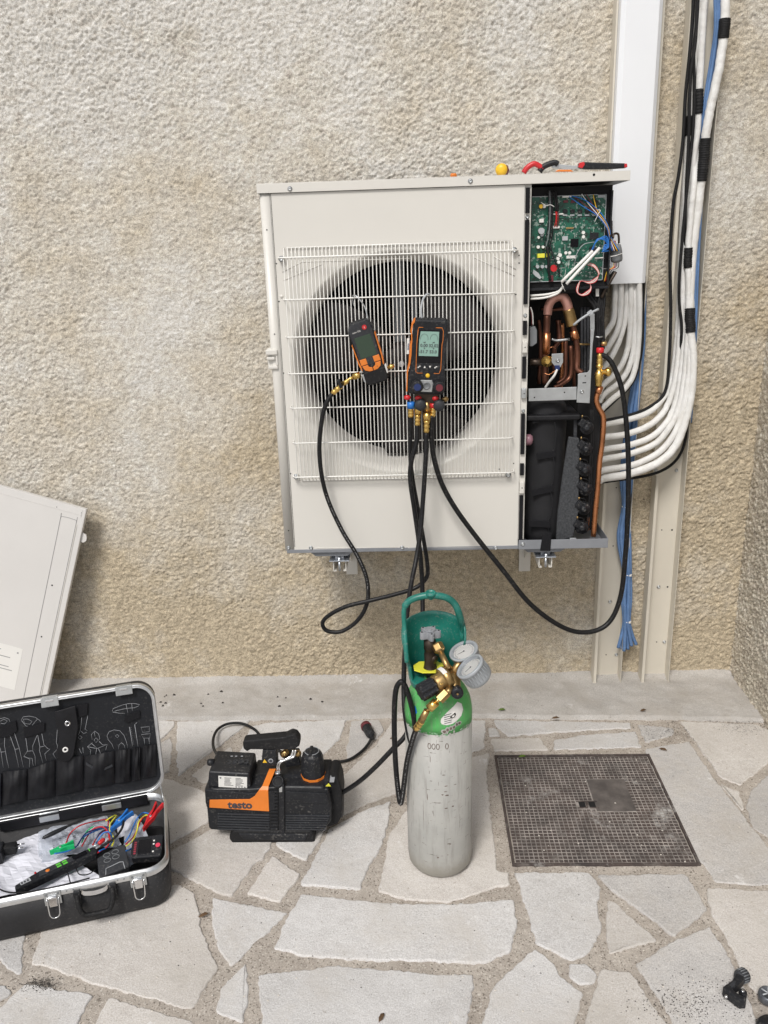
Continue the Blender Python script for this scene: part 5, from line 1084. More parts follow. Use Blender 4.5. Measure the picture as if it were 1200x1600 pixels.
# valve
vx, vy = CX - .018, CY - .006; b = MB()
b.lathe((vx, vy, .556), (0, 0, 1), [(.020, 0), (.021, .008), (.016, .014), (.014, .03), (.0145, .05), (.0125, .06), (.015, .062), (.015, .085), (.011, .088), (.011, .100)], 20)
b.lathe((vx, vy, .598), (.82, -.45, -.25), [(.010, 0), (.011, .018)], 14)
va = b.obj('valve_body', M['dbrass'], gc)
M['gaugep2'] = mat('worn_grey_handwheel', (.25, .26, .28), .45, var=.15, vs=30, dust=.3)
b = MB(); poly = []
for i in range(60):
    t = 2 * math.pi * i / 60; r = .0205 + .0062 * math.cos(5 * t + .6); poly.append((r * math.cos(t), r * math.sin(t)))
b.prism(poly, (vx, vy, .650), (1, 0, 0), (0, 1, 0), (0, 0, .018), True); b.lathe((vx, vy, .668), (0, 0, 1), [(.014, 0), (.0145, .003), (.011, .0035), (.010, .002), (.006, .002), (.006, .004), (.001, .004)], 20); hw = b.obj('handwheel', M['gaugep2'], gc, bevel=.005, seg=3)
b = MB()
for k in range(5):
    t = 2 * math.pi * k / 5 - .12; b = MB(); b.cyl((vx + .0215 * math.cos(t), vy + .0215 * math.sin(t), .667), (vx + .0215 * math.cos(t), vy + .0215 * math.sin(t), .6690), .0022, n=8); b.obj('wheel_recess', M['dark'], hw)

# ------------------------------------------------------------------ pressure regulator
rg = thing('pressure_regulator', 'brass pressure regulator with black knob and two grey gauges on the cylinder', 'regulator', tuple(pY(700, 1050, -.99)))
pA = pY(686, 1013, -.963); pB = pY(705, 1045, -1.0)
b = MB(); b.lathe(pY(683, 1008, -.955), pY(690, 1022, -.97) - pY(683, 1008, -.955), [(.013, -.004), (.0145, .0), (.0145, .014), (.012, .017), (.009, .02)], 6, smooth=False); b.obj('inlet_nut', M['oldbrass'], rg, bevel=.001)
b = MB(); b.tube([pY(688, 1018, -.968), pY(696, 1035, -.985), pY(702, 1047, -1.0)], [.0072, .0075, .009], 12); b.obj('inlet_stem', M['oldbrass'], rg)
D0 = pY(700, 1058, -1.005); ax = (pY(655, 1084, -1.045) - D0)
axn = ax.normalized()
b = MB(); b.lathe(D0 - axn * .004, axn, [(.016, 0), (.0275, .003), (.0295, .008), (.0295, .019), (.026, .021), (.022, .023), (.0215, .040), (.018, .043)], 32); rb = b.obj('regulator_body', M['oldbrass'], rg)
b = MB(); b.lathe(D0 + axn * .024, axn, [(.0215, 0), (.0225, .001), (.0225, .008), (.0215, .009)], 6, smooth=False); b.obj('body_flats', M['brass'], rb, bevel=.001)
b = MB(); V = []
pk = []
for i in range(48):
    t = 2 * math.pi * i / 48; r = .0195 + .0018 * (1 if (i // 3) % 2 else -1); pk.append((r * math.cos(t), r * math.sin(t)))
u_ = axn.orthogonal().normalized(); v_ = axn.cross(u_)
b.prism(pk, D0 + axn * .040, u_, v_, axn * .040); b.obj('adjusting_knob', M['black'], rg, bevel=.0015)
lbp = D0 + axn * .006; up_ = (Vector((0, -.35, 1)) - axn * axn.dot(Vector((0, -.35, 1)))).normalized(); sd_ = axn.cross(up_)
b = MB(); V = []
for i in range(7):
    a = R(-15 + i * 9); V += [lbp + (up_ * math.cos(a) + sd_ * math.sin(a)) * .0299, lbp + axn * .011 + (up_ * math.cos(a) + sd_ * math.sin(a)) * .0299]
b.add(V, [(2 * i, 2 * i + 1, 2 * i + 3, 2 * i + 2) for i in range(6)], True); b.obj('white_label', M['paper'], rb)
# manifold body and outlet
b = MB(); c0 = pY(706, 1056, -1.0); c1 = pY(712, 1078, -1.025)
b.tube([c0, pY(709, 1068, -1.015), c1, pY(713, 1086, -1.03)], [.017, .0165, .013, .012], 14)
b.tube([c0, pY(715, 1040, -.99), pY(722, 1032, -.985)], [.012, .009, .008], 12); b.tube([c0, pY(716, 1056, -1.0), pY(728, 1058, -1.0)], [.011, .009, .009], 12); b.obj('brass_manifold', M['oldbrass'], rg)
b = MB(); c = pY(714, 1084, -1.045); b.lathe(c + Vector((0, .014, 0)), (.05, -1, .15), [(.012, 0), (.0145, .002), (.0145, .016), (.012, .02), (.004, .0205), (.003, .019)], 24); b.obj('relief_valve_cap', M['black'], rg)
b = MB(); b.cyl(c + Vector((.001, -.006, .003)), c + Vector((.001, -.0085, .0035)), .0025, n=6); b.obj('cap_screw', M['oldbrass'], rg)
F_ = lambda a, c_, ra, rb_, mt, nm, n=12, sm=True: (lambda b: (b.lathe(a, Vector(c_) - Vector(a), [(ra, 0), (rb_, (Vector(c_) - Vector(a)).length)], n, sm), b.obj(nm, M[mt], rg))[1])(MB())
F_(pY(706, 1076, -1.035), pY(697, 1083, -1.045), .0085, .0085, 'oldbrass', 'outlet_neck')
F_(pY(698, 1081, -1.043), pY(686, 1093, -1.05), .0125, .0125, 'oldbrass', 'outlet_nut', 6, False)
F_(pY(687, 1092, -1.05), pY(680, 1098, -1.05), .0048, .0048, 'brass', 'outlet_pipe')
# gauges
def dial(cx, cy, Y, ax, r, dep, par, ribs):
    ax = Vector(ax).normalized(); c = pY(cx, cy, Y)
    b = MB(); b.lathe(c - ax * dep, ax, [(r * .75, 0), (r * .95, dep * .12), (r, dep * .3), (r, dep * .8), (r * 1.07, dep * .82), (r * 1.07, dep), (r * .92, dep * 1.0), (r * .80, dep * .86), (.001, dep * .86)], 40, cap=False); g = b.obj('gauge', M['gaugep'], par)
    b = MB(); b.lathe(c - ax * dep * .14, ax, [(r * .78, 0), (r * .78, .0005)], 32); b.obj('dial_face', M['paper'], g)
    u = Vector((1, 0, 0)); u = (u - ax * ax.dot(u)).normalized(); v = ax.cross(u); o_ = c - ax * (dep * .14 - .0012)
    b = MB(); b.tube([o_ - (u * .9 + v * .2) * r * .2, o_ + (u * -.75 - v * .35) * r * -.0, o_ + (u * -.8 - v * .25) * r * .6], .0005, 5); b.cyl(o_, o_ + ax * .001, .002, n=8); b.obj('needle', M['print'], g)
    b = MB()
    for k in range(22):
        t = R(-40 + k * 12.5); d_ = u * math.cos(t) + v * math.sin(t); b.tube([o_ + d_ * r * .62, o_ + d_ * r * .72], .0003, 4)
    o2 = b.obj('dial_marks', M['print'], g); o2['kind'] = 'stuff'
    if ribs:
        for k in range(26):
            t = 2 * math.pi * k / 26; d_ = u * math.cos(t) + v * math.sin(t); p = c + d_ * r * 1.005; b = MB(); b.tube([p - ax * dep * .72, p - ax * dep * .16], .0009, 5); b.obj('case_rib', M['gaugep'], g)
        b = MB()
    b = MB(); b.lathe(c - ax * .0015, ax, [(r * .9, 0), (r * .9, .0008)], 32); b.obj('gauge_lens', M['lens'], g)
    return g
M['gaugep'] = mat('grey_gauge_rubber', (.33, .35, .37), .4, var=.1, vs=20); M['lens'] = mat('clear_lens', (1, 1, 1), .03, trans=1)
M['lens'].node_tree.nodes['Principled BSDF'].inputs['IOR'].default_value = 1.05
dial(724, 1016, -.965, (-.34, -.16, .93), .0335, .030, rg, False)
dial(733, 1040, -1.035, (-.60, -.05, .80), .0335, .048, rg, True)
# hose end on the regulator
barb(pY(659, 1126, -1.05), pY(650, 1139, -1.037), .0085, ha); fitting([(667, 1110, -1.052), (658, 1127, -1.05)], [.0075, .0085], 'oldbrass', ha, 12, 'hose_collar'); fitting([(672, 1106, -1.05), (667, 1111, -1.052)], [.0036, .0036], 'oldbrass', ha); fitting([(681, 1097, -1.05), (671, 1107, -1.05)], [.0105, .0105], 'brass', ha, 16, 'knurled_nut')

# faint lettering along the hoses
def hose_print(o, spec, k, r, i0, i1, skip=3):
    P = spline(path(spec), k); b = MB(); random.seed(i0)
    for i in range(i0, min(i1, len(P) - 1)):
        for q in (0, .33, .66):
            if random.random() < .35: continue
            p = P[i].lerp(P[i + 1], q); t = (P[i + 1] - P[i]).normalized(); w_ = (CAM - p); w_ = (w_ - t * w_.dot(t)).normalized(); s_ = t.cross(w_)
            c = p + w_ * (r + .0001) ; h = random.uniform(.0007, .0013); l = random.uniform(.0006, .0013)
            b.add([c - s_ * h - t * l, c + s_ * h - t * l, c + s_ * h + t * l, c - s_ * h + t * l], [(0, 1, 2, 3)])
    q = b.obj('hose_print', M['hprint'], o); q['kind'] = 'stuff'
M['hprint'] = mat('faded_hose_lettering', (.22, .22, .22), .6)
hose_print(ha, [(632, 1070, -1.0), (625, 1066, -1.0), (618, 1082, -1.0), (616, 1130, -.99), (618, 1190, -.98), (622, 1235, -.98), (626, 1255, -.985), (630, 1235, -.99), (636, 1190, -1.0), (645, 1155, -1.02), (651, 1138, -1.035)], 9, .0066, 40, 88)
hose_print(vh, [(503, 745, -.505), (514, 785, -.50), (535, 830, -.50), (558, 868, -.51), (573, 905, -.52), (574, 940, -.53)], 9, .0062, 6, 44)
# ------------------------------------------------------------------ vacuum pump
PY = -.872
pu = thing('vacuum_pump', 'black vacuum pump with orange stripe and carrying handle standing on the paving', 'vacuum pump', (pY(430, 1320, -.84).x, -.82, 0))
def fc(poly, Y, th, mt, nm, par=None, bv=.003, seg=2): b = MB(); b.face(poly, Y, th); return b.obj(nm, M[mt], par or pu, bevel=bv, seg=seg)
bd = fc([(319, 1233), (322, 1260), (323, 1262), (326, 1294), (330, 1297), (442, 1304), (442, 1229), (392, 1233)], PY, .125, 'black', 'motor_housing', bv=.006, seg=3)
fc([(319.5, 1234), (321, 1256), (325, 1260), (430, 1268), (430, 1236), (392, 1240)], PY - .004, .01, 'black', 'side_panel', bv=.003)
hd_ = fc([(440, 1229), (505, 1230), (514, 1240), (518, 1262), (517, 1285), (508, 1296), (440, 1304)], PY, .125, 'black', 'pump_head', bv=.008, seg=3)
fc([(505, 1222), (519, 1214), (528, 1216), (533, 1232), (535, 1250), (534, 1276), (528, 1288), (512, 1294), (505, 1280)], PY + .03, .085, 'blackm', 'end_cap', bv=.006, seg=3)
fc([(446, 1237), (510, 1240), (514, 1256), (446, 1254)], PY - .003, .004, 'black', 'head_step', bv=.0015)
b = MB(); c = pY(533, 1257, PY + .075); b.lathe(c, (1, 0, 0), [(.034, -.006), (.034, .004), (.024, .006), (.018, .003)], 24); b.obj('round_port', M['darkgrey'], pu)
for i in range(7): y = 1271 + i * 4; fc([(340, y), (421, y + 2.4), (421, y + 4.2), (340, y + 1.8)], PY - .0035, .004, 'darkgrey', 'cooling_rib', bv=.0006)
for i in range(7): y = 1274 + i * 3.6; fc([(446, y), (515 - i * 1.2, y + .6), (514.5 - i * 1.2, y + 2.2), (446, y + 1.6)], PY - .0035, .004, 'darkgrey', 'cooling_rib', bv=.0006)
for i in range(13): y = 1236 + i * 5.3; fc([(423, y), (434, y + .3), (434, y + 2.6), (423, y + 2.3)], PY - .0045, .008, 'mgrey' if 0 else 'black', 'vent_bar', bv=.0006); 
fc([(421.5, 1233), (435, 1233), (435, 1303), (422.5, 1303)], PY - .0012, .004, 'dark', 'vent_recess', bv=0)
fc([(435.5, 1226), (444, 1226), (445, 1312), (437, 1312)], PY - .006, .02, 'black', 'centre_rib', bv=.002)
# orange stripe with the name
fc([(327.5, 1250), (390, 1249), (398, 1244), (404.5, 1235), (419, 1235), (420.5, 1268), (327, 1262)], PY - .0055, .003, 'orange', 'orange_stripe', bv=.0008)
b = MB(); V = [pY(404.5, 1234.5, PY - .0052), pY(419, 1234.5, PY - .0052), pY(419.5, 1228.5, PY + .002), pY(409.5, 1228.5, PY + .002), pY(431, 1201, PY + .055), pY(421, 1201, PY + .055)]
b.add(V + [v + Vector((0, .003, -.003)) for v in V], [(0, 1, 2, 3), (3, 2, 4, 5), (6, 9, 8, 7), (9, 11, 10, 8), (0, 6, 7, 1), (1, 7, 8, 2), (2, 8, 10, 4), (4, 10, 11, 5), (5, 11, 9, 3), (3, 9, 6, 0)]); b.obj('orange_stripe', M['orange'], pu)
tl = pY(375, 1258.2, PY - .0058); text('testo', .0315, frame(tl, -1.6), M['print'], 'brand_print', pu, .0004, .0011, sx=1.0)
# electronics box on the left
bx = fc([(326, 1205.5), (389.5, 1209), (392.5, 1233), (324.5, 1230)], PY + .006, .098, 'black', 'control_box', bv=.005, seg=3)
lbl = fc([(341, 1212.5), (386, 1214.8), (386, 1232), (341.5, 1229.6)], PY + .0045, .002, 'paper', 'rating_plate', bv=.0004)
b = MB(); random.seed(9)
for i in range(7):
    y = 1214.5 + i * 1.9
    for x0, x1 in ((350 + random.random(), 350 + random.uniform(9, 15)), (368, 368 + random.uniform(7, 15))): b.face([(x0, y + (x0 - 341) * .05), (x1, y + (x1 - 341) * .05), (x1, y + .7 + (x1 - 341) * .05), (x0, y + .7 + (x0 - 341) * .05)], PY + .0042, .0005)
for x in (369, 373.5, 378, 382.5): b.cyl(pY(x, 1229.3 + (x - 369) * .05, PY + .0044), pY(x, 1229.3 + (x - 369) * .05, PY + .0040), .0018, n=8)
b.cyl(pY(344.5, 1215, PY + .0044), pY(344.5, 1215, PY + .0040), .0026, n=10); o = b.obj('plate_print', M['print'], lbl); o['kind'] = 'stuff'
zt_ = (pY(326, 1205.5, PY + .006).z + pY(389.5, 1209, PY + .006).z) / 2
tx = text('testo', .036, Matrix.Translation((pY(366, 1194, PY + .05).x, PY + .052, zt_ + .0004)) @ Matrix.Rotation(R(180), 4, 'Z'), M['darkgrey'], 'embossed_name', bx, .0008, .0006, sx=1.1)
for x in (362, 369, 378): b = MB(); p = pZ(x, 1181.5, zt_ + .0006); b.cbox((p.x, p.y, zt_ + .0006), (.006, .004, .0006)); b.obj('top_print', M['lprint'], bx)
b = MB(); c = pY(328, 1191, PY + .05); b.lathe(c, (-1, 0, 0), [(.009, -.012), (.010, 0), (.008, .006)], 14); b.obj('side_knob', M['black'], pu)
# top deck, feet
b = MB(); z1_ = pY(450, 1230, PY + .01).z; x0 = pY(389, 1220, PY).x; x1 = pY(512, 1220, PY).x
b.prism([(PY + .002, z1_ - .02), (PY + .002, z1_ - .002), (PY + .05, z1_ + .012), (PY + .12, z1_ + .012), (PY + .12, z1_ - .02)], (x0, 0, 0), (0, 1, 0), (0, 0, 1), (x1 - x0, 0, 0)); b.obj('top_deck', M['black'], pu, bevel=.004, seg=3)
zf = .0; b = MB(); b.face([(364, 1298), (358, 1305), (358, 1312), (364, 1320), (376, 1324), (396, 1318), (430, 1318), (452, 1320), (470, 1328), (482, 1328), (492, 1318), (490, 1303), (486, 1298)], PY - .004, .13); b.obj('foot', M['blackm'], pu, bevel=.006, seg=3)
b = MB(); b.face([(372, 1303), (380, 1312), (440, 1313), (476, 1314), (482, 1304)], PY - .007, .02); b.obj('foot_step', M['black'], pu, bevel=.003)
# handle
hb_ = fc([(379, 1160.5), (380, 1170), (386, 1175), (391, 1171.5), (458, 1172), (468, 1166), (468, 1157), (463, 1150), (455, 1147.5), (446, 1152), (382, 1158)], -.835, .032, 'blackm', 'handle', bv=.005, seg=3)
fc([(410, 1172), (432, 1171), (433, 1197), (408, 1198)], -.832, .03, 'black', 'handle_post', bv=.003)
b = MB(); c = pY(423, 1189, -.8335); b.cyl(c + Vector((0, .002, 0)), c, .0065, n=18); o = b.obj('round_sticker', M['lprint'], pu)
b = MB(); b.cyl(c, c + Vector((0, -.0005, 0)), .0045, n=14); b.obj('sticker_inner', M['print'], o)
def tri(px, py, Y, s, par): b = MB(); c = pY(px, py, Y); b.prism([(-s, -s * .8), (s, -s * .8), (0, s)], c, (1, 0, 0), (0, 0, 1), (0, .0008, 0)); return b.obj('warning_triangle', M['yellow'], par)
tri(413.5, 1189.5, -.8335, .006, pu); 
b = MB(); c = pZ(517, 1225, z1_ + .012); b.prism([(-.007, -.006), (.007, -.006), (.0, .007)], c + Vector((-.006, -.006, .0015)), (1, 0, 0), (0, 1, 0), (0, 0, .0008)); b.obj('warning_triangle', M['lemon'], pu)
b = MB(); b.box((c.x - .004, c.y + .006, c.z + .001), (c.x + .008, c.y + .034, c.z + .0022)); b.obj('warning_strip', M['lprint'], pu)
for sgn in (0, 1):
    b = MB(); b.tube(spline([pY(434 + sgn * 3, 1206, -.845), pY(433 + sgn * 3, 1197, -.845), pY(437 + sgn * 3, 1190, -.845), pY(447 + sgn * 3, 1186, -.84), pY(455 + sgn * 4, 1181 + sgn, -.835), pY(458 + sgn * 4, 1172, -.83)], 7), .0034, 8); b.obj('chrome_tube', M['chrome'], pu)
b = MB(); b.cyl(pY(434, 1206, -.845), pY(434, 1209, -.845), .007, n=12); b.obj('tube_collar', M['steel'], pu)
b = MB(); b.lathe(pY(443, 1178, -.815), (.4, 0, .3), [(.009, -.006), (.010, 0), (.010, .012), (.007, .014)], 8); b.obj('brass_port', M['oldbrass'], pu)
b = MB(); b.lathe(pY(464, 1178, -.815), (1, 0, .5), [(.008, -.004), (.009, 0), (.009, .008), (.006, .011)], 8); b.obj('brass_port', M['oldbrass'], pu)
fc([(442, 1178), (466, 1178), (470, 1196), (446, 1200)], -.81, .03, 'black', 'valve_block', bv=.003)
b = MB(); c = pY(435, 1222, PY + .006); b.lathe(c, (0, -.6, .8), [(.016, -.008), (.017, .0), (.017, .005), (.014, .008), (.001, .008)], 22); b.obj('inlet_knob', M['blackm'], pu)
b = MB(); b.tube([c + Vector((0, -.006, .007)) + Vector((.013 * math.cos(t), .8 * .013 * math.sin(t), .6 * .013 * math.sin(t))) for t in [i * math.pi / 10 for i in range(20)]], .001, 5, closed=True); b.obj('knob_ring', M['darkgrey'], pu)
# exhaust cap
xc = pY(488.5, 1200, PY + .045).x; zb_ = z1_ + .010; yc = PY + .052
b = MB(); b.lathe((xc, yc, zb_ - .004), (0, 0, 1), [(.034, 0), (.034, .008)], 10, smooth=False); b.obj('orange_ring', M['orange'], pu)
b = MB(); b.lathe((xc, yc, zb_ + .003), (0, 0, 1), [(.033, 0), (.0315, .03), (.030, .050), (.027, .062), (.020, .070), (.012, .073), (.001, .074)], 12, smooth=False); ec = b.obj('exhaust_cap', M['black'], pu, bevel=.002)
b = MB(); b.tube([(xc + .019 * math.cos(t), yc + .019 * math.sin(t), zb_ + .074) for t in [i * math.pi / 12 for i in range(24)]], .0009, 5, closed=True); b.obj('cap_mark', M['lprint'], ec)
b = MB(); b.box((xc - .007, yc - .022, zb_ + .068), (xc + .002, yc + .02, zb_ + .078)); b.obj('cap_grip', M['black'], ec, bevel=.002)
fc([(436, 1229.5), (441, 1229.5), (441, 1238), (436, 1238)], PY - .0075, .004, 'steel', 'hinge_pin', bv=.001)
# power cord and plug
G = lambda px, py, z=.006: pZ(px, py, z)
P = spline([pY(342, 1183, -.75), G(336, 1174, .10), G(333, 1165, .06), G(334, 1151, .03), G(341, 1139, .015), G(356, 1131, .016), G(378, 1130.5, .016), G(398, 1140, .01), G(410, 1154, .01), G(430, 1170, .01), G(460, 1181, .01), G(490, 1190, .008), G(520, 1191, .006), G(545, 1187, .006), G(564, 1175, .007), G(575, 1163, .01), G(581, 1152, .016)], 9)
b = MB(); b.tube(P, .0046, 8); pcd = b.obj('power_cord', M['blackm']); tag(pcd, 'black power cord looping behind the pump and ending in a plug', 'cord')
a_ = G(581, 1151, .016); e_ = G(572, 1135, .022); b = MB(); d_ = e_ - a_; b.lathe(a_, d_, [(.006, -.012), (.007, 0), (.012, .003), (.012, .010), (.016, .014), (.0165, d_.length * .75), (.0165, d_.length * .9)], 10, smooth=False); b.obj('plug', M['black'], pcd, bevel=.001)
b = MB(); b.lathe(a_ + d_ * .9, d_, [(.017, 0), (.0185, .001), (.0185, .004), (.017, .005), (.017, .014), (.014, .017)], 16); b.obj('maroon_ring', M['maroon'], pcd)

# ------------------------------------------------------------------ tool case
OC = Vector((-.232, -1.100, 0)); ca, sa = math.cos(R(17)), math.sin(R(17))
CT = Matrix(((ca, -sa, 0, OC.x), (sa, ca, 0, OC.y), (0, 0, 1, 0), (0, 0, 0, 1)))
CWd, CD, CH = .48, .31, .122
tc_ = thing('tool_case', 'open black tool case with aluminium rims, lid pockets and steel latches', 'tool case', tuple(CT @ Vector((-CWd / 2, CD / 2, 0))))
def rrect(w, d, r, n=8, ins=0):
    pts = []
    for cx, cy, a0 in ((-r, r, -90), (-r, d - r, 0), (-w + r, d - r, 90), (-w + r, r, 180)):
        for k in range(n + 1): a = R(a0 + 90 * k / n); pts.append((cx + (r - ins) * math.cos(a), cy + (r - ins) * math.sin(a)))
    return pts
def loopwall(rings, T, smooth=True):
    b = MB(T); n = len(rings[0]); V = sum(rings, []); F = []
    for k in range(len(rings) - 1): F += [(k * n + i, k * n + (i + 1) % n, (k + 1) * n + (i + 1) % n, (k + 1) * n + i) for i in range(n)]
    b.add(V, F, smooth); return b
zr = lambda pts, z: [(x, y, z) for x, y in pts]
CR_ = .05
M['caseb'] = mat('textured_black_shell', (.028, .028, .03), .55, var=.2, vs=10, bmp=.5, bs=500, dust=.12)
b = loopwall([zr(rrect(CWd, CD, CR_, ins=.02), .0), zr(rrect(CWd, CD, CR_, ins=.006), .004), zr(rrect(CWd, CD, CR_, ins=.001), .016), zr(rrect(CWd, CD, CR_), .05), zr(rrect(CWd, CD, CR_), .104), zr(rrect(CWd, CD, CR_, ins=.003), .104), zr(rrect(CWd, CD, CR_, ins=.004), .012)], CT)
n_ = 36; b.f.append([i for i in range(n_)][::-1]); b.sm.append(False); b.mi.append(0); b.f.append([6 * n_ + i for i in range(n_)]); b.sm.append(False); b.mi.append(0)
b.obj('base_shell', M['caseb'], tc_)
b = loopwall([zr(rrect(CWd, CD, CR_, ins=-.0015), .102), zr(rrect(CWd, CD, CR_, ins=-.0018), .116), zr(rrect(CWd, CD, CR_, ins=.0), .1175), zr(rrect(CWd, CD, CR_, ins=.002), CH - .002), zr(rrect(CWd, CD, CR_, ins=.0035), CH), zr(rrect(CWd, CD, CR_, ins=.006), CH), zr(rrect(CWd, CD, CR_, ins=.0065), .1)], CT); b.obj('aluminium_rim', M['alu'], tc_)
# lid
beta = R(11)
LT = CT @ Matrix.Translation((0, CD + .004, CH - .006)) @ Matrix.Rotation(-beta, 4, 'X')     # lid: x, depth backwards, height up
LH, LD = .312, .062
def lring(ins, d): return [(x, d, y) for x, y in rrect(CWd, LH, CR_, ins=ins)]
b = loopwall([lring(0, .012), lring(0, LD - .02), lring(.008, LD - .004), lring(.02, LD)], LT); b.f.append([3 * n_ + i for i in range(n_)]); b.sm.append(False); b.mi.append(0); o = b.obj('lid_shell', M['caseb'], tc_)
b = loopwall([lring(-.0015, .015), lring(-.002, .001), lring(.0, -.001), lring(.003, -.0015), lring(.0045, .0), lring(.0055, -.0015), lring(.008, -.0008), lring(.0085, .02)], LT); b.obj('lid_rim', M['alu'], tc_)
b = MB(LT); b.add(lring(.008, .014), [tuple(range(n_))]); inner = b.obj('lid_lining', mat('black_lining_board', (.011, .012, .015), .5, var=.2, vs=12, dust=.1), tc_)
def LPt(px, py, d=.0135):
    """point of the lid plane (at lid depth d) under a photo point"""
    o = LT @ Vector((0, d, 0)); nn = (LT.to_3x3() @ Vector((0, 1, 0))).normalized(); r = ray(px, py)
    return CAM + r * ((o - CAM).dot(nn) / r.dot(nn))
def LQ(pts, cx, cy, s, d=.0128): return [LPt(cx + x / s, cy + y / s, d) for x, y in pts]
def draw(pts, cx=0, cy=1060, s=8.571, r=.00055, closed=False, nm='tool_outline_print'):
    b = MB(); P = LQ(pts, cx, cy, s); b.tube(P, r, 4, closed=closed); return b.obj(nm, M['lprint'], inner)
A_ = 130
draw([(390, 440), (400, 405), (450, 385), (520, 358), (600, 338), (680, 335), (755, 350), (740, 370), (690, 392), (600, 400), (540, 410), (450, 430), (420, 440)], A_); draw([(395, 450), (480, 465), (560, 470)], A_); draw([(575, 345), (585, 400), (600, 460)], A_); draw([(650, 338), (655, 400), (660, 430)], A_)
draw([(410, 940), (385, 880), (335, 820), (320, 770), (345, 715), (410, 690), (490, 700), (545, 760), (580, 850), (600, 930)], A_); draw([(430, 770), (455, 752), (480, 770), (458, 795)], A_, closed=True); draw([(475, 945), (480, 890), (515, 860), (550, 895), (562, 940)], A_)
draw([(620, 650), (640, 770), (660, 905)], A_, r=.0008); draw([(690, 620), (712, 760), (735, 910)], A_, r=.0008); draw([(685, 625), (705, 605), (720, 590)], A_)
for k in range(9): draw([(624 + k * 4, 665 + k * 27), (646 + k * 4, 662 + k * 27)], A_, r=.0004)
draw([(775, 655), (885, 645), (885, 715), (795, 722)], A_, closed=True); draw([(780, 750), (900, 740), (890, 800), (805, 800)], A_, closed=True); draw([(815, 805), (825, 885)], A_); draw([(880, 802), (888, 880)], A_)
draw([(120, 820), (112, 750), (155, 705), (205, 740), (222, 800), (210, 830)], A_); draw([(145, 825), (172, 795), (200, 825), (172, 860)], A_, closed=True); draw([(125, 860), (55, 915), (100, 960), (95, 1040)], A_); draw([(215, 845), (260, 890), (322, 885), (300, 960)], A_); draw([(60, 915), (185, 940), (305, 890)], A_); draw([(180, 945), (165, 1040)], A_); draw([(205, 940), (245, 1035)], A_); draw([(110, 870), (185, 935)], A_); draw([(150, 720), (160, 780)], A_)
draw([(285, 560), (310, 515), (390, 505), (470, 520), (530, 560), (550, 590)]); draw([(290, 565), (350, 640), (420, 640), (500, 545)]); draw([(310, 545), (370, 545), (430, 575), (400, 615), (330, 600)], closed=True); draw([(0, 540), (60, 525), (120, 545), (135, 585)]); draw([(5, 575), (50, 545), (100, 570), (60, 610), (10, 600)])
draw([(65, 780), (60, 900), (75, 980), (95, 1100), (120, 1200)]); draw([(130, 755), (200, 950), (255, 1195)]); draw([(195, 735), (260, 940), (315, 1190)]); draw([(0, 930), (15, 990), (45, 1195)]); draw([(200, 950), (262, 940)]); draw([(10, 990), (75, 978)])
draw([(345, 795), (370, 970), (320, 1045), (400, 1080), (395, 1190)]); draw([(360, 975), (440, 970), (470, 1040), (475, 1170)]); draw([(500, 755), (440, 900), (440, 970)]); draw([(505, 760), (535, 920), (530, 970), (580, 1150)]); draw([(560, 740), (590, 890), (640, 940), (670, 945), (600, 1010), (620, 1100)]); draw([(535, 920), (600, 905)]); draw([(320, 1045), (370, 1065), (430, 1070), (445, 1170)])
draw([(770, 660), (755, 860), (770, 900), (765, 950), (710, 1010), (750, 1075)]); draw([(1095, 520), (1080, 680), (1050, 760)]); draw([(1175, 500), (1140, 680), (1170, 700)]); draw([(1045, 790), (1070, 765), (1100, 790), (1070, 815)], closed=True); draw([(1040, 370), (1100, 360), (1145, 390)]); draw([(1060, 940), (1095, 1010)]); draw([(1110, 925), (1115, 1000)]); draw([(1080, 700), (1120, 740), (1160, 720)])
# elastic loops, strap, pockets
M['fab'] = mat('black_vinyl', (.010, .010, .012), .42, var=.4, vs=22, bmp=.5, bs=50)
def lidpoly(pts, cx, cy, s, d0, d1, nm, mt, bv=.001):
    A = [LPt(cx + x / s, cy + y / s, d0) for x, y in pts]; nn = LT.to_3x3() @ Vector((0, -1, 0)); b = MB(); n = len(A)
    V = A + [p + nn * (d0 - d1) for p in A]; b.add(V, [tuple(range(n)), tuple(range(2 * n - 1, n - 1, -1))] + [(i, n + i, n + (i + 1) % n, (i + 1) % n) for i in range(n)]); bm = b
    o = b.obj(nm, M[mt], inner, bevel=bv); return o
lidpoly([(0, 640), (100, 620), (215, 560), (235, 700), (100, 780), (0, 790)], 0, 1060, 8.571, .0125, .008, 'elastic_loop', 'foam'); lidpoly([(315, 650), (600, 590), (600, 700), (500, 740), (330, 790)], 0, 1060, 8.571, .0125, .008, 'elastic_loop', 'foam')
lidpoly([(560, 500), (760, 420), (760, 520), (600, 590), (545, 570)], 130, 1060, 8.571, .0125, .008, 'elastic_loop', 'foam'); lidpoly([(1035, 350), (1180, 330), (1170, 480), (1060, 520)], 0, 1060, 8.571, .0125, .008, 'elastic_loop', 'foam')
stp = lidpoly([(735, 440), (1010, 360), (1050, 640), (1020, 820), (985, 1030), (930, 1095), (850, 1105), (770, 1070), (760, 960), (800, 800), (760, 640)], 0, 1060, 8.571, .004, -.001, 'strap', 'fab', .0012)
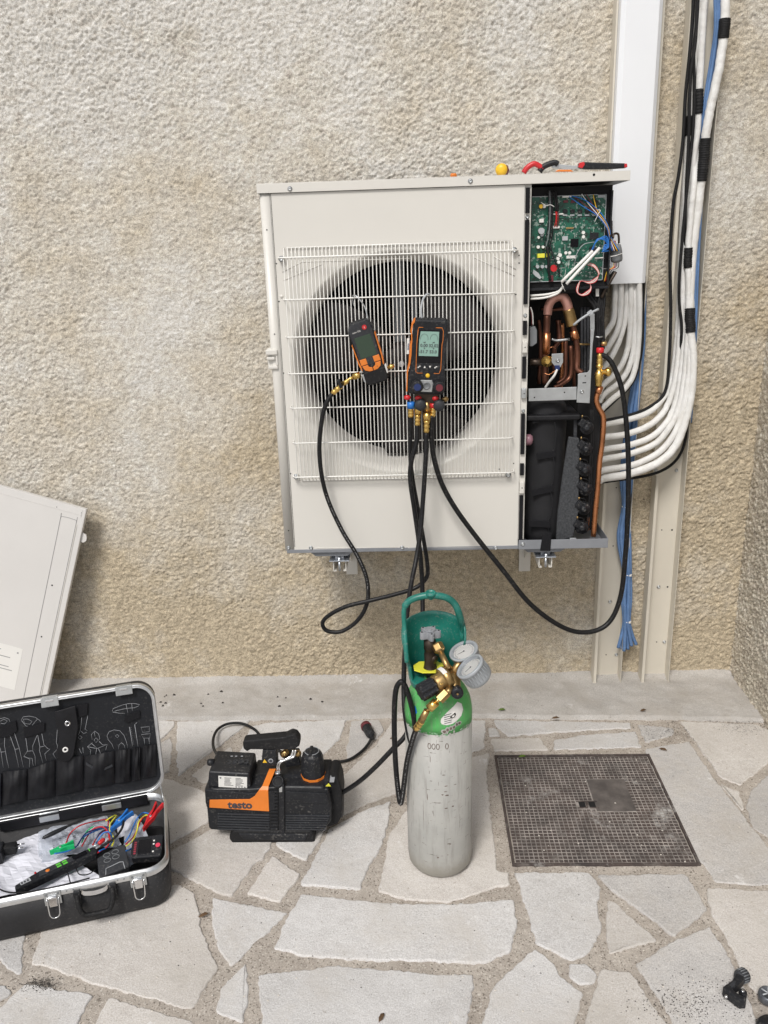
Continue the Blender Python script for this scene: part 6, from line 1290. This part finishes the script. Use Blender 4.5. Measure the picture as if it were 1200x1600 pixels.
for x, y, mt in ((905, 605, 'darkgrey'), (875, 955, 'white')):
    b = MB(); c = LPt(x / 8.571, 1060 + y / 8.571, -.0015); nn = LT.to_3x3() @ Vector((0, -1, 0)); b.lathe(c - nn * .0005, nn, [(.0075, 0), (.0075, .0012), (.004, .0014), (.0035, 0)], 18, cap=False); ey = b.obj('eyelet', M['chrome'] if mt == 'darkgrey' else M['white'], stp)
    b = MB(); b.cyl(c - nn * .0008, c - nn * .0002, .0042, n=12); b.obj('eyelet_hole', M['dark'], stp)
random.seed(12)
for x0, x1, ya, yb2, yc2, yd in ((-80, 15, 640, 640, 880, 860), (15, 185, 625, 610, 850, 815), (185, 372, 610, 545, 812, 790), (378, 562, 545, 515, 785, 745), (568, 770, 520, 485, 735, 705), (770, 880, 485, 470, 702, 690), (887, 943, 470, 460, 688, 675), (950, 1050, 452, 440, 672, 650)):
    b = MB(); V = []; F = []; nu, nv = 12, 10
    for j in range(nv + 1):
        for i in range(nu + 1):
            u, v = i / nu, j / nv; x = x0 + (x1 - x0) * u; yt = ya + (yb2 - ya) * u; yb_2 = yc2 + (yd - yc2) * u
            y = yt + (yb_2 - yt) * v + (math.sin(u * 25) * 3 if j == 0 else 0)
            bulge = (math.sin(math.pi * u) ** .6) * (.35 + .65 * math.sin(math.pi * min(1, v * .75 + .1))) * .013 + .0022 * math.sin(u * 22 + v * 2) * (1 - v) ** .6 + .0022 * math.sin(v * 8 + x0 + u * 5) * math.sin(math.pi * u)
            V.append(LPt(x / 4.286, 1060 + y / 4.286, .0125 - max(.0002, bulge)))
    for j in range(nv):
        for i in range(nu): F.append((j * (nu + 1) + i, j * (nu + 1) + i + 1, (j + 1) * (nu + 1) + i + 1, (j + 1) * (nu + 1) + i))
    b.add(V, F, True); b.obj('pocket', M['fab'], inner)
lidpoly([(575, 560), (640, 600), (690, 605), (750, 575), (755, 590), (690, 618), (630, 612), (575, 578)], 0, 1060, 4.286, .0015, .001, 'pocket_flap_edge', 'darkgrey', 0)
# hinge strip, hinges, stays
b = MB(CT); b.box((-CWd + .05, CD - .012, CH - .03), (-.05, CD + .004, CH - .001)); b.obj('hinge_strip', M['fab'], tc_, bevel=.002)
for x0 in (-.17, -.33): b = MB(CT); b.box((x0, CD - .0155, CH - .022), (x0 + .05, CD - .012, CH - .006)); b.cyl((x0, CD - .008, CH + .0), (x0 + .05, CD - .008, CH + .0), .003); b.obj('hinge', M['steel'], tc_, bevel=.0006)
b = MB(); b.tube([CT @ Vector((-.006, CD - .045, CH - .004)), LT @ Vector((-.012, -.002, .018))], .0016, 6); b.obj('lid_stay', M['steel'], tc_)
# latches, handle
for xl in (-.072, -.267):
    b = MB(CT); b.box((xl - .019, -.0055, .082), (xl + .019, -.002, CH - .002)); lt = b.obj('latch', M['steel'], tc_, bevel=.0015)
    b = MB(CT); b.box((xl - .009, -.010, .080), (xl + .009, -.0055, .110)); b.cyl((xl - .010, -.0085, .106), (xl + .010, -.0085, .106), .004); b.obj('latch_lever', M['chrome'], lt, bevel=.001)
    b = MB(CT); P = [(xl - .013, -.0075, .102), (xl - .012, -.011, .075), (xl - .010, -.014, .058), (xl, -.015, .052), (xl + .010, -.014, .058), (xl + .012, -.011, .075), (xl + .013, -.0075, .102)]; b.tube(spline(P, 4), .0016, 6); b.obj('latch_hoop', M['chrome'], lt)
    for dx in (-.013, .013): b = MB(CT); b.cyl((xl + dx, -.0055, .113), (xl + dx, -.0068, .113), .0028, n=10); b.obj('rivet', M['mgrey'], lt)
for dx in (-.032, -.047): put = MB(CT); put.cyl((-.072 + dx, -.001, .111), (-.072 + dx, -.0028, .111), .0018, n=8); put.obj('rivet', M['mgrey'], tc_)
for dx in (.032, .047): put = MB(CT); put.cyl((-.267 + dx, -.001, .111), (-.267 + dx, -.0028, .111), .0018, n=8); put.obj('rivet', M['mgrey'], tc_)
b = MB(CT); P = spline([(-.132, -.008, .100), (-.134, -.020, .075), (-.142, -.026, .055), (-.155, -.027, .050), (-.190, -.027, .050), (-.203, -.026, .055), (-.211, -.020, .075), (-.213, -.008, .100)], 5); b.tube(P, .0062, 8); hn = b.obj('handle', M['blackm'], tc_)
for x in (-.132, -.213): b = MB(CT); b.box((x - .008, -.012, .06), (x + .008, -.001, .108)); b.obj('handle_mount', M['black'], hn, bevel=.002)
b = MB(CT); P = spline([(-.143, -.003, .103), (-.150, -.006, .098), (-.172, -.007, .095), (-.195, -.006, .098), (-.203, -.003, .103)], 4)
V = [];
for p in P: V += [p + Vector((0, -.001, .005)), p + Vector((0, -.004, -.005))]
b.add(V, [(2 * i, 2 * i + 1, 2 * i + 3, 2 * i + 2) for i in range(len(P) - 1)], True); b.obj('handle_plate', M['chrome'], tc_)
for xl in (-.075, -.265):
    b = MB(LT); b.box((xl - .024, -.003, LH - .022), (xl + .020, -.0005, LH + .004)); b.box((xl - .022, -.003, LH + .0015), (xl + .018, .014, LH + .004)); l2 = b.obj('lid_latch_plate', M['steel'], tc_, bevel=.0012)
    b = MB(LT); b.box((xl - .012, -.0045, LH - .008), (xl + .008, -.003, LH - .003)); b.obj('keeper', M['chrome'], l2, bevel=.0006)
# ------------------------------------------------------------------ contents of the case
Q = lambda px, py, z=.085: pZ(px, py, z)
def sheet_px(pts, z, mt, name, lab, cat, amp=.004, n=14):
    """crumpled sheet between four photo points"""
    a, b_, c, d = [Q(x, y, z) for x, y in pts]; m = MB(); V = []; F = []
    for j in range(n + 1):
        for i in range(n + 1):
            u, v = i / n, j / n; p = (a * (1 - u) + b_ * u) * (1 - v) + (d * (1 - u) + c * u) * v
            V.append(p + Vector((0, 0, vnp(p.x * 28 + z * 99, p.y * 28) * amp * 2 + vnp(p.x * 90, p.y * 70) * amp)))
    for j in range(n):
        for i in range(n): F.append((j * (n + 1) + i, j * (n + 1) + i + 1, (j + 1) * (n + 1) + i + 1, (j + 1) * (n + 1) + i))
    m.add(V, F, False); o = m.obj(name, M[mt]); tag(o, lab, cat); s = o.modifiers.new('s', 'SOLIDIFY'); s.thickness = .0008; return o
M['sheetw'] = mat('white_paper', (.74, .75, .82), .5, var=.05, vs=20); 
M['bag'] = mat('clear_plastic_bag', (.62, .66, .74), .15, alpha=.45)
sheet_px([(-40, 1345), (95, 1330), (160, 1372), (-45, 1412)], .062, 'sheetw', 'paper_sheet', 'large white crumpled sheet lying under the probe device in the case', 'paper', .005)
sheet_px([(10, 1318), (75, 1298), (120, 1330), (0, 1368)], .058, 'sheetw', 'paper_sheet', 'white folded leaflet beside the black plug adapter in the case', 'paper', .004)
sheet_px([(60, 1300), (165, 1272), (190, 1320), (60, 1345)], .068, 'bag', 'plastic_bag', 'clear crumpled plastic bag under the test leads', 'plastic bag', .009, 22)
sheet_px([(195, 1300), (212, 1270), (245, 1330), (190, 1362)], .060, 'bag', 'plastic_bag', 'clear plastic bag between black holder and black tester', 'plastic bag', .008, 18)
sheet_px([(180, 1275), (215, 1268), (215, 1300), (185, 1310)], .055, 'sheetw', 'paper_sheet', 'small white paper under the blue clip and blue red yellow leads', 'paper', .004)
b = MB(CT); b.box((-CWd + .02, .02, .012), (-.02, CD - .02, .016)); b.obj('case_floor', M['dark'], tc_)
# probe device
p0, p1 = Q(24, 1386, .098), Q(150, 1326, .098); dv = (p1 - p0).normalized(); sv_ = Vector((-dv.y, dv.x, 0)); Lg = (p1 - p0).length
DT = Matrix(((dv.x, sv_.x, 0, p0.x), (dv.y, sv_.y, 0, p0.y), (0, 0, 1, .098), (0, 0, 0, 1)))
pd_ = thing('probe_device', 'long black handheld probe with four green buttons lying across the case', 'tester', tuple(p0))
b = MB(DT); b.prism([(-.002, -.006), (.0, .008), (.045, .016), (.06, .018), (Lg * .70, .017), (Lg, .014), (Lg + .004, -.002), (Lg * .98, -.014), (.06, -.012), (.02, -.010)], (0, 0, -.022), (1, 0, 0), (0, 1, 0), (0, 0, .022)); b.obj('body', M['black'], pd_, bevel=.004)
b = MB(DT); b.prism([(.055, -.006), (.06, .014), (Lg * .72, .0135), (Lg * .72, -.006)], (0, 0, 0), (1, 0, 0), (0, 1, 0), (0, 0, .0015)); b.obj('face_plate', M['darkgrey'], pd_, bevel=.0005)
for i in range(2):
    for j in range(2): b = MB(DT); x = .105 + i * .015; y = -.002 + j * .009; b.box((x - .0055, y - .003, .0012), (x + .0055, y + .003, .0024)); b.obj('green_button', M['greenb'] if 'greenb' in M else M.setdefault('greenb', mat('bright_green_button', (.12, .55, .06), .4)), pd_, bevel=.0005)
b = MB(DT); b.box((.140, -.004, .0013), (.175, .011, .002)); b.obj('display', M['screen'], pd_)
b = MB(DT); b.box((.182, .0, .0013), (.184, .012, .0022)); b.obj('green_line', M['greenb'], pd_)
b = MB(DT); b.lathe((.078, .003, .001), (0, 0, 1), [(.0055, 0), (.005, .001), (.001, .0015)], 12); b.obj('orange_logo', M['orange'], pd_)
b = MB(DT); b.box((.012, -.004, .0002), (.036, .008, .0012)); pl_ = b.obj('silver_label', M['lgrey'], pd_)
for i in range(3): b = MB(DT); b.box((.014 + i * .007, -.002, .0012), (.018 + i * .007, .005, .0015)); b.obj('label_print', M['print'], pl_)
b = MB(DT); b.sphere((.052, .015, .001), .003, 8); b.obj('red_light', M['red'], pd_)
# black pen probe with looping cable
pp = thing('test_probe', 'black pointed test probe with its cable looping round the blue clip', 'probe', tuple(Q(80, 1305, .1)))
b = MB(); a_, c_ = Q(66, 1310, .098), Q(106, 1291, .104); b.lathe(a_, c_ - a_, [(.0015, 0), (.0045, .004), (.006, .02), (.0062, .035), (.0045, .06), (.003, (c_ - a_).length)], 12); b.obj('grip', M['black'], pp)
b = MB(); b.tube(spline([Q(104, 1292, .104), Q(130, 1280, .108), Q(155, 1273, .110), Q(180, 1271, .110), Q(191, 1278, .108), Q(192, 1290, .105), Q(184, 1304, .1), Q(170, 1316, .095), Q(152, 1326, .09)], 8), .0032, 8); b.obj('cable', M['blackm'], pp)
# leads
tl_ = thing('test_leads', 'tangle of red, blue, yellow and green test leads in the case', 'leads', tuple(Q(150, 1300, .08)))
for c_, spec in (('red', [(103, 1318), (110, 1302), (125, 1290), (150, 1283), (168, 1281), (168, 1296)]), ('red', [(128, 1322), (136, 1308), (145, 1296), (160, 1292), (170, 1302), (168, 1318)]), ('red', [(145, 1320), (152, 1308), (163, 1298), (171, 1306), (168, 1322), (150, 1334)]),
                ('blue', [(85, 1334), (105, 1330), (120, 1322), (130, 1308), (150, 1298), (165, 1294), (173, 1302)]), ('dblue', [(120, 1322), (133, 1303), (150, 1296), (168, 1292), (175, 1302)]), ('blue', [(150, 1318), (160, 1303), (170, 1300), (176, 1310), (170, 1322), (155, 1330)]), ('green', [(128, 1316), (135, 1300), (146, 1291)]), ('dblue', [(146, 1318), (156, 1302), (166, 1296)]),
                ('lemon', [(165, 1283), (175, 1276), (182, 1274), (172, 1288), (172, 1302)]), ('lemon', [(174, 1300), (178, 1312), (175, 1322)]), ('lgrey', [(150, 1326), (163, 1318), (172, 1308)]),
                ('blue', [(195, 1316), (203, 1304), (209, 1290), (215, 1278), (224, 1270), (236, 1272)]), ('red', [(197, 1319), (208, 1308), (216, 1292), (222, 1279), (232, 1275)]), ('lemon', [(196, 1323), (207, 1314), (214, 1298), (217, 1284), (227, 1274), (234, 1275)]), ('blue', [(196, 1330), (206, 1326)])):
    random.seed(len(spec) * 31 + int(spec[0][0])); P = [Q(x, y, .086 + random.uniform(-.008, .012)) for x, y in spec]
    b = MB(); b.tube(spline(P, 7), .0019, 6); b.obj('lead', M[c_], tl_)
b = MB(); b.lathe(Q(154, 1319, .1), Q(163, 1311, .104) - Q(154, 1319, .1), [(.004, 0), (.0055, .003), (.0055, .016), (.003, .019)], 10); b.obj('red_connector', M['red'], tl_)
b = MB(); b.cyl(Q(145, 1323, .098), Q(154, 1319, .1), .003, n=8); b.obj('clip_tip', M['steel'], tl_)
def clip(tip, tail, w_, mt, lab, z=.1, z2=.112):
    a, b_ = Q(*tip, z), Q(*tail, z2); d = (b_ - a); L_ = d.length; d.normalize(); s_ = Vector((-d.y, d.x, 0)).normalized(); u_ = s_.cross(d) * -1
    if u_.z < 0: u_ = -u_
    t = thing('crocodile_clip', lab, 'clip', tuple(a))
    for sg in (1, -1):
        b = MB(Matrix(((d.x, s_.x, u_.x, a.x), (d.y, s_.y, u_.y, a.y), (d.z, s_.z, u_.z, a.z), (0, 0, 0, 1))))
        pf = [(0, .002 * sg), (L_ * .25, w_ * .35 * sg), (L_ * .45, w_ * .7 * sg), (L_ * .7, w_ * .55 * sg), (L_, w_ * .95 * sg), (L_, w_ * .55 * sg), (L_ * .6, w_ * .12 * sg), (L_ * .3, 0.0004 * sg), (0, 0.0004 * sg)]
        b.prism(pf, (0, 0, -.006), (1, 0, 0), (0, 1, 0), (0, 0, .013)); b.obj('jaw', M[mt], t, bevel=.0015)
    b = MB(); c = a + d * L_ * .45; b.cyl(c - u_ * .008, c + u_ * .009, .003, n=8); b.obj('pivot', M['steel'], t)
    return t
clip((224, 1297), (250, 1256), .014, 'red', 'big red crocodile clip leaning against the right end of the case')
clip((173, 1298), (204, 1268), .013, 'blue', 'bright blue crocodile clip in the middle of the case')
clip((78, 1333), (116, 1319), .012, 'green', 'green crocodile clip above the white paper at the left', .092, .098)
# black tester with red button
ct2 = Q(230, 1322, .095); bt = thing('small_tester', 'square black tester with one red round button at the case right end', 'tester', tuple(ct2))
BT = Matrix.Translation(ct2) @ Matrix.Rotation(R(10), 4, 'Z') @ Matrix.Rotation(R(14), 4, 'X')
b = MB(BT); b.prism([(-.036, -.030), (-.040, -.018), (-.040, .022), (-.034, .032), (.036, .032), (.038, .028), (.038, -.028), (.034, -.034)], (0, 0, -.025), (1, 0, 0), (0, 1, 0), (0, 0, .025)); b.obj('body', M['black'], bt, bevel=.005, seg=3)
b = MB(BT); b.box((-.022, -.022, -.001), (.010, .020, .0012)); b.obj('display', M['screen'], bt, bevel=.001)
b = MB(BT); b.cyl((.027, -.002, 0), (.027, -.002, .003), .006, n=16); b.obj('red_button', mat('pink_red_button', (.65, .05, .10), .35), bt)
for y in (.014, .004, -.018): b = MB(BT); b.box((.014, y - .002, 0), (.018, y + .002, .0006)); b.obj('key_print', M['white'], bt)
b = MB(BT)
for i in range(6): b.box((-.033, -.020 + i * .0065, .0), (-.027, -.016 + i * .0065, .0006))
o = b.obj('maroon_print', mat('maroon_ink', (.30, .03, .05), .4), bt); o['kind'] = 'stuff'
# black holder with four rounded recesses
hc = Q(176, 1345, .088); ho = thing('plastic_holder', 'black moulded holder with four round recesses beside the front rim', 'holder', tuple(hc))
HT = Matrix.Translation(hc) @ Matrix.Rotation(R(24), 4, 'Z') @ Matrix.Rotation(R(12), 4, 'X')
b = MB(HT); b.prism([(-.036, -.040), (-.036, .022), (.018, .044), (.036, .040), (.038, -.030)], (0, 0, -.02), (1, 0, 0), (0, 1, 0), (0, 0, .02)); b.obj('body', M['darkgrey'], ho, bevel=.004)
for i in (0, 1):
    for j in (0, 1): b = MB(HT); x = -.012 + i * .021; y = .006 + j * .016 + i * .003; b.tube([(x + .0082 * math.cos(t), y + .0062 * math.sin(t), .0004) for t in [k * math.pi / 8 for k in range(16)]], .0009, 5, closed=True); b.obj('round_recess', M['mgrey'], ho)
b = MB(HT); b.tube([(x, y, .0004) for x, y in ((-.020, -.036), (-.018, -.018), (.016, -.010), (.024, -.012), (.026, -.034))], .0009, 5); b.obj('moulded_line', M['lgrey'], ho)
# plug adapter at the far left
pa = Q(4, 1322, .095); ad = thing('plug_adapter', 'black two pin power adapter at the left edge of the case', 'adapter', tuple(pa))
b = MB(Matrix.Translation(pa) @ Matrix.Rotation(R(14), 4, 'Z')); b.box((-.055, -.035, -.03), (.004, .012, .008)); b.obj('body', M['black'], ad, bevel=.005)
b = MB(Matrix.Translation(pa) @ Matrix.Rotation(R(14), 4, 'Z')); b.box((.003, -.014, -.022), (.034, .010, .002)); b.obj('plug_block', M['blackm'], ad, bevel=.003)
for y in (-.009, .006): b = MB(Matrix.Translation(pa) @ Matrix.Rotation(R(14), 4, 'Z')); b.cyl((.033, y, -.008), (.052, y, -.008), .0022, n=8); b.obj('pin', M['chrome'], ad)
b = MB(); b.tube(spline([Q(-20, 1372, .09), Q(5, 1392, .085), Q(40, 1394, .085), Q(75, 1388, .082), Q(110, 1380, .08), Q(140, 1372, .08)], 6), .0018, 6); tag(b.obj('thin_cable', M['blackm']), 'thin black cable along the front rim inside the case', 'cable')
b = MB(); b.tube(spline([Q(105, 1362, .08), Q(108, 1372, .085), Q(110, 1380, .085)], 4), .0016, 6); b.tube(spline([Q(118, 1354, .08), Q(124, 1366, .085), Q(138, 1366, .08), Q(150, 1358, .08)], 5), .0014, 6); tag(b.obj('thin_cable', M['blackm']), 'short curled black wire beside the probe device in the case', 'cable')

# ------------------------------------------------------------------ pipe cutter and neighbours at the bottom right
def gT(px, py, z, a): return Matrix.Translation(pZ(px, py, z)) @ Matrix.Rotation(R(a), 4, 'Z')
PT2 = gT(1147, 1552, .0, 0); pcu = thing('pipe_cutter', 'small black pipe cutter with ribbed knob on the pale paving stone', 'pipe cutter', tuple(pZ(1150, 1560, 0)))
def gpoly(pts, z): return [tuple(pZ(1080 + x / 10, 1480 + y / 10, z))[:2] for x, y in pts]
b = MB(); b.prism(gpoly([(490, 620), (560, 560), (690, 690), (860, 790), (870, 830), (770, 830), (640, 740)], .028), (0, 0, .004), (1, 0, 0), (0, 1, 0), (0, 0, .024)); b.obj('frame', M['black'], pcu, bevel=.003)
b = MB(); b.prism(gpoly([(500, 610), (640, 510), (700, 400), (780, 400), (840, 470), (760, 560), (640, 660), (580, 650)], .026), (0, 0, .002), (1, 0, 0), (0, 1, 0), (0, 0, .024)); b.obj('arm', M['black'], pcu, bevel=.003)
b = MB(); b.prism(gpoly([(490, 640), (530, 610), (780, 820), (790, 880), (740, 860)], .018), (0, 0, .001), (1, 0, 0), (0, 1, 0), (0, 0, .016)); b.obj('jaw_plate', M['blackm'], pcu, bevel=.002)
b = MB(); b.prism(gpoly([(740, 640), (820, 630), (880, 690), (870, 760), (800, 750)], .02), (0, 0, .002), (1, 0, 0), (0, 1, 0), (0, 0, .018)); b.obj('slider', M['black'], pcu, bevel=.003)
k0, k1 = pZ(1154, 1527, .014), pZ(1166, 1522.5, .014); b = MB(); b.lathe(k0, k1 - k0, [(.008, -.006), (.0135, 0), (.0145, .004), (.0145, (k1 - k0).length - .002), (.012, (k1 - k0).length + .001)], 24); kb = b.obj('knob', M['darkgrey'], pcu)
dd = (k1 - k0).normalized(); uu = dd.orthogonal().normalized(); ww = dd.cross(uu)
for k in range(16): t = k * math.pi / 8; q = k0 + (uu * math.cos(t) + ww * math.sin(t)) * .0146; b = MB(); b.tube([q + dd * .004, q + dd * ((k1 - k0).length - .002)], .001, 5); b.obj('knob_rib', M['mgrey'], kb)
for x, y in ((548, 758), (805, 675)): b = MB(); p = pZ(1080 + x / 10, 1480 + y / 10, .021); b.lathe(p - Vector((0, 0, .003)), (0, -.4, 1), [(.0035, 0), (.0035, .004), (.002, .0048)], 10); b.obj('rivet', M['chrome'], pcu)
b = MB(); b.prism(gpoly([(600, 580), (650, 520), (700, 520), (690, 580), (630, 630)], .0285), (0, 0, .0262), (1, 0, 0), (0, 1, 0), (0, 0, .0012)); b.obj('arm_recess', M['darkgrey'], pcu, bevel=.0005)
kg = pZ(1201, 1553, .018); kn2 = thing('star_knob', 'grey spoked knob cut by the right edge of the picture', 'knob', tuple(kg))
b = MB(); b.lathe(kg + Vector((0, 0, -.018)), (0, 0, 1), [(.016, 0), (.0195, .004), (.0205, .014), (.019, .020), (.016, .022), (.0145, .018), (.004, .016)], 20, cap=False); b.obj('rim', mat('dull_zinc_grey', (.16, .17, .19), .35, .6, var=.3, vs=40), kn2)
for k in range(6): t = k * math.pi / 3 + .3; b = MB(); b.tube([kg + Vector((0, 0, .002)), kg + Vector((.015 * math.cos(t), .015 * math.sin(t), .003))], .0016, 6); b.obj('spoke', M['lgrey'], kn2)
kt = pZ(1206, 1606, .02); b = MB(); b.lathe(kt + Vector((0, 0, -.02)), (0, 0, 1), [(.025, 0), (.029, .006), (.029, .02), (.024, .028), (.01, .03)], 24); tag(b.obj('round_knob', M['black']), 'round black knob at the bottom right corner of the picture', 'knob')
